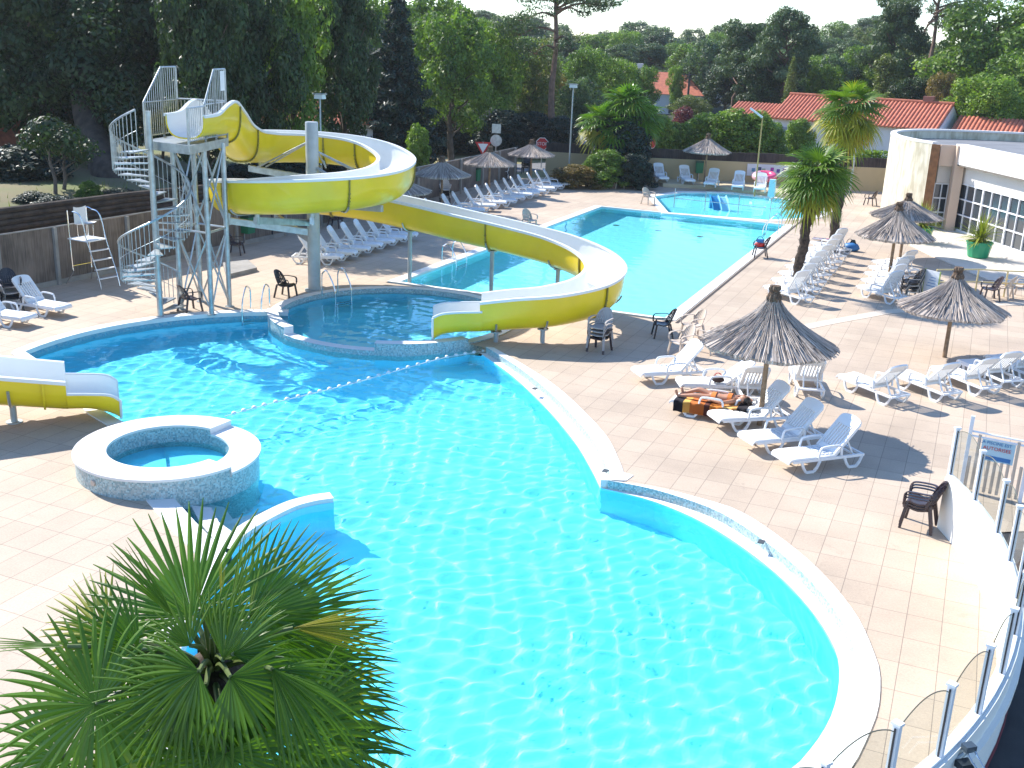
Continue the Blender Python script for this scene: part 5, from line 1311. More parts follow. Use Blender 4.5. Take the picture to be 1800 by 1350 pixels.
# slide it onto the face of the wall
wl0, wl1 = WP[3], WP[-1]; wdir = (wl1-wl0).normalized()
def onwall(px, z):
    lo, hi = 0, (wl1-wl0).length
    for _ in range(40):
        m_ = (lo+hi)/2; q = wl0+wdir*m_
        if PX((q.x, q.y, z))[0] < px: lo = m_
        else: hi = m_
    q = wl0+wdir*lo; return V3(q.x, q.y, z)
wn = V3(wdir.y, -wdir.x)
a, b = onwall(1313, 1.0)+wn*0.04, onwall(1386, 1.0)+wn*0.04; pb.location = a
m = MB(); m.bar(a, b, 0.03, 0.72); m.build('board', mat('white_board', (0.62, 0.64, 0.68), 0.6), pb, world=True)
for k, (t_, c_) in enumerate(((0.15, (0.1, 0.25, 0.4)), (0.30, (0.05, 0.08, 0.15)), (0.40, (0.3, 0.45, 0.3)), (0.60, (0.35, 0.03, 0.3)), (0.75, (0.1, 0.03, 0.3)), (0.89, (0.25, 0.05, 0.4)))):
    q = a.lerp(b, t_)+wn*0.02+V3(0, 0, 0.08*(k % 2)); m = MB(); m.bar(q-wdir*0.10, q+wdir*0.10, 0.01, 0.22); m.build('picture', mat('print%d' % k, c_, 0.5), pb, world=True)
def bin_(loc, rz, label, wallmount=True):
    t = thing('litter_bin', label, 'litter bin', loc, rz, 'green litter bins')
    m = MB(); m.box((0, 0, 0.78), (0.36, 0.42, 0.62), taper=(1.12, 1.12)); m.build('bin_body', GREEN, t)
    m = MB(); m.box((0, 0, 1.16), (0.42, 0.48, 0.09)); m.box((0, 0, 1.09), (0.36, 0.44, 0.06)); m.build('lid', mat('dark_green_lid', (0.006, 0.05, 0.03), 0.4), t)
    m = MB(); m.tube([(-0.2, 0, 0), (-0.2, 0, 1.2)], 0.035, 8); m.build('bin_post', STEEL, t)
    return t
def near_fence(px, py): q = G(px, py); return V3(q.x, q.y)
bin_(near_fence(437, 430), 0, 'green litter bin by the reed fence, seen under the slide loop')
bin_(near_fence(836, 332), 0, 'green litter bin by the reed fence between two small parasols')
q = onwall(1226, 0)+wn*0.25; bin_(V3(q.x, q.y, ZT), math.atan2(wn.y, wn.x), 'dark green litter bin against the cream wall, left of the lone parasol')
m = MB(); p = near_fence(479, 419); m.tube([(p.x, p.y, 0), (p.x, p.y, 1.75)], 0.035, 8); o = m.build('slim_post', DARK); tag(o, 'thin black post in front of the reed fence right of the green bin', 'post')
# ------------------------------------------------------------------ lamps, signs, pole
def lamp(base, top, label, rr=0.05, head='box', m_=POLE, face=0.0):
    p = G(*base); h = 0; lo, hi = 0, 12
    for _ in range(40):
        h = (lo+hi)/2
        if PX((p.x, p.y, h))[1] > top: lo = h
        else: hi = h
    t = thing('street_lamp', label, 'lamp post', V3(p.x, p.y), face, 'lamp posts round the pools')
    m = MB(); m.tube([(0, 0, 0), (0, 0, h*0.5), (0, 0, h)], [rr, rr*0.9, rr*0.7], 10); m.build('pole', m_, t, smooth=True)
    if head == 'box':
        m = MB(); m.box((0, 0, h+0.05), (0.42, 0.30, 0.18), taper=(0.9, 0.9)); m.build('lamp_head', mat('milky_lamp', (0.62, 0.68, 0.66), 0.3), t)
        m = MB(); m.box((0, 0, h+0.16), (0.50, 0.36, 0.04)); m.build('lamp_cap', STEEL, t)
    else:
        m = MB(); m.bar((0, 0, h-0.05), (-0.75, -0.1, h+0.42), 0.16, 0.09); m.build('lamp_head', mat('milky_lamp2', (0.62, 0.66, 0.64), 0.3), t)
    return t
lamp((999, 318), 153, 'tall grey lamp post left of the palm clump, rising above the hedge')
lamp((566, 395), 172, 'grey lamp post standing behind the big mast of the slide', 0.05)
lamp((1493, 345), 215, 'slender grey lamp post between the palm and the curved building', 0.06)
lamp((1326, 345), 205, 'thin yellowish lamp post with a slanted head behind the paddling pool', 0.045, 'arm', mat('yellowed_pole', (0.38, 0.28, 0.10), 0.6), R(-10))
def sign_at(px, py, dist, kind, label, facing=0):
    c = AT(px, py, dist); t = thing('road_sign', label, 'road sign', V3(c.x, c.y, 0), YAW*-1*0+math.atan2(-c.x, c.y)*1.0+facing, 'road signs beyond the fence'); z = c.z
    m = MB(); m.tube([(0, 0.03, 0), (0, 0.03, z+0.3)], 0.035, 8); m.build('sign_post', STEEL, t)
    def plate(n, r, m_, y, a0=0, nm='plate'):
        mm = MB(); A = [V3(r*math.cos(R(a0+360*k/n)), y, z+r*math.sin(R(a0+360*k/n))) for k in range(n)]; B = [p+V3(0, 0.012, 0) for p in A]; mm.add(A+B, [tuple(range(n)), tuple(range(n, 2*n))[::-1]]+[(k, n+k, n+(k+1) % n, (k+1) % n) for k in range(n)]); return mm.build(nm, m_, t)
    if kind == 'stop':
        plate(8, 0.44, WHITE, 0, 22.5); plate(8, 0.40, RED, -0.006, 22.5, 'face')
        o = text('STOP', 0.30, V3(0, -0.016, z), Matrix.Rotation(R(90), 4, 'X'), WHITE, 'lettering'); o.parent = t
    elif kind == 'yield':
        plate(3, 0.56, RED, 0, -90); plate(3, 0.36, WHITE, -0.008, -90, 'face')
    elif kind == 'back':
        plate(20, 0.36, STEEL, 0); m = MB(); m.box((0, 0, z+0.72), (0.55, 0.02, 0.55)); m.build('plate', STEEL, t)
    elif kind == 'side':
        plate(20, 0.42, WHITE, 0); plate(20, 0.38, RED, -0.01, 0, 'face')
    return t
sign_at(953, 253, 72, 'stop', 'red octagonal stop sign right of the fence parasols')
sign_at(849, 258, 66, 'yield', 'red and white triangular yield sign left of the two grey plates')
sign_at(872, 247, 67, 'back', 'grey backs of a round and a square road sign on one post')
sign_at(1148, 250, 72, 'side', 'red road sign seen nearly edge-on right of the palm clump', R(62))
c = AT(1207, 196, 118); m = MB(); m.tube([(c.x, c.y, 0), (c.x, c.y, up_to(c, 128))], 0.12, 8); m.box((c.x, c.y, up_to(c, 131)), (1.3, 0.1, 0.12)); o = m.build('utility_pole', mat('dark_pole', (0.05, 0.045, 0.04), 0.9)); tag(o, 'thin dark utility pole in front of the far orange roof', 'utility pole')
# ------------------------------------------------------------------ lifeguard chair
a, b, c, d = G(120, 499), G(157, 492), G(183, 508), G(206, 504)
lg = thing('lifeguard_chair', 'tall steel lifeguard chair with a ladder and white seat by the reed fence', 'lifeguard chair', (a+b+c+d)/4)
cen = (a+b)/2; fx = ((c+d)/2-cen); fl_ = fx.length; fx.normalize(); fy = (b-a).normalized()
def L_(u, v, z): return cen+fx*u+fy*v+V3(0, 0, z)
hw = 0.36; PLZ = 1.50
for v in (-1, 1):
    m = MB(); m.tube(spline([L_(0.0, v*(hw+0.12), 0.02), L_(0.22, v*hw, 0.42), L_(0.22, v*hw, 0.6), L_(0.20, v*hw, PLZ), L_(0.18, v*hw, 2.35), L_(0.24, v*hw, 2.45), L_(0.45, v*hw, 2.40)] if v > 0 else [L_(0.0, v*(hw+0.12), 0.02), L_(0.22, v*hw, 0.42), L_(0.22, v*hw, 0.6), L_(0.20, v*hw, PLZ), L_(0.18, v*hw, 2.3), L_(0.18, v*hw, 2.42)], 4), 0.021, 8); m.build('rear_leg', CHROME, lg, smooth=True, world=True)
    m = MB(); m.tube(spline([L_(fl_, v*hw, 0.0), L_(fl_-0.12, v*hw, 0.5), L_(0.98, v*hw, PLZ), L_(0.86, v*hw, 2.05), L_(0.70, v*hw, 2.35), L_(0.42, v*hw, 2.40)], 5), 0.021, 8); m.build('ladder_rail', CHROME, lg, smooth=True, world=True)
for k in range(4):
    z = 0.32+k*0.29; u = lerp(fl_, 0.98, z/PLZ); m = MB(); m.bar(L_(u, -hw, z), L_(u, hw, z), 0.09, 0.03); m.build('rung', WHITE, lg, world=True)
m = MB(); m.bar(L_(0.10, 0, PLZ), L_(1.02, 0, PLZ), 2*hw+0.04, 0.035); m.build('platform', WHITE, lg, world=True)
m = MB(); m.tube([L_(0.22, -hw, 0.62), L_(0.22, hw, 0.62)], 0.015, 6); m.build('cross_tube', CHROME, lg, world=True)
m = MB(); rows = []
for i in range(9):
    u = i/8; x = (0.28 if u > 0.5 else 0.28+(0.5-u)*0.9); z = PLZ+0.48+(max(0, u-0.5)*0.95)+0.03*math.cos(u*6); 
    rows.append([L_(x+0.05*abs(w), w*0.23, z+0.05*w*w) for w in (-1, -0.5, 0, 0.5, 1)])
m.grid(rows); m2 = [[p+fx*(-0.02)+V3(0, 0, -0.025) for p in r] for r in rows]; m.grid(m2, flip=True); m.grid([[r[0] for r in rows], [r[0] for r in m2]]); m.grid([[r[-1] for r in rows], [r[-1] for r in m2]], flip=True)
m.build('seat', WHITE, lg, smooth=60, world=True)
for u in (0.36, 0.66):
    for v in (-0.17, 0.17): m = MB(); m.tube([L_(u, v, PLZ), L_(u, v, PLZ+0.46)], 0.014, 6); m.build('seat_stem', CHROME, lg, world=True)
# ------------------------------------------------------------------ planters
def planter(px, py, label, seed, s=1.0):
    p = G(px, py, 0.05); t = thing('planter', label, 'planter', V3(p.x, p.y, 0.05), 0, 'green planters before the windows'); rnd = random.Random(seed)
    m = MB(); m.lathe([(0, 0), (0.38, 0), (0.42, 0.04), (0.52, 0.58), (0.55, 0.62), (0.55, 0.68), (0.50, 0.68), (0.46, 0.56), (0, 0.54)], 12); m.build('tub', mat('emerald_tub', (0.01, 0.27, 0.13), 0.35), t)
    o = thing('yucca', label.replace('round green tub', 'spiky yucca in the tub').replace('by the curved wall', 'by the wall'), 'plant', V3(p.x, p.y, 0.05+0.55), 0, 'yuccas in the planters')
    m = MB()
    for k in range(190):
        a = rnd.uniform(0, 6.283); el = rnd.uniform(0.05, 1.45); L = rnd.uniform(0.6, 1.1)*s; z0 = rnd.uniform(0, 0.35); w = rnd.uniform(0.018, 0.032)
        dr = V3(math.cos(a)*math.cos(el), math.sin(a)*math.cos(el), math.sin(el)); sd_ = V3(-math.sin(a), math.cos(a), 0); rows = []
        for i in range(6):
            u = i/5; q = V3(0, 0, z0)+dr*(L*u)+V3(0, 0, -0.35*L*u*u*math.cos(el)); ww = w*(1-u**2.2)+0.001; rows.append([q-sd_*ww, q+V3(0, 0, -0.006), q+sd_*ww])
        m.grid(rows)
    m.build('leaves', YUC, o); m = MB(); m.tube([(0, 0, -0.02), (0, 0, 0.4)], 0.06, 8); m.build('stem', WOOD, o)
YUC = leaf_mat('yucca_leaf', (0.12, 0.17, 0.02), (0.34, 0.36, 0.05), (0.45, 0.40, 0.10), tl=0.25)
planter(1616, 425, 'round green tub half behind the rear twin parasol, by the curved wall', 31, 1.3)
planter(1718, 452, 'round green tub out in the open before the gridded windows', 32, 1.35)
# ------------------------------------------------------------------ yellow railing, board, bags
YR = mat('cream_yellow_paint', (0.62, 0.50, 0.24), 0.5)
yr = thing('ramp_railing', 'cream-yellow tubular railing at the right edge, below the terrace', 'railing', G(1740, 520))
yp = [V3(*G(x, y).xy) for x, y in ((1640, 520), (1713, 519), (1764, 522), (1815, 524))]
for p in yp: m = MB(); m.tube([p, p+V3(0, 0, 0.95)], 0.03, 8); m.build('rail_post', YR, yr, world=True)
for z in (0.5, 0.95): m = MB(); m.tube([p+V3(0, 0, z) for p in yp], 0.026, 8); m.build('rail', YR, yr, world=True)
p = G(1631, 535); bo = thing('easel_board', 'small white notice board on a greenish frame beside the dark chair stack', 'notice board', V3(p.x, p.y), R(-35))
m = MB(); m.box((0, 0, 0.80), (0.60, 0.03, 0.75)); m.build('board', mat('white_notice', (0.7, 0.72, 0.74), 0.5), bo)
for x in (-0.3, 0.3): m = MB(); m.bar((x, 0, 0), (x, 0, 1.2), 0.035, 0.035); m.build('frame_post', mat('lime_frame%d' % (x > 0), (0.35, 0.42, 0.12), 0.6), bo)
m = MB(); 
for k in range(4): m.box((0.02*k, -0.018, 0.65+0.1*k), (0.36-0.05*k, 0.004, 0.02))
m.build('writing', BLUE, bo)
def blob(nm, label, cat, loc, r, m_, seed=0, flat=0.7, group=None, parts=()):
    rnd = random.Random(seed); m = MB(); rows = []; N_, M_ = 16, 9
    for i in range(M_+1):
        t = math.pi*i/M_; row = []
        for j in range(N_):
            a = 2*math.pi*j/N_; d = V3(math.sin(t)*math.cos(a), math.sin(t)*math.sin(a), -math.cos(t)); k = 1+0.22*noise.noise(d*2.2+V3(seed, 0, 0))+0.08*noise.noise(d*6+V3(0, seed, 0))
            q = V3(d.x*r[0]*k, d.y*r[1]*k, d.z*r[2]*k); q.z = max(q.z, -r[2]*0.8); row.append(q)
        rows.append(row)
    m.grid(rows, closed=True)
    t = thing(nm, label, cat, loc, 0, group); m.build('body', m_, t, smooth=60); return t
q = G(1333, 452); bg_ = blob('bag', 'red beach bag slumped on the poolside chair at the lap pool', 'bag', V3(q.x, q.y, 0.53), (0.21, 0.19, 0.13), RED, 3)
m = MB(); m.tube([(0.15*math.cos(R(a)), 0, 0.12+0.2*math.sin(R(a))) for a in range(0, 181, 20)], 0.014, 6); m.build('handle', DARK, bg_)
m = MB(); m.box((0.02, -0.02, 0.16), (0.26, 0.20, 0.12)); m.build('towel', BLUE, bg_)
q = G(1496, 441); bg2 = blob('bag', 'blue and black beach bag on the ground behind the loungers by the palm', 'bag', V3(q.x, q.y, 0.16), (0.34, 0.26, 0.2), BLUE, 5)
m = MB(); m.box((0.03, 0.05, 0.22), (0.3, 0.18, 0.2), taper=(0.5, 0.5)); m.build('flap', DARK, bg2)
m = MB(); m.tube([(-0.1+0.13*math.cos(R(a)), 0, 0.15+0.2*math.sin(R(a))) for a in range(0, 181, 20)], 0.014, 6); m.build('handle', DARK, bg2)
def towel(nm, label, poly, z, m_, seed=1, drop=()):
    """crumpled cloth over a quad"""
    rows = []; n = 14
    a, b, c, d = [Vector(p) for p in poly]
    for i in range(n+1):
        row = []
        for j in range(n+1):
            u, v = i/n, j/n; q = (a*(1-u)+b*u)*(1-v)+(d*(1-u)+c*u)*v; h = 0.035*noise.noise(Vector((q.x*6, q.y*6, seed)))+0.015*noise.noise(Vector((q.x*17, q.y*17, seed)))
            row.append(V3(q.x+0.02*noise.noise(Vector((u*5, v*5, seed))), q.y, q.z+abs(h)))
        rows.append(row)
    m = MB(); m.grid(rows); m.grid([[p+V3(0, 0, -0.012) for p in r] for r in rows], flip=True); o = m.build(nm, m_, None, smooth='all'); tag(o, label, 'towel'); return o
q = G(1452, 421, 0.42); towel('towel', 'crumpled red and black towel on the farthest lounger by the palm trunk', [q+V3(-.55, -.3, 0), q+V3(.55, -.3, 0), q+V3(.55, .3, 0), q+V3(-.55, .3, 0)], 0, mosaic_mat('red_black_cloth', (0.02, 0.02, 0.03), (0.45, 0.03, 0.05), 0.14, (0.4, 0.38, 0.36)), 2)
# metal luminaire on the outside of the parapet, bottom right
fx_ = G(1700, 1330, 0.9); sp = thing('floodlight', 'dark metal floodlight on a bracket outside the curved parapet, bottom right', 'floodlight', fx_)
m = MB(); m.box((0, 0, 0.12), (0.13, 0.10, 0.07), rz=R(40)); m.build('lamp_housing', mat('slate_metal', (0.12, 0.15, 0.18), 0.4, 0.6), sp)
for s_ in (-0.05, 0.05): m = MB(); m.tube([(s_, 0.02, 0.1), (s_+0.1, -0.12, 0.02), (s_+0.22, -0.22, -0.05), (s_+0.25, -0.3, -0.2)], 0.012, 6); m.build('bracket', CHROME, sp, smooth=True)
m = MB(); m.tube([(-0.25, -0.2, -0.15), (0.0, 0.0, 0.08)], 0.025, 8); m.build('arm', STEEL, sp)
m = MB(); m.box((-0.02, -0.12, -0.03), (0.16, 0.12, 0.08), rz=R(40)); m.build('gear_box', mat('dark_metal', (0.05, 0.06, 0.07), 0.4, 0.5), sp)
# low kerb patch right of the tower
p0, p1 = G(392, 466), G(450, 478)
mb = MB(); qd = [G(398, 490), G(392, 468), G(436, 463), G(452, 477)]; pl = [(p.x, p.y) for p in qd]; ar = sum(pl[i][0]*pl[(i+1) % 4][1]-pl[(i+1) % 4][0]*pl[i][1] for i in range(4)); mb.prism(pl if ar > 0 else pl[::-1], 0.0, 0.14); struct('kerb', mb, CONC)
# ------------------------------------------------------------------ trees, palms and shrubs
import numpy as np
def leaf_mesh(name, C, Nn, size, asp=0.55, seed=0, droop=0.0):
    """one bent quad (leaf or leaf spray) per centre C, roughly facing Nn"""
    rg = np.random.RandomState(seed); n = len(C)
    nn = Nn/np.maximum(1e-6, np.linalg.norm(Nn, axis=1, keepdims=True))+rg.normal(0, 0.55, (n, 3)); nn /= np.linalg.norm(nn, axis=1, keepdims=True)
    t = np.cross(nn, rg.normal(0, 1, (n, 3))); t /= np.linalg.norm(t, axis=1, keepdims=True); b = np.cross(nn, t)
    s = size*rg.uniform(0.55, 1.25, (n, 1)); w = s*asp
    v = np.empty((n, 4, 3)); v[:, 0] = C-t*s*0.5; v[:, 1] = C+b*w*0.5+nn*s*0.06; v[:, 2] = C+t*s*0.5-np.array([0, 0, droop])*s; v[:, 3] = C-b*w*0.5+nn*s*0.06
    me = bpy.data.meshes.new(name); me.vertices.add(n*4); me.vertices.foreach_set('co', v.reshape(-1))
    me.loops.add(n*4); me.loops.foreach_set('vertex_index', np.arange(n*4, dtype=np.int32)); me.polygons.add(n)
    me.polygons.foreach_set('loop_start', np.arange(0, n*4, 4, dtype=np.int32)); me.polygons.foreach_set('loop_total', np.full(n, 4, dtype=np.int32))
    me.update(calc_edges=True); return me
def crown_points(clumps, per, seed, shell=0.55):
    """clumps: (x,y,z, rx,ry,rz); leaves crowd the outside of each clump"""
    rg = np.random.RandomState(seed); P, Nn = [], []
    tot = sum(c[3]*c[4]+c[3]*c[5] for c in clumps)
    for c in clumps:
        k = max(6, int(per*(c[3]*c[4]+c[3]*c[5])/tot)); d = rg.normal(0, 1, (k, 3)); d /= np.linalg.norm(d, axis=1, keepdims=True)
        r = (shell+(1-shell)*rg.uniform(0, 1, (k, 1))**0.6)*(1+0.10*rg.normal(0, 1, (k, 1)))
        P.append(np.array(c[:3])+d*r*np.array(c[3:6])); Nn.append(d+np.array([0, 0, 0.35]))
    return np.concatenate(P), np.concatenate(Nn)
def tree_proto(kind, seed, leaves, m, size, tm):
    """unit-less prototypes about 10 m tall, base at the origin"""
    rnd = random.Random(seed); clumps = []; tr = MB()
    def limb(a, b, r0, r1, n=5):
        a, b = Vector(a), Vector(b); P = [a.lerp(b, i/n)+V3(rnd.uniform(-1, 1), rnd.uniform(-1, 1), rnd.uniform(-.5, .5))*0.05*(b-a).length*(0 < i < n) for i in range(n+1)]
        tr.tube(P, [lerp(r0, r1, i/n) for i in range(n+1)], 7)
    if kind == 'broad':
        limb((0, 0, -0.3), (rnd.uniform(-.3, .3), rnd.uniform(-.3, .3), 5.5), 0.30, 0.14, 7); limb((0, 0, 5.3), (0, 0, 8.5), 0.14, 0.04)
        for k in range(38):
            a = k*2.4+rnd.uniform(-.4, .4); z = 2.6+6.6*((k+0.5)/38)**0.85; R_ = 3.3*math.sin(math.pi*min(1, max(0.12, (z-1.2)/9.3)))**0.7*rnd.uniform(0.45, 1.0)
            r = rnd.uniform(0.65, 1.35); clumps.append((R_*math.cos(a), R_*math.sin(a), z, r, r, r*rnd.uniform(0.6, 0.85)))
            if k % 2 == 0: limb((0, 0, max(1.8, z-1.8)), (R_*0.85*math.cos(a), R_*0.85*math.sin(a), z), 0.09, 0.02)
        for k in range(8): clumps.append((rnd.uniform(-1, 1), rnd.uniform(-1, 1), rnd.uniform(4, 8), 1.3, 1.3, 1.1))
    elif kind == 'pine':
        limb((0, 0, -0.3), (0.5, 0.1, 8.6), 0.26, 0.09, 8)
        for k in range(26):
            a = k*2.4+rnd.uniform(-.5, .5); z = 4.9+4.9*(k/26)**0.9; R_ = (3.4-2.0*max(0, (z-7)/3))*rnd.uniform(0.35, 1.0); x, y = 0.4+R_*math.cos(a), R_*math.sin(a)
            limb((0.35*z/8, 0, z-1.0-0.2*R_), (x, y, z-0.1), 0.08, 0.02); r = rnd.uniform(0.7, 1.25); clumps.append((x, y, z, r*1.15, r*1.15, r*0.50))
            if rnd.random() < 0.6: clumps.append((x*0.6, y*0.6, z+0.35, r*0.9, r*0.9, r*0.45))
    elif kind == 'conifer':
        limb((0, 0, -0.3), (0, 0, 9.8), 0.28, 0.03, 8)
        for k in range(75):
            u = (k/75); z = 1.2+8.5*u; R_ = (2.9*(1-u)**0.8+0.15)*rnd.uniform(0.55, 1.0); a = k*2.4; x, y = R_*math.cos(a), R_*math.sin(a)
            clumps.append((x*0.8, y*0.8, z-0.15*R_, 0.75*(1.15-u), 0.75*(1.15-u), 0.28)); clumps.append((x*0.4, y*0.4, z, 0.7*(1.2-u), 0.7*(1.2-u), 0.35))
            if k % 4 == 0: limb((0, 0, z), (x, y, z-0.3*R_), 0.05, 0.015, 3)
    elif kind == 'column':
        limb((0, 0, -0.3), (0, 0, 9), 0.15, 0.03)
        for k in range(40):
            u = k/40; z = 0.6+9.2*u; w = 0.85*math.sin(math.pi*min(0.97, 0.18+0.82*u))**0.6; a = k*2.4; clumps.append((w*0.35*math.cos(a), w*0.35*math.sin(a), z, w*0.75, w*0.75, 0.7))
    elif kind == 'birch':
        limb((0, 0, -0.3), (0.3, 0, 8.8), 0.14, 0.03, 7)
        for k in range(34):
            u = k/34; z = 2.0+7.6*u; R_ = 1.7*math.sin(math.pi*min(0.98, 0.12+0.86*u))**0.7*rnd.uniform(0.3, 1.0); a = k*2.4; x, y = R_*math.cos(a), R_*math.sin(a); clumps.append((x, y, z, 0.55, 0.55, 0.75)); limb((0.1, 0, z-0.3), (x, y, z), 0.04, 0.01, 3)
    elif kind == 'bush':
        for k in range(7):
            a = k*0.9; limb((0, 0, -0.1), (1.6*math.cos(a), 1.6*math.sin(a), 5.0), 0.08, 0.03, 4)
        for k in range(46):
            a = k*2.4; u = k/46; z = 0.8+8.2*u; R_ = 3.6*math.sqrt(max(0.05, 1-(u*0.98)**2.2))*rnd.uniform(0.4, 1.0); r = rnd.uniform(0.8, 1.5); clumps.append((R_*math.cos(a), R_*math.sin(a), z, r, r, r*0.8))
    P, Nn = crown_points(clumps, leaves, seed)
    me = leaf_mesh(kind+'_crown', P, Nn, size, 0.30 if kind in ('pine', 'conifer') else 0.6, seed)
    me.materials.append(m)
    tm_ = bpy.data.meshes.new(kind+'_trunk'); tm_.from_pydata([tuple(v) for v in tr.v], [], tr.f); tm_.update(); tm_.polygons.foreach_set('use_smooth', [True]*len(tm_.polygons)); tm_.materials.append(tm)
    return me, tm_
BARK = mat('grey_brown_bark', (0.13, 0.10, 0.075), 0.95, var=0.5, scale=3, bump=0.6, bscale=9)
PBARK = mat('pine_bark', (0.20, 0.12, 0.085), 0.95, var=0.5, scale=3, bump=0.6, bscale=9)
def LM(nm, c1, c2, c3=None, **k): return leaf_mat(nm, c1, c2, c3, **k)
M_MID = LM('mid_green_leaves', (0.036, 0.078, 0.014), (0.17, 0.265, 0.045), (0.27, 0.34, 0.07))
M_LITE = LM('light_green_leaves', (0.050, 0.10, 0.014), (0.215, 0.32, 0.045), (0.34, 0.38, 0.09))
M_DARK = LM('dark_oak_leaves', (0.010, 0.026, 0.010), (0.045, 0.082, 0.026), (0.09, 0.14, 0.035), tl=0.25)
M_PINE = LM('pine_needles', (0.028, 0.056, 0.028), (0.11, 0.165, 0.070), (0.16, 0.20, 0.08), tl=0.22)
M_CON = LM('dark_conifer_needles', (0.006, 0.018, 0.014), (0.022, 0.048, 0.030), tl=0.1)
M_OLIVE = LM('olive_leaves', (0.05, 0.075, 0.02), (0.17, 0.20, 0.06), (0.30, 0.24, 0.10))
M_AUT = LM('rusty_leaves', (0.07, 0.06, 0.02), (0.24, 0.17, 0.06), (0.40, 0.20, 0.06))
M_PURP = LM('purple_leaves', (0.06, 0.015, 0.03), (0.20, 0.05, 0.08))
M_BLUE = LM('bluish_leaves', (0.03, 0.06, 0.035), (0.13, 0.19, 0.10))
PROTO = {'mid': tree_proto('broad', 1, 15000, M_MID, 0.30, BARK), 'lite': tree_proto('broad', 2, 15000, M_LITE, 0.30, BARK), 'dark': tree_proto('broad', 3, 26000, M_DARK, 0.26, BARK), 'darkb': tree_proto('broad', 13, 26000, M_DARK, 0.26, BARK),
         'olive': tree_proto('broad', 4, 13000, M_OLIVE, 0.30, BARK), 'blue': tree_proto('broad', 5, 13000, M_BLUE, 0.30, BARK), 'rust': tree_proto('broad', 6, 12000, M_AUT, 0.30, BARK),
         'pine': tree_proto('pine', 7, 18000, M_PINE, 0.36, PBARK), 'pineb': tree_proto('pine', 8, 18000, M_PINE, 0.36, PBARK), 'con': tree_proto('conifer', 9, 24000, M_CON, 0.34, PBARK), 'col': tree_proto('column', 10, 6000, M_OLIVE, 0.25, BARK),
         'birch': tree_proto('birch', 11, 7000, M_OLIVE, 0.26, WHITE), 'bush': tree_proto('bush', 12, 15000, M_MID, 0.42, BARK), 'bushl': tree_proto('bush', 14, 16000, M_LITE, 0.42, BARK), 'bushd': tree_proto('bush', 15, 17000, M_CON, 0.42, BARK), 'bushr': tree_proto('bush', 16, 12000, M_AUT, 0.40, BARK), 'bushp': tree_proto('bush', 17, 10000, M_PURP, 0.40, BARK), 'busho': tree_proto('bush', 18, 14000, M_OLIVE, 0.42, BARK)}
CATN = {'mid': 'broadleaf_tree', 'lite': 'broadleaf_tree', 'dark': 'oak_tree', 'darkb': 'oak_tree', 'olive': 'broadleaf_tree', 'blue': 'broadleaf_tree', 'rust': 'broadleaf_tree', 'pine': 'pine_tree', 'pineb': 'pine_tree', 'con': 'conifer_tree', 'col': 'cypress_tree', 'birch': 'birch_tree'}
def hill_z(x, y):
    d = max(0, (y-112)/150); return (-0.04+5.0*min(1, d)**1.3*(1+0.5*noise.noise(Vector((x*0.012, y*0.012, 0))))) if y > 105 else 0
def tree(kind, px, top, dist, w_px, label, group, base=None, rz=None, lean=None):
    """px/top: photo pixel of the crown's top; w_px: crown width in the photo"""
    c = AT(px, top, dist); z0 = hill_z(c.x, c.y) if base is None else base
    H = c.z-z0; W = w_px*dist/FPX; wn = {'col': 1.7, 'birch': 4.0, 'pine': 7.6, 'pineb': 7.6, 'con': 6.0}.get(kind, 8.4)
    cm, tm = PROTO[kind]; nm = CATN.get(kind, 'shrub')
    t = thing(nm, label, 'shrub' if nm == 'shrub' else 'tree', V3(c.x, c.y, z0), rz if rz is not None else (px*0.37) % 6.28, group)
    s = (W/wn, W/wn, H/10.1)
    for n_, me in (('crown', cm), ('trunk', tm)):
        o = bpy.data.objects.new(n_ if nm != 'shrub' else ('foliage' if n_ == 'crown' else 'stems'), me); COL.objects.link(o); o.parent = t; o.scale = s
    if lean: t.rotation_euler = (lean[0], lean[1], t.rotation_euler.z)
    return t
gN, gM, gF_ = 'big trees behind the left fence', 'trees in the middle distance', 'far trees on the rise'
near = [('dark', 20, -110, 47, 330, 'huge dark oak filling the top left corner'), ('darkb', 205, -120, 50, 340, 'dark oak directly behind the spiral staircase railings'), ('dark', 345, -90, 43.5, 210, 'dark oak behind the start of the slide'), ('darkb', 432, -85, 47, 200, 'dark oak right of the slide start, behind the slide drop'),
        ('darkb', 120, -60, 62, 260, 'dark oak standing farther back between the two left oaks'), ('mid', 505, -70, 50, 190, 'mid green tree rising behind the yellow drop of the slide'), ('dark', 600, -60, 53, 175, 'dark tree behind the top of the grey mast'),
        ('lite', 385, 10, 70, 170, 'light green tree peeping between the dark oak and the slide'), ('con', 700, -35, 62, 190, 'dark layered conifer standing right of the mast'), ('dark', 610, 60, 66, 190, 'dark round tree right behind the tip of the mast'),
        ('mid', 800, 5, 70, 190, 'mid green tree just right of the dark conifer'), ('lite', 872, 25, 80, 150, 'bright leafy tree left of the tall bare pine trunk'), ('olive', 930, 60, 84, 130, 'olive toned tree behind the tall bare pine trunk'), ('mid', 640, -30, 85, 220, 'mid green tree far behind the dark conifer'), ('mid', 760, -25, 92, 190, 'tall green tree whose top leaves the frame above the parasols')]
for k, px, top, d, w, tx in near: tree(k, px, top, d, w, tx, gN)
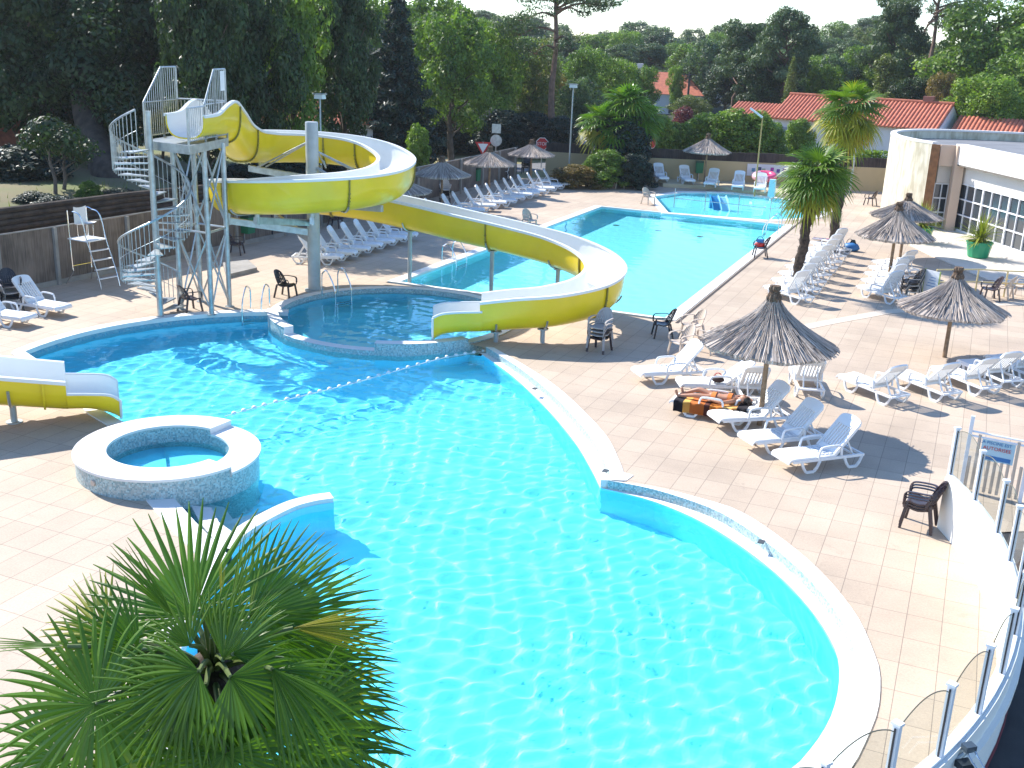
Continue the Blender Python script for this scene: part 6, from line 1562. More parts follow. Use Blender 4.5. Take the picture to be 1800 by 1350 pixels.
mids = [('rust', 960, 115, 92, 90, 'rust tinged tree beside the tall bare pine trunk'), ('mid', 1030, 75, 100, 110, 'green tree between the bare pine trunk and the palm clump'), ('lite', 1082, 95, 104, 100, 'fresh green tree right above the palm clump'), ('blue', 1020, 130, 86, 110, 'bluish bush-like tree above the grey lamp head'),
        ('mid', 1128, 108, 112, 80, 'green tree left of the orange cottage roof'), ('lite', 1192, 110, 126, 40, 'small yellow-green tree between the two orange roofs'), ('olive', 1215, 165, 104, 90, 'olive tree hiding the right side of the far cottage'),
        ('pine', 1305, 38, 112, 120, 'dark pine left of the pointed pine, above the red roof'), ('pineb', 1388, 18, 106, 130, 'tallest dark pine above the left end of the red roof'), ('dark', 1345, 95, 108, 130, 'dark mass of oak between the two dark pines'), ('col', 1396, 95, 96, 24, 'slender olive cypress in front of the dark pines'),
        ('blue', 1470, 90, 118, 90, 'bluish green tree behind the crown of the taller palm'), ('lite', 1520, 75, 122, 120, 'bright round tree behind the taller palm'), ('birch', 1563, 92, 98, 75, 'thin birch with pale trunk above the red roof'), ('mid', 1450, 105, 108, 90, 'green tree tucked between the dark pine and the palm'),
        ('pine', 1578, -8, 104, 130, 'dark pine with a dense head above the birch'), ('olive', 1618, 70, 116, 130, 'olive green tree under the gap of sky on the right'), ('mid', 1672, 92, 108, 120, 'green tree on the slope right of the sky gap'), ('dark', 1615, 130, 96, 110, 'dark round tree over the right end of the red roof'),
        ('rust', 1662, 118, 92, 70, 'rust tipped tree beside the red roof end'), ('mid', 1765, -15, 96, 270, 'large green tree filling the top right corner'), ('lite', 1752, 122, 84, 170, 'bright green tree overlapping the right end of the house'), ('mid', 1835, 80, 88, 200, 'green tree cut by the right edge of the photo'), ('blue', 1250, 60, 128, 110, 'bluish tree left of the dark pines'), ('mid', 1215, 75, 136, 110, 'green tree above the farther orange roof')]
for k, px, top, d, w, tx in mids: tree(k, px, top, d, w, tx, gM)
# far wood: individual trees following the skyline of the photograph
sky_x = [380, 600, 800, 1000, 1040, 1080, 1130, 1165, 1180, 1215, 1245, 1260, 1300, 1340, 1400, 1440, 1480, 1530, 1560, 1600, 1650, 1690, 1760, 1850]
sky_y = [20, 10, 5, 30, 45, 40, 32, 44, 52, 48, 44, 38, 36, 38, 40, 50, 32, 32, 30, 50, 66, 60, 45, 40]
def skyline(x):
    for a, b, c, d in zip(sky_x[:-1], sky_x[1:], sky_y[:-1], sky_y[1:]):
        if a <= x <= b: return lerp(c, d, (x-a)/(b-a))
    return 30
rnd = random.Random(77); kinds = ['mid', 'lite', 'pine', 'blue', 'olive', 'dark', 'mid', 'pineb', 'lite']
knm = {'mid': 'mid green', 'lite': 'light green', 'pine': 'dark pine', 'pineb': 'dark spreading pine', 'blue': 'bluish green', 'olive': 'olive green', 'dark': 'dark green'}
FARN = 0; cnt = {}; ORD2 = ['first']+ORD[1:]+['fifteenth', 'sixteenth', 'seventeenth', 'eighteenth']
for row, (d0, d1, off, n) in enumerate(((205, 235, 0, 26), (165, 190, 14, 26), (138, 155, 34, 24), (118, 132, 58, 20))):
    for i in range(n):
        px = lerp(500, 1860, (i+rnd.uniform(0.2, 0.8))/n); d = rnd.uniform(d0, d1); k = rnd.choice(kinds); top = skyline(px)+off+rnd.uniform(-3, 12)
        if row == 0: k = rnd.choice(['pine', 'dark', 'mid', 'blue', 'pineb'])
        if row == 3 and 1120 < px < 1240: continue
        if row == 2 and 1150 < px < 1235: top += 25
        FARN += 1
        cnt[(row, k)] = cnt.get((row, k), 0)+1; tree(k, px, top, d, rnd.uniform(70, 110) if row < 2 else rnd.uniform(85, 130), '%s %s tree from the left %s' % (ORD2[cnt[(row, k)]-1], knm[k], ['on the distant skyline', 'just below the skyline of the far wood', 'in the far wood above the roofs', 'nearest the cottages in the far wood'][row]), gF_)
# tall bare-trunk pine
def tall_pine(px0, py0, px1, py1, d, label, spread, seed, limbs):
    b = AT(px0, py0, d); b.z = 0; tp = AT(px1, py1, d); t = thing('pine_tree', label, 'tree', b, 0, 'tall maritime pines'); rnd = random.Random(seed)
    tr = MB(); T = tp-b; n = 9; P = [V3(0, 0, -0.2).lerp(T, i/n)+V3(0.10*math.sin(i*1.3), 0, 0) for i in range(n+1)]; tr.tube(P, [lerp(0.30, 0.12, i/n) for i in range(n+1)], 8)
    cl = []
    for (ax, ay, bx, by, r) in limbs:
        a, c = AT(ax, ay, d)-b, AT(bx, by, d+rnd.uniform(-2, 2))-b; Q = spline([a, a.lerp(c, 0.5)+V3(0, 0, 0.4), c], 4); tr.tube(Q, [lerp(0.11, 0.03, i/(len(Q)-1)) for i in range(len(Q))], 6)
        for k in range(7): e = c+V3(rnd.uniform(-1, 1)*r, rnd.uniform(-1, 1)*r*1.2, rnd.uniform(-0.2, 0.6)*r); s = rnd.uniform(0.45, 0.9)*r; cl.append((e.x, e.y, e.z, s, s, s*0.42)); tr.tube([c, e], [0.03, 0.012], 5)
    tr.build('trunk', PBARK, t, smooth=True)
    P, Nn = crown_points(cl, 900*len(limbs), seed); me = leaf_mesh('crown', P, Nn, 0.30, 0.28, seed); me.materials.append(M_PINE); o = bpy.data.objects.new('crown', me); COL.objects.link(o); o.parent = t
    return t
tall_pine(968, 235, 980, -20, 78, 'tall maritime pine with a long bare trunk left of the lamp post', 3, 21, [(979, 10, 1010, 0, 1.5), (979, 15, 1045, 8, 1.3), (978, 20, 1062, 12, 0.9), (978, 25, 1020, 22, 0.8), (978, 5, 940, -8, 1.6), (978, 30, 925, 35, 1.5), (976, 55, 915, 62, 1.1), (979, -10, 975, -25, 2.0), (975, 85, 940, 95, 1.2), (976, 70, 1005, 78, 0.7)])
tall_pine(1610, 240, 1655, -15, 100, 'tall leaning pine whose branches cross the sky gap at top right', 3, 22, [(1625, 55, 1655, 20, 1.0), (1632, 40, 1680, 30, 1.6), (1640, 25, 1700, 12, 1.8), (1645, 15, 1740, 5, 1.8), (1648, 10, 1620, -5, 1.8), (1650, 5, 1670, -12, 2.0), (1640, 30, 1715, 40, 1.0), (1630, 45, 1652, 45, 0.7)])
# leaning thick trunk visible on the left, and slim trees on the bank
b0, b1 = AT(205, 345, 46), AT(150, 200, 48); t = thing('old_tree_trunk', 'thick leaning trunk of an old tree behind the spiral stairs', 'tree', V3(b0.x, b0.y, 1.6), 0)
m = MB(); Q = spline([b0-t.location+V3(0, 0, -1.2), b0-t.location+V3(0, 0, 0.2), (b0+b1)/2-t.location, b1-t.location, b1-t.location+V3(-0.5, 0.5, 2)], 5); m.tube(Q, [lerp(0.95, 0.42, i/(len(Q)-1)) for i in range(len(Q))], 12); m.build('trunk', mat('dark_bark', (0.075, 0.058, 0.045), 0.95, var=0.5, scale=3, bump=0.7, bscale=8), t, smooth=True)
P, Nn = crown_points([tuple((b1-t.location)+V3(dx, dy, dz))+(1.6, 1.6, 1.2) for dx, dy, dz in ((0, 0, 2), (1.5, 0, 1.0), (-1.6, 0, 1.4), (0.4, 0.5, 3.3), (2.6, 0.3, 0.0), (-2.8, 0, 0.6))], 5000, 5); me = leaf_mesh('crown', P, Nn, 0.24, 0.6, 5); me.materials.append(M_DARK); o = bpy.data.objects.new('crown', me); COL.objects.link(o); o.parent = t
for i, (x0, y0, x1, y1, dd, tx) in enumerate(((97, 352, 88, 250, 41, 'slim young tree on the dry bank, left of the pair'), (108, 345, 118, 262, 42, 'slim forked young tree on the dry bank, right of the pair'), (262, 300, 262, 200, 50, 'slim dark trunk seen through the upper stairs'), (283, 300, 286, 200, 52, 'slim dark trunk seen between the stairs and the tower'))):
    a, c = AT(x0, y0, dd), AT(x1, y1, dd); a.z = min(a.z, 1.8); t = thing('young_tree', tx, 'tree', a, 0, 'slim trees on the bank'); m = MB(); T = c-a; m.tube([V3(0, 0, -0.3), T*0.35+V3(0.1, 0, 0), T*0.7-V3(0.1, 0, 0), T], [0.09, 0.07, 0.05, 0.03], 7)
    for k in range(5): e = T*(0.45+0.1*k)+V3((-1)**k*0.6, 0.3, 0.35); m.tube([T*(0.4+0.1*k), e], [0.03, 0.01], 5)
    m.build('trunk', BARK, t, smooth=True); P, Nn = crown_points([(T.x+dx, T.y, T.z+dz, 0.7, 0.7, 0.5) for dx, dz in ((0, 0.5), (0.7, 0), (-0.7, 0.1))], 1200, 6+i); me = leaf_mesh('crown', P, Nn, 0.18, 0.6, 6+i); me.materials.append(M_DARK); o = bpy.data.objects.new('crown', me); COL.objects.link(o); o.parent = t
# shrubs behind the left fence
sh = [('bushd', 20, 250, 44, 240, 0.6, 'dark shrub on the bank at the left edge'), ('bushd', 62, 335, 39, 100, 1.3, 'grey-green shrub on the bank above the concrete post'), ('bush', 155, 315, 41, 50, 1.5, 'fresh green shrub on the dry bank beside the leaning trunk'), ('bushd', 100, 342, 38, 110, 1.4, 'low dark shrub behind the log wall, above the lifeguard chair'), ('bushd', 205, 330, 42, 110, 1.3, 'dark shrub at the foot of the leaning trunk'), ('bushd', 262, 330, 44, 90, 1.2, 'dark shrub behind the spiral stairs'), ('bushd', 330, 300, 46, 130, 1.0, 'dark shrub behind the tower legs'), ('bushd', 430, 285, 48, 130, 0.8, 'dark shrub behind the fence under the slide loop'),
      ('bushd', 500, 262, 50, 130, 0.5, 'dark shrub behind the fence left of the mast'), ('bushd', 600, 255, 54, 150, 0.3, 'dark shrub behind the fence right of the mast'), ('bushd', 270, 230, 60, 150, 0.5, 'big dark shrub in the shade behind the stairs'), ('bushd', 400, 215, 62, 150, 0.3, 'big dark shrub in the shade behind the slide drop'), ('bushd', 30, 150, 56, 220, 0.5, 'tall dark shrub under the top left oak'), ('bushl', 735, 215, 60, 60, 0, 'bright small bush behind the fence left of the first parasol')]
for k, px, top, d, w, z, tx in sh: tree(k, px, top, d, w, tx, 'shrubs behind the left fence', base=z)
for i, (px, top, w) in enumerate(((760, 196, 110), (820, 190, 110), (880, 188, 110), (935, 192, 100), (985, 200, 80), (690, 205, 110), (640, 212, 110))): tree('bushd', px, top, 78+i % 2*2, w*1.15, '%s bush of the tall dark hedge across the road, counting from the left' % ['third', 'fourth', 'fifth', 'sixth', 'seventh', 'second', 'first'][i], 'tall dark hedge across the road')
for i, (px, top, w) in enumerate(((745, 176, 90), (800, 172, 100), (860, 178, 100))): tree('bushl', px, top, 82, w, '%s light green bush topping the dark hedge, from the left' % ORD[i+1].replace('second', 'first').replace('third', 'second').replace('fourth', 'third') if False else ['left light green bush topping the dark hedge', 'middle light green bush topping the dark hedge', 'right light green bush topping the dark hedge'][i], 'light bushes above the dark hedge')
for i, (k, px, top, w) in enumerate((('bushl', 1165, 200, 70), ('bush', 1200, 210, 75), ('bushl', 1240, 196, 90), ('bushl', 1290, 188, 110), ('bushl', 1335, 192, 90), ('bush', 1365, 210, 60), ('bush', 1130, 205, 60))): tree(k, px, top, 74+(i % 3)*0.7, w*1.1, ['bright bush behind the wall, just right of the palm clump', 'green bush behind the wall under the purple shrub', 'bright bush behind the lone parasol', 'largest bright bush behind the lone parasol, to its right', 'bright bush around the yellowish lamp post', 'green bush hiding the left foot of the white house', 'green bush behind the wall hidden by the palm clump'][i], 'bright bushes behind the cream wall')
tree('bushl', 1408, 206, 82, 62, 'leafy bush in front of the shutters of the white house', None); tree('bushp', 1203, 182, 84, 60, 'purple leaved shrub above the green bushes', None); tree('bushr', 1150, 190, 80, 40, 'rusty shrub right of the palm clump', None)
tree('bushr', 1012, 286, 63, 100, 'low rusty brown shrub in front of the cream wall, left of the palm clump', None); tree('bushl', 1043, 270, 63.5, 40, 'fresh green shrub squeezed between rusty shrub and palm clump', None)
hg = thing('clipped_hedge', 'low clipped green hedge in front of the white house', 'hedge', onwall(1500, 0)+wdir*0-wn*1.6); q0, q1 = onwall(1440, 0)-wn*1.6-hg.location, onwall(1560, 0)-wn*1.6-hg.location; rg = np.random.RandomState(3); n_ = 6000
tt_ = rg.uniform(0, 1, (n_, 1)); P = np.array(q0)*(1-tt_)+np.array(q1)*tt_; P[:, 0] += rg.uniform(-.4, .4, n_); P[:, 1] += rg.uniform(-.4, .4, n_); P[:, 2] = rg.uniform(0.2, 2.35, n_)
me = leaf_mesh('foliage', P, rg.normal(0, 1, (n_, 3))+np.array([0, 0, 1]), 0.2, 0.6, 3); me.materials.append(M_LITE); o = bpy.data.objects.new('foliage', me); COL.objects.link(o); o.parent = hg
# ground cover strewn under the trees on the left
gc = MB(); rnd = random.Random(9)
for k in range(2600):
    x = rnd.uniform(-60, -30.2); y = rnd.uniform(18, 64); z = 1.9*min(1, max(0, (66-y)/16))*0.95+0.02; a = rnd.uniform(0, 6.28); L = rnd.uniform(0.12, 0.4); w = 0.03
    gc.add([V3(x-w*math.cos(a), y-w*math.sin(a), z-0.1), V3(x+w*math.cos(a), y+w*math.sin(a), z-0.1), V3(x+rnd.uniform(-.15, .15), y+rnd.uniform(-.15, .15), z+L)], [(0, 1, 2)])
struct('ground_cover', gc, M_OLIVE, kind='stuff')

# ------------------------------------------------------------------ fan palms
PALM = leaf_mat('fan_palm_blade', (0.035, 0.10, 0.010), (0.14, 0.26, 0.025), (0.30, 0.34, 0.04), rough=0.34, tl=0.30, clump=1.2)
PALMY = leaf_mat('yellowing_palm_blade', (0.10, 0.16, 0.02), (0.42, 0.36, 0.04), (0.50, 0.26, 0.05), rough=0.5, tl=0.30, clump=1.2)
DRYF = mat('dry_palm_thatch', (0.20, 0.13, 0.07), 0.95, var=0.5, scale=8)
TRK = mat('fibrous_palm_trunk', (0.075, 0.05, 0.035), 0.95, var=0.6, scale=12, bump=0.9, bscale=20)
STALK = mat('palm_stalk', (0.10, 0.14, 0.035), 0.45, var=0.2, scale=4)
def frond(mb, sm, origin, d, Lp, Rb, rnd, nseg=34, spread=165, droop=0.35, fold=0.5, split=0.42, roll=0.0, sag=0.25):
    """petiole along d from origin, then a fan blade; mb takes the blade, sm the stalk"""
    d = Vector(d).normalized(); side = d.cross(V3(0, 0, 1)); side = side.normalized() if side.length > 0.05 else V3(1, 0, 0)
    Q = [origin+d*(Lp*u)+V3(0, 0, -sag*Lp*u*u) for u in (0, 0.25, 0.5, 0.75, 1.0)]; sm.tube(Q, [0.016, 0.012, 0.010, 0.009, 0.009], 5)
    hub = Q[-1]; t = (Q[-1]-Q[-2]).normalized(); nrm = side.cross(t).normalized()
    if roll: m_ = Matrix.Rotation(roll, 3, t); side = m_ @ side; nrm = m_ @ nrm
    for k in range(nseg):
        f = (k+0.5)/nseg*2-1; a = R(spread)*f; L = Rb*(1-0.20*abs(f)**2.5)*rnd.uniform(0.93, 1.04)
        e = (t*math.cos(a)+side*math.sin(a)); cup = 0.30*fold*abs(f)
        e = (e+nrm*cup).normalized(); w_dir = (side*math.cos(a)-t*math.sin(a)).normalized(); wm = L*R(spread)*2/nseg*0.5*split*1.03
        rows = []; dr = droop*rnd.uniform(0.6, 1.5); tw = rnd.uniform(-0.25, 0.25)
        for i in range(7):
            u = i/6; wi = wm*(u/split if u < split else (1-(u-split)/(1-split))**0.85)+0.0012
            if u < split: wi = L*u*math.sin(R(spread)/nseg)*1.02+0.001
            else: wi = (L*split*math.sin(R(spread)/nseg))*max(0.04, (1-(u-split)/(1-split))**0.5)
            q = hub+e*(L*u)+V3(0, 0, -dr*L*max(0, u-0.35)**2); rows.append([q-w_dir*wi, q+nrm*(0.35*wi+0.001)*(-1), q+w_dir*wi])
        mb.grid(rows)
def fan_palm(name, label, base, crown, r_leaf, n, seed, m=PALM, my=None, trunk_r=0.14, Lp=0.7, skirt=True, group=None, parts=False, nseg=24, dirs=None, yfrac=0.15, lo=-55):
    base, crown = Vector(base), Vector(crown); t = thing(name, label, 'palm', base, 0, group); rnd = random.Random(seed); T = crown-base
    tk = MB(); n_ = 26; P = [T*(i/n_)+V3(0.03*math.sin(i*0.8), 0, 0) for i in range(n_+1)]; tk.tube(P, [trunk_r*(1.12 if i % 2 else 0.92)*(1.15 if i > n_*0.8 else 1) for i in range(n_+1)], 12)
    for k in range(int(T.length*70)):
        u = rnd.random(); a = rnd.uniform(0, 6.28); q = T*u+V3(math.cos(a), math.sin(a), 0)*trunk_r*0.9; o_ = V3(math.cos(a), math.sin(a), 0.9)*rnd.uniform(0.05, 0.13); s_ = V3(-math.sin(a), math.cos(a), 0)*0.025; tk.add([q-s_, q+s_, q+o_], [(0, 1, 2)])
    tk.build('trunk', TRK, t, smooth=40)
    G_ = MB(); Y_ = MB(); S_ = MB()
    for k in range(n):
        a = k*2.39996+rnd.uniform(-.15, .15); u = (k+0.5)/n; el = R(lerp(78, lo, u**0.9)+rnd.uniform(-7, 7)); d = V3(math.cos(a)*math.cos(el), math.sin(a)*math.cos(el), math.sin(el))
        old = u > 1-yfrac and my is not None
        tgt = Y_ if old else G_
        o_ = T+V3(0, 0, -0.10*u)
        if parts and not old:
            fb, fs = MB(), MB(); frond(fb, fs, o_, d, Lp*rnd.uniform(0.8, 1.15), r_leaf*rnd.uniform(0.88, 1.1)*(0.8 if u < 0.12 else 1), rnd, nseg, roll=rnd.uniform(-.5, .5)); f_ = fb.build('frond', m, t); fs.build('stalk', STALK, t)
        else: frond(tgt, S_, o_, d, Lp*rnd.uniform(0.8, 1.15), r_leaf*rnd.uniform(0.85, 1.1)*(0.8 if u < 0.12 else 1), rnd, nseg, spread=rnd.uniform(120, 165), roll=rnd.uniform(-.5, .5), droop=0.35+0.5*u)
    if G_.v: G_.build('fronds', m, t)
    if Y_.v: Y_.build('old_fronds', my, t)
    if S_.v: S_.build('stalks', STALK, t)
    if skirt:
        D_ = MB()
        for k in range(26):
            a = k*2.4; d = V3(math.cos(a)*0.35, math.sin(a)*0.35, -1); frond(D_, D_, T+V3(0, 0, -0.25-0.02*k), d, 0.25, r_leaf*0.75, rnd, 9, spread=40, droop=0.1)
        D_.build('dry_skirt', DRYF, t)
    return t
Rh0 = V3(math.cos(YAW), -math.sin(YAW), 0)
def base_crown(bx, by, cx, cy):
    """trunk foot on the deck and the crown straight above it as high as pixel row cy"""
    b = G(bx, by); return b, V3(b.x, b.y, up_to(b, cy))
b, c = base_crown(1397, 509, 1428, 300); c = c+Rh0*0.28; fan_palm('fan_palm', 'shorter fan palm with a bright crown growing out of the lounger row', b, c, 0.95, 44, 41, PALM2 if False else leaf_mat('bright_palm_blade', (0.04, 0.10, 0.012), (0.15, 0.24, 0.03), (0.36, 0.34, 0.05), rough=0.4, tl=0.35), PALMY, 0.17, 0.62, group='two fan palms by the loungers', yfrac=0.2, lo=-62)
b, c = base_crown(1462, 445, 1490, 188); fan_palm('fan_palm', 'taller fan palm with yellowing old leaves, behind the shorter one', b, c, 0.95, 46, 42, leaf_mat('bright_palm_blade2', (0.04, 0.10, 0.012), (0.14, 0.22, 0.03), (0.36, 0.34, 0.05), rough=0.4, tl=0.35), PALMY, 0.19, 0.85, group='two fan palms by the loungers', yfrac=0.5, lo=-66)
for (bx, by, cy, rr, nn, sd, tx, yf) in ((1092, 318, 180, 1.15, 46, 43, 'tallest fan palm of the overgrown clump at the back', 0.12), (1118, 318, 205, 1.0, 34, 44, 'fan palm on the right of the overgrown clump', 0.12), (1048, 318, 212, 0.95, 30, 45, 'fan palm on the left of the overgrown clump, its lower leaves yellow', 0.35), (1075, 320, 225, 1.0, 34, 46, 'low fan palm in the middle of the overgrown clump', 0.2)):
    b, c = base_crown(bx, by, bx, cy); fan_palm('fan_palm', tx, b, c, rr, nn, sd, PALM, PALMY, 0.16, 0.8, group='palm clump before the cream wall', yfrac=yf, skirt=False, nseg=16)
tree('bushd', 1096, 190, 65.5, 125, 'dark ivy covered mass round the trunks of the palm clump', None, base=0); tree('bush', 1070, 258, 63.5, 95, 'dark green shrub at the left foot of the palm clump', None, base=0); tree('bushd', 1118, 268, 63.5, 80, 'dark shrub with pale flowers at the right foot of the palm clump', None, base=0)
# the big palm in the foreground
cr = AT(375, 1165, 4.65); b = V3(cr.x, cr.y, 0)
fgp = thing('fan_palm', 'large fan palm close to the camera in the bottom left corner', 'palm', b); T = V3(0, 0, cr.z); rnd = random.Random(52)
tk = MB(); P = [T*(i/30)*0.94+V3(0.03*math.sin(i*0.8), 0, 0) for i in range(31)]; tk.tube(P, [0.12*(1.1 if i % 2 else 0.93)*(1 if i < 29 else 0.7) for i in range(31)], 14)
for k in range(520):
    u = rnd.random(); a = rnd.uniform(0, 6.28); q = T*u+V3(math.cos(a), math.sin(a), 0)*0.14; o_ = V3(math.cos(a), math.sin(a), 0.9)*rnd.uniform(0.05, 0.14); s_ = V3(-math.sin(a), math.cos(a), 0)*0.02; tk.add([q-s_, q+s_, q+o_], [(0, 1, 2)])
tk.build('trunk', TRK, fgp, smooth=40)
# fronds: hub pixel and depth, direction of the blade's axis in the view (degrees), lean away, radius, spread, droop, nseg, material
FR = [(338, 1085, 4.75, 96, 0.45, 0.57, 106, 0.10, 32, 0), (438, 1085, 4.75, 30, 0.35, 0.53, 60, 0.12, 26, 0), (468, 1112, 4.8, 8, 0.2, 0.56, 62, 0.25, 24, 0), (515, 1104, 4.7, -2, 0.1, 0.42, 20, 0.05, 14, 1), (245, 1142, 4.45, 158, 0.0, 0.37, 62, 0.1, 20, 0), (243, 1144, 4.42, 280, -0.1, 0.24, 48, 0.5, 12, 0),
      (168, 1238, 4.35, 205, 0.15, 0.50, 168, 0.25, 40, 0), (322, 1214, 4.3, 190, -0.1, 0.38, 62, 0.2, 20, 0), (324, 1216, 4.28, 285, -0.2, 0.32, 52, 0.5, 16, 0), (478, 1176, 4.25, 312, -0.3, 0.50, 34, 0.55, 18, 0), (482, 1178, 4.3, 350, -0.1, 0.28, 30, 0.2, 10, 0), (520, 1288, 4.6, 335, 0.1, 0.50, 95, 0.45, 30, 0), (505, 1240, 4.85, 8, 0.35, 0.50, 70, 0.3, 24, 0), (395, 1325, 4.25, 268, 0.0, 0.50, 120, 0.4, 34, 0),
      (402, 1085, 4.6, 76, 0.15, 0.40, 10, 0.0, 8, 2), (310, 1088, 4.6, 133, 0.1, 0.42, 11, 0.0, 8, 2), (352, 1068, 4.55, 98, 0.1, 0.22, 8, 0.0, 5, 2), (388, 1060, 4.6, 90, 0.1, 0.20, 6, 0.0, 5, 1), (118, 1136, 4.4, 178, 0.0, 0.42, 6, 0.05, 6, 0),
      (540, 1165, 4.95, 352, 0.3, 0.43, 62, 0.3, 22, 0), (560, 1225, 5.0, 335, 0.2, 0.42, 60, 0.4, 20, 1), (210, 1180, 5.0, 165, 0.5, 0.46, 90, 0.3, 28, 0), (440, 1200, 4.95, 320, 0.3, 0.46, 110, 0.4, 30, 0), (375, 1250, 4.9, 255, 0.2, 0.50, 120, 0.5, 32, 0), (268, 1290, 4.7, 235, 0.1, 0.50, 120, 0.45, 32, 0), (110, 1330, 4.6, 215, 0.2, 0.45, 120, 0.4, 30, 0), (565, 1330, 4.8, 315, 0.2, 0.42, 90, 0.5, 26, 0), (470, 1375, 4.5, 285, 0.0, 0.48, 120, 0.5, 30, 0), (250, 1385, 4.4, 250, 0.0, 0.5, 130, 0.5, 32, 0),
      (372, 1120, 4.4, 62, 0.3, 0.24, 55, 0.1, 14, 2), (335, 1135, 4.35, 128, 0.3, 0.24, 60, 0.1, 14, 2), (410, 1150, 4.35, 15, -0.1, 0.30, 50, 0.2, 14, 0), (190, 1120, 4.9, 170, 0.4, 0.42, 70, 0.2, 22, 1), (300, 1165, 4.9, 200, 0.3, 0.36, 90, 0.3, 24, 0), (392, 1160, 4.35, 60, 0.2, 0.30, 60, 0.1, 18, 2), (350, 1180, 4.25, 215, 0.0, 0.34, 80, 0.3, 22, 0), (405, 1190, 4.25, 320, 0.0, 0.36, 80, 0.3, 22, 0), (362, 1205, 4.3, 250, 0.0, 0.34, 45, 0.4, 16, 0), (425, 1240, 4.4, 290, 0.1, 0.40, 90, 0.4, 24, 0)]
BRT = leaf_mat('young_palm_blade', (0.05, 0.12, 0.012), (0.14, 0.23, 0.02), rough=0.35, tl=0.35)
C0 = fgp.location+T+V3(0, 0, -0.05)
def blade(mb, sm, hub, t, nrm, Rb, spread, droop, nseg, split=0.46):
    """fan blade at hub; the stalk runs back to the crown's heart"""
    t = t.normalized(); side = t.cross(nrm).normalized(); nrm = side.cross(t).normalized(); mid = (C0+hub)/2+V3(0, 0, 0.05)
    Q = spline([C0-fgp.location, mid-fgp.location, hub-fgp.location], 4); sm.tube(Q, [lerp(0.017, 0.009, i/(len(Q)-1)) for i in range(len(Q))], 6)
    ha = R(spread)/nseg
    for k in range(nseg):
        f = (k+0.5)/nseg*2-1; a = R(spread)*f; L = Rb*(1-0.16*abs(f)**2.5)*rnd.uniform(0.93, 1.04); e = (t*math.cos(a)+side*math.sin(a)+nrm*(-0.10*abs(f)+rnd.uniform(-0.04, 0.04))).normalized(); w_ = (side*math.cos(a)-t*math.sin(a)).normalized(); rows = []; dr = droop*rnd.uniform(0.5, 1.6)
        for i in range(8):
            u = i/7; wi = L*u*math.tan(ha)*1.02 if u < split else L*split*math.tan(ha)*max(0.03, (1-(u-split)/(1-split)))**0.6
            q = hub-fgp.location+e*(L*u)+V3(0, 0, -dr*L*max(0, u-0.3)**2); rows.append([q-w_*wi, q+nrm*(0.30*wi+0.001)*(1 if nseg > 10 else 1), q+w_*wi])
        mb.grid(rows)
for (hx, hy, dd, ang_, away, rb, sp_, dr, ns, yl) in FR:
    hub = AT(hx, hy, dd); t_ = RT*math.cos(R(ang_))+UP*math.sin(R(ang_))+FW*away; fb, fs = MB(), MB(); blade(fb, fs, hub, t_, -FW+UP*0.25, rb, sp_, dr, ns)
    fb.build('frond', (PALM, PALMY, BRT)[yl], fgp); fs.build('stalk', STALK, fgp)
D_ = MB()
for k in range(40):
    a = k*2.4; d = V3(math.cos(a)*0.5, math.sin(a)*0.5, -1); frond(D_, D_, T+V3(0, 0, -0.55-0.02*k), d, 0.35, 0.5, rnd, 9, spread=45, droop=0.1)
D_.build('dry_skirt', DRYF, fgp)
hb2 = MB(); hb2.ball(T+V3(0, 0, -0.18), (0.16, 0.16, 0.24), 16, 10); hb2.build('crown_heart', TRK, fgp, smooth='all')
# ------------------------------------------------------------------ sunbather on the flat lounger
SKIN = mat('tanned_skin', (0.46, 0.22, 0.13), 0.5, var=0.08, scale=4)
HAIR = mat('dark_hair', (0.03, 0.018, 0.012), 0.6)
BIK = mat('orange_bikini', (0.70, 0.20, 0.03), 0.6)
Lm = LP.matrix_basis.copy()
per = thing('person', 'person sunbathing on their back in an orange bikini, one arm bent up beside the head', 'person', LP.location, LP.rotation_euler.z)
J = []; E_ = []
def jn(p, r, par=None):
    J.append((Vector(p), r if hasattr(r, '__len__') else (r, r))); i = len(J)-1
    if par is not None: E_.append((par, i))
    return i
pel = jn((1.00, 0.0, 0.475), (0.150, 0.105)); wa = jn((1.16, 0, 0.48), (0.120, 0.09), pel); ch = jn((1.34, 0, 0.50), (0.150, 0.11), wa); nk0 = jn((1.47, 0, 0.495), (0.085, 0.07), ch); nk = jn((1.53, 0, 0.50), (0.052, 0.052), nk0)
h1 = jn((1.60, 0, 0.515), (0.075, 0.080), nk); h2 = jn((1.68, 0, 0.525), (0.080, 0.09), h1); h3 = jn((1.75, 0, 0.52), (0.055, 0.06), h2)
def hand(w, par, d, s, curl=0.25):
    d = Vector(d).normalized(); sd_ = Vector(s).normalized(); n_ = d.cross(sd_)
    pm = jn(Vector(w)+d*0.05, (0.034, 0.016), par)
    for k, (o, L) in enumerate(((-0.030, 0.068), (-0.010, 0.078), (0.010, 0.074), (0.029, 0.058))):
        a = jn(Vector(w)+d*0.095+sd_*o, 0.0095, pm); b = jn(Vector(w)+d*(0.095+L*0.5)+sd_*o*1.15-n_*(curl*L*0.3), 0.009, a); jn(Vector(w)+d*(0.095+L*0.92)+sd_*o*1.2-n_*(curl*L), 0.0075, b)
    t1 = jn(Vector(w)+d*0.035-sd_*0.042, 0.012, pm); jn(Vector(w)+d*0.075-sd_*0.062, 0.009, t1)
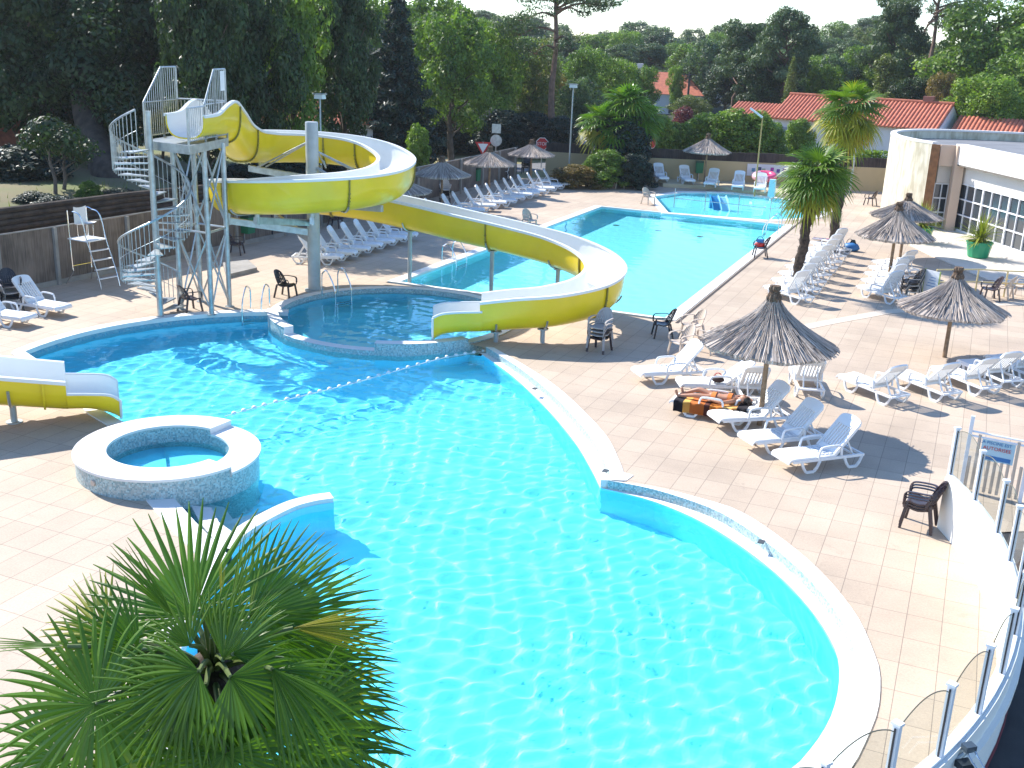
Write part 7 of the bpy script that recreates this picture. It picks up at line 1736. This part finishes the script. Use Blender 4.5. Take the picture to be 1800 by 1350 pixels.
for sy in (-1, 1):
    hp = jn((0.93, sy*0.085, 0.465), (0.095, 0.09), pel)
    if sy < 0: kn = jn((0.56, sy*0.12, 0.475), (0.058, 0.058), hp); an = jn((0.17, sy*0.11, 0.405), (0.036, 0.036), kn); th = (0.75, sy*0.105, 0.475)
    else: kn = jn((0.58, sy*0.13, 0.56), (0.058, 0.058), hp); an = jn((0.24, sy*0.11, 0.42), (0.036, 0.036), kn)
    hl = jn((an and J[an][0].x-0.03, sy*0.11, 0.395), (0.034, 0.034), an); fo = jn((J[an][0].x-0.06, sy*0.12, 0.47), (0.030, 0.038), hl); jn((J[an][0].x-0.085, sy*0.125, 0.545), (0.018, 0.034), fo)
    sh = jn((1.44, sy*0.165, 0.49), (0.055, 0.055), nk0)
    if sy < 0: el = jn((1.20, sy*0.27, 0.45), (0.040, 0.040), sh); wr_ = jn((0.97, sy*0.235, 0.46), (0.027, 0.022), el); hand((0.97, sy*0.235, 0.46), wr_, (-1, 0.12, -0.05), (0, 1, 0))
    else: el = jn((1.60, sy*0.32, 0.50), (0.040, 0.040), sh); wr_ = jn((1.78, sy*0.14, 0.53), (0.027, 0.022), el); hand((1.78, sy*0.14, 0.53), wr_, (0.3, -1, 0.0), (1, 0.3, 0))
me = bpy.data.meshes.new('body'); me.from_pydata([tuple(p) for p, r in J], E_, []); me.update(); ob = bpy.data.objects.new('body', me); COL.objects.link(ob)
sk = ob.modifiers.new('skin', 'SKIN'); sk.use_smooth_shade = True
for i, (p, r) in enumerate(J):
    v = me.skin_vertices[0].data[i]; v.radius = r; v.use_root = (i == 0)
ob.modifiers.new('sub', 'SUBSURF').levels = 2
dg = bpy.context.evaluated_depsgraph_get(); m2 = bpy.data.meshes.new_from_object(ob.evaluated_get(dg)); bpy.data.objects.remove(ob)
m2.materials.clear(); m2.materials.append(SKIN); body = bpy.data.objects.new('body', m2); COL.objects.link(body); body.parent = per
m = MB(); m.ball((1.665, 0, 0.53), (0.115, 0.086, 0.10), 16, 10); m.ball((1.655, 0, 0.632), (0.022, 0.014, 0.016), 8, 5); m.ball((1.61, 0, 0.618), (0.010, 0.024, 0.006), 8, 5); m.ball((1.66, 0.086, 0.53), (0.028, 0.010, 0.016), 8, 5); m.ball((1.66, -0.086, 0.53), (0.028, 0.010, 0.016), 8, 5); m.build('face', SKIN, per, smooth='all')
for s in (-1, 1): m = MB(); m.ball((1.685, s*0.033, 0.617), (0.011, 0.016, 0.007), 8, 5); m.build('eye', mat('eye_dark%d' % s, (0.05, 0.03, 0.02), 0.2), per, smooth='all')
m = MB(); m.ball((1.715, 0, 0.515), (0.105, 0.098, 0.095), 16, 10)
for k in range(60):
    a = R(-80+160*k/59); m.tube([(1.74, 0.085*math.sin(a), 0.50), (1.83+0.03*math.cos(a*3), 0.13*math.sin(a), 0.44), (1.84, 0.17*math.sin(a), 0.40)], [0.012, 0.01, 0.004], 5)
m.build('hair', HAIR, per, smooth='all')
def wrap(x0, x1, hw0, hw1, zc, hz0, hz1, nm):
    m = MB(); rows = []
    for i in range(7):
        u = i/6; x = lerp(x0, x1, u); w, hz = lerp(hw0, hw1, u), lerp(hz0, hz1, u); rows.append([V3(x, w*math.cos(R(a)), zc+hz*math.sin(R(a))) for a in range(0, 360, 20)])
    m.grid(rows, closed=True); m.build(nm, BIK, per, smooth='all')
wrap(0.92, 1.03, 0.165, 0.168, 0.472, 0.112, 0.115, 'bikini_bottom'); wrap(1.30, 1.40, 0.160, 0.158, 0.50, 0.122, 0.120, 'bikini_top')
# striped towel draped over the lounger
def towel_mat():
    m, n, l, b = newmat('striped_towel'); tc = n.new('ShaderNodeTexCoord'); sp = n.new('ShaderNodeSeparateXYZ'); l.new(tc.outputs['Generated'], sp.inputs[0]); cr = n.new('ShaderNodeValToRGB'); cr.color_ramp.interpolation = 'CONSTANT'; e = cr.color_ramp.elements
    e[0].position = 0; e[0].color = (0.012, 0.010, 0.016, 1); e[1].position = 0.13; e[1].color = (0.75, 0.42, 0.10, 1)
    for p_, c_ in ((0.22, (0.55, 0.16, 0.03)), (0.42, (0.10, 0.03, 0.02)), (0.50, (0.60, 0.20, 0.03)), (0.68, (0.78, 0.45, 0.14)), (0.80, (0.70, 0.35, 0.10)), (0.86, (0.012, 0.010, 0.016))):
        x = e.new(p_); x.color = rgba(c_)
    l.new(sp.outputs[0], cr.inputs[0]); l.new(cr.outputs[0], b.inputs['Base Color']); b.inputs['Roughness'].default_value = 0.95; return m
rows = []
for i in range(41):
    x = 0.12+1.70*i/40; row = []
    for j in range(25):
        s = -0.62+1.24*j/24; y = max(-0.345, min(0.345, s)); dz = -(abs(s)-0.345) if abs(s) > 0.345 else 0; h = 0.010*noise.noise(Vector((x*9, s*9, 1)))+0.014*noise.noise(Vector((x*4, s*20, 5)))*(1 if dz else 0.4)
        z = 0.365+h+dz*0.95 if x < 1.13 else 0.365+(x-1.13)*0.105+h+dz*0.95
        row.append(V3(x, y+(0.02*math.sin(x*22)*(1 if s > 0 else -1) if dz else 0)+math.copysign(0.012, s), z))
    rows.append(row)
m = MB(); m.grid(rows); m.grid([[p+V3(0, 0, -0.006) for p in r] for r in rows], flip=True); tw_ = m.build('towel', towel_mat(), None, smooth='all'); tw_.location = LP.location; tw_.rotation_euler = (0, 0, LP.rotation_euler.z); tag(tw_, 'black and orange striped towel draped over the flat lounger under the sunbather', 'towel')
q = G(1262, 668, 0.42); b3 = blob('bag', 'small dark brown bag on the lounger behind the sunbather', 'bag', V3(q.x, q.y, 0.44), (0.16, 0.11, 0.09), mat('dark_brown_cloth', (0.05, 0.025, 0.02), 0.8), 8)
m = MB(); m.tube([(0.10*math.cos(R(a)), 0, 0.04+0.12*math.sin(R(a))) for a in range(0, 181, 20)], 0.012, 6); m.build('handle', RED, b3)
# ------------------------------------------------------------------ thin summer haze
hm, hn, hl_, hb_ = newmat('haze_air'); hn.remove(hb_); pv = hn.new('ShaderNodeVolumePrincipled'); pv.inputs['Color'].default_value = (0.88, 0.92, 0.97, 1); pv.inputs['Density'].default_value = 0.00022; pv.inputs['Anisotropy'].default_value = 0.3
hl_.new(pv.outputs[0], hn['Material Output'].inputs['Volume'])
mb = MB(); mb.box((-40, 190, 19.0), (780, 520, 42.0)); hz = mb.build('haze', hm); hz['kind'] = 'stuff'
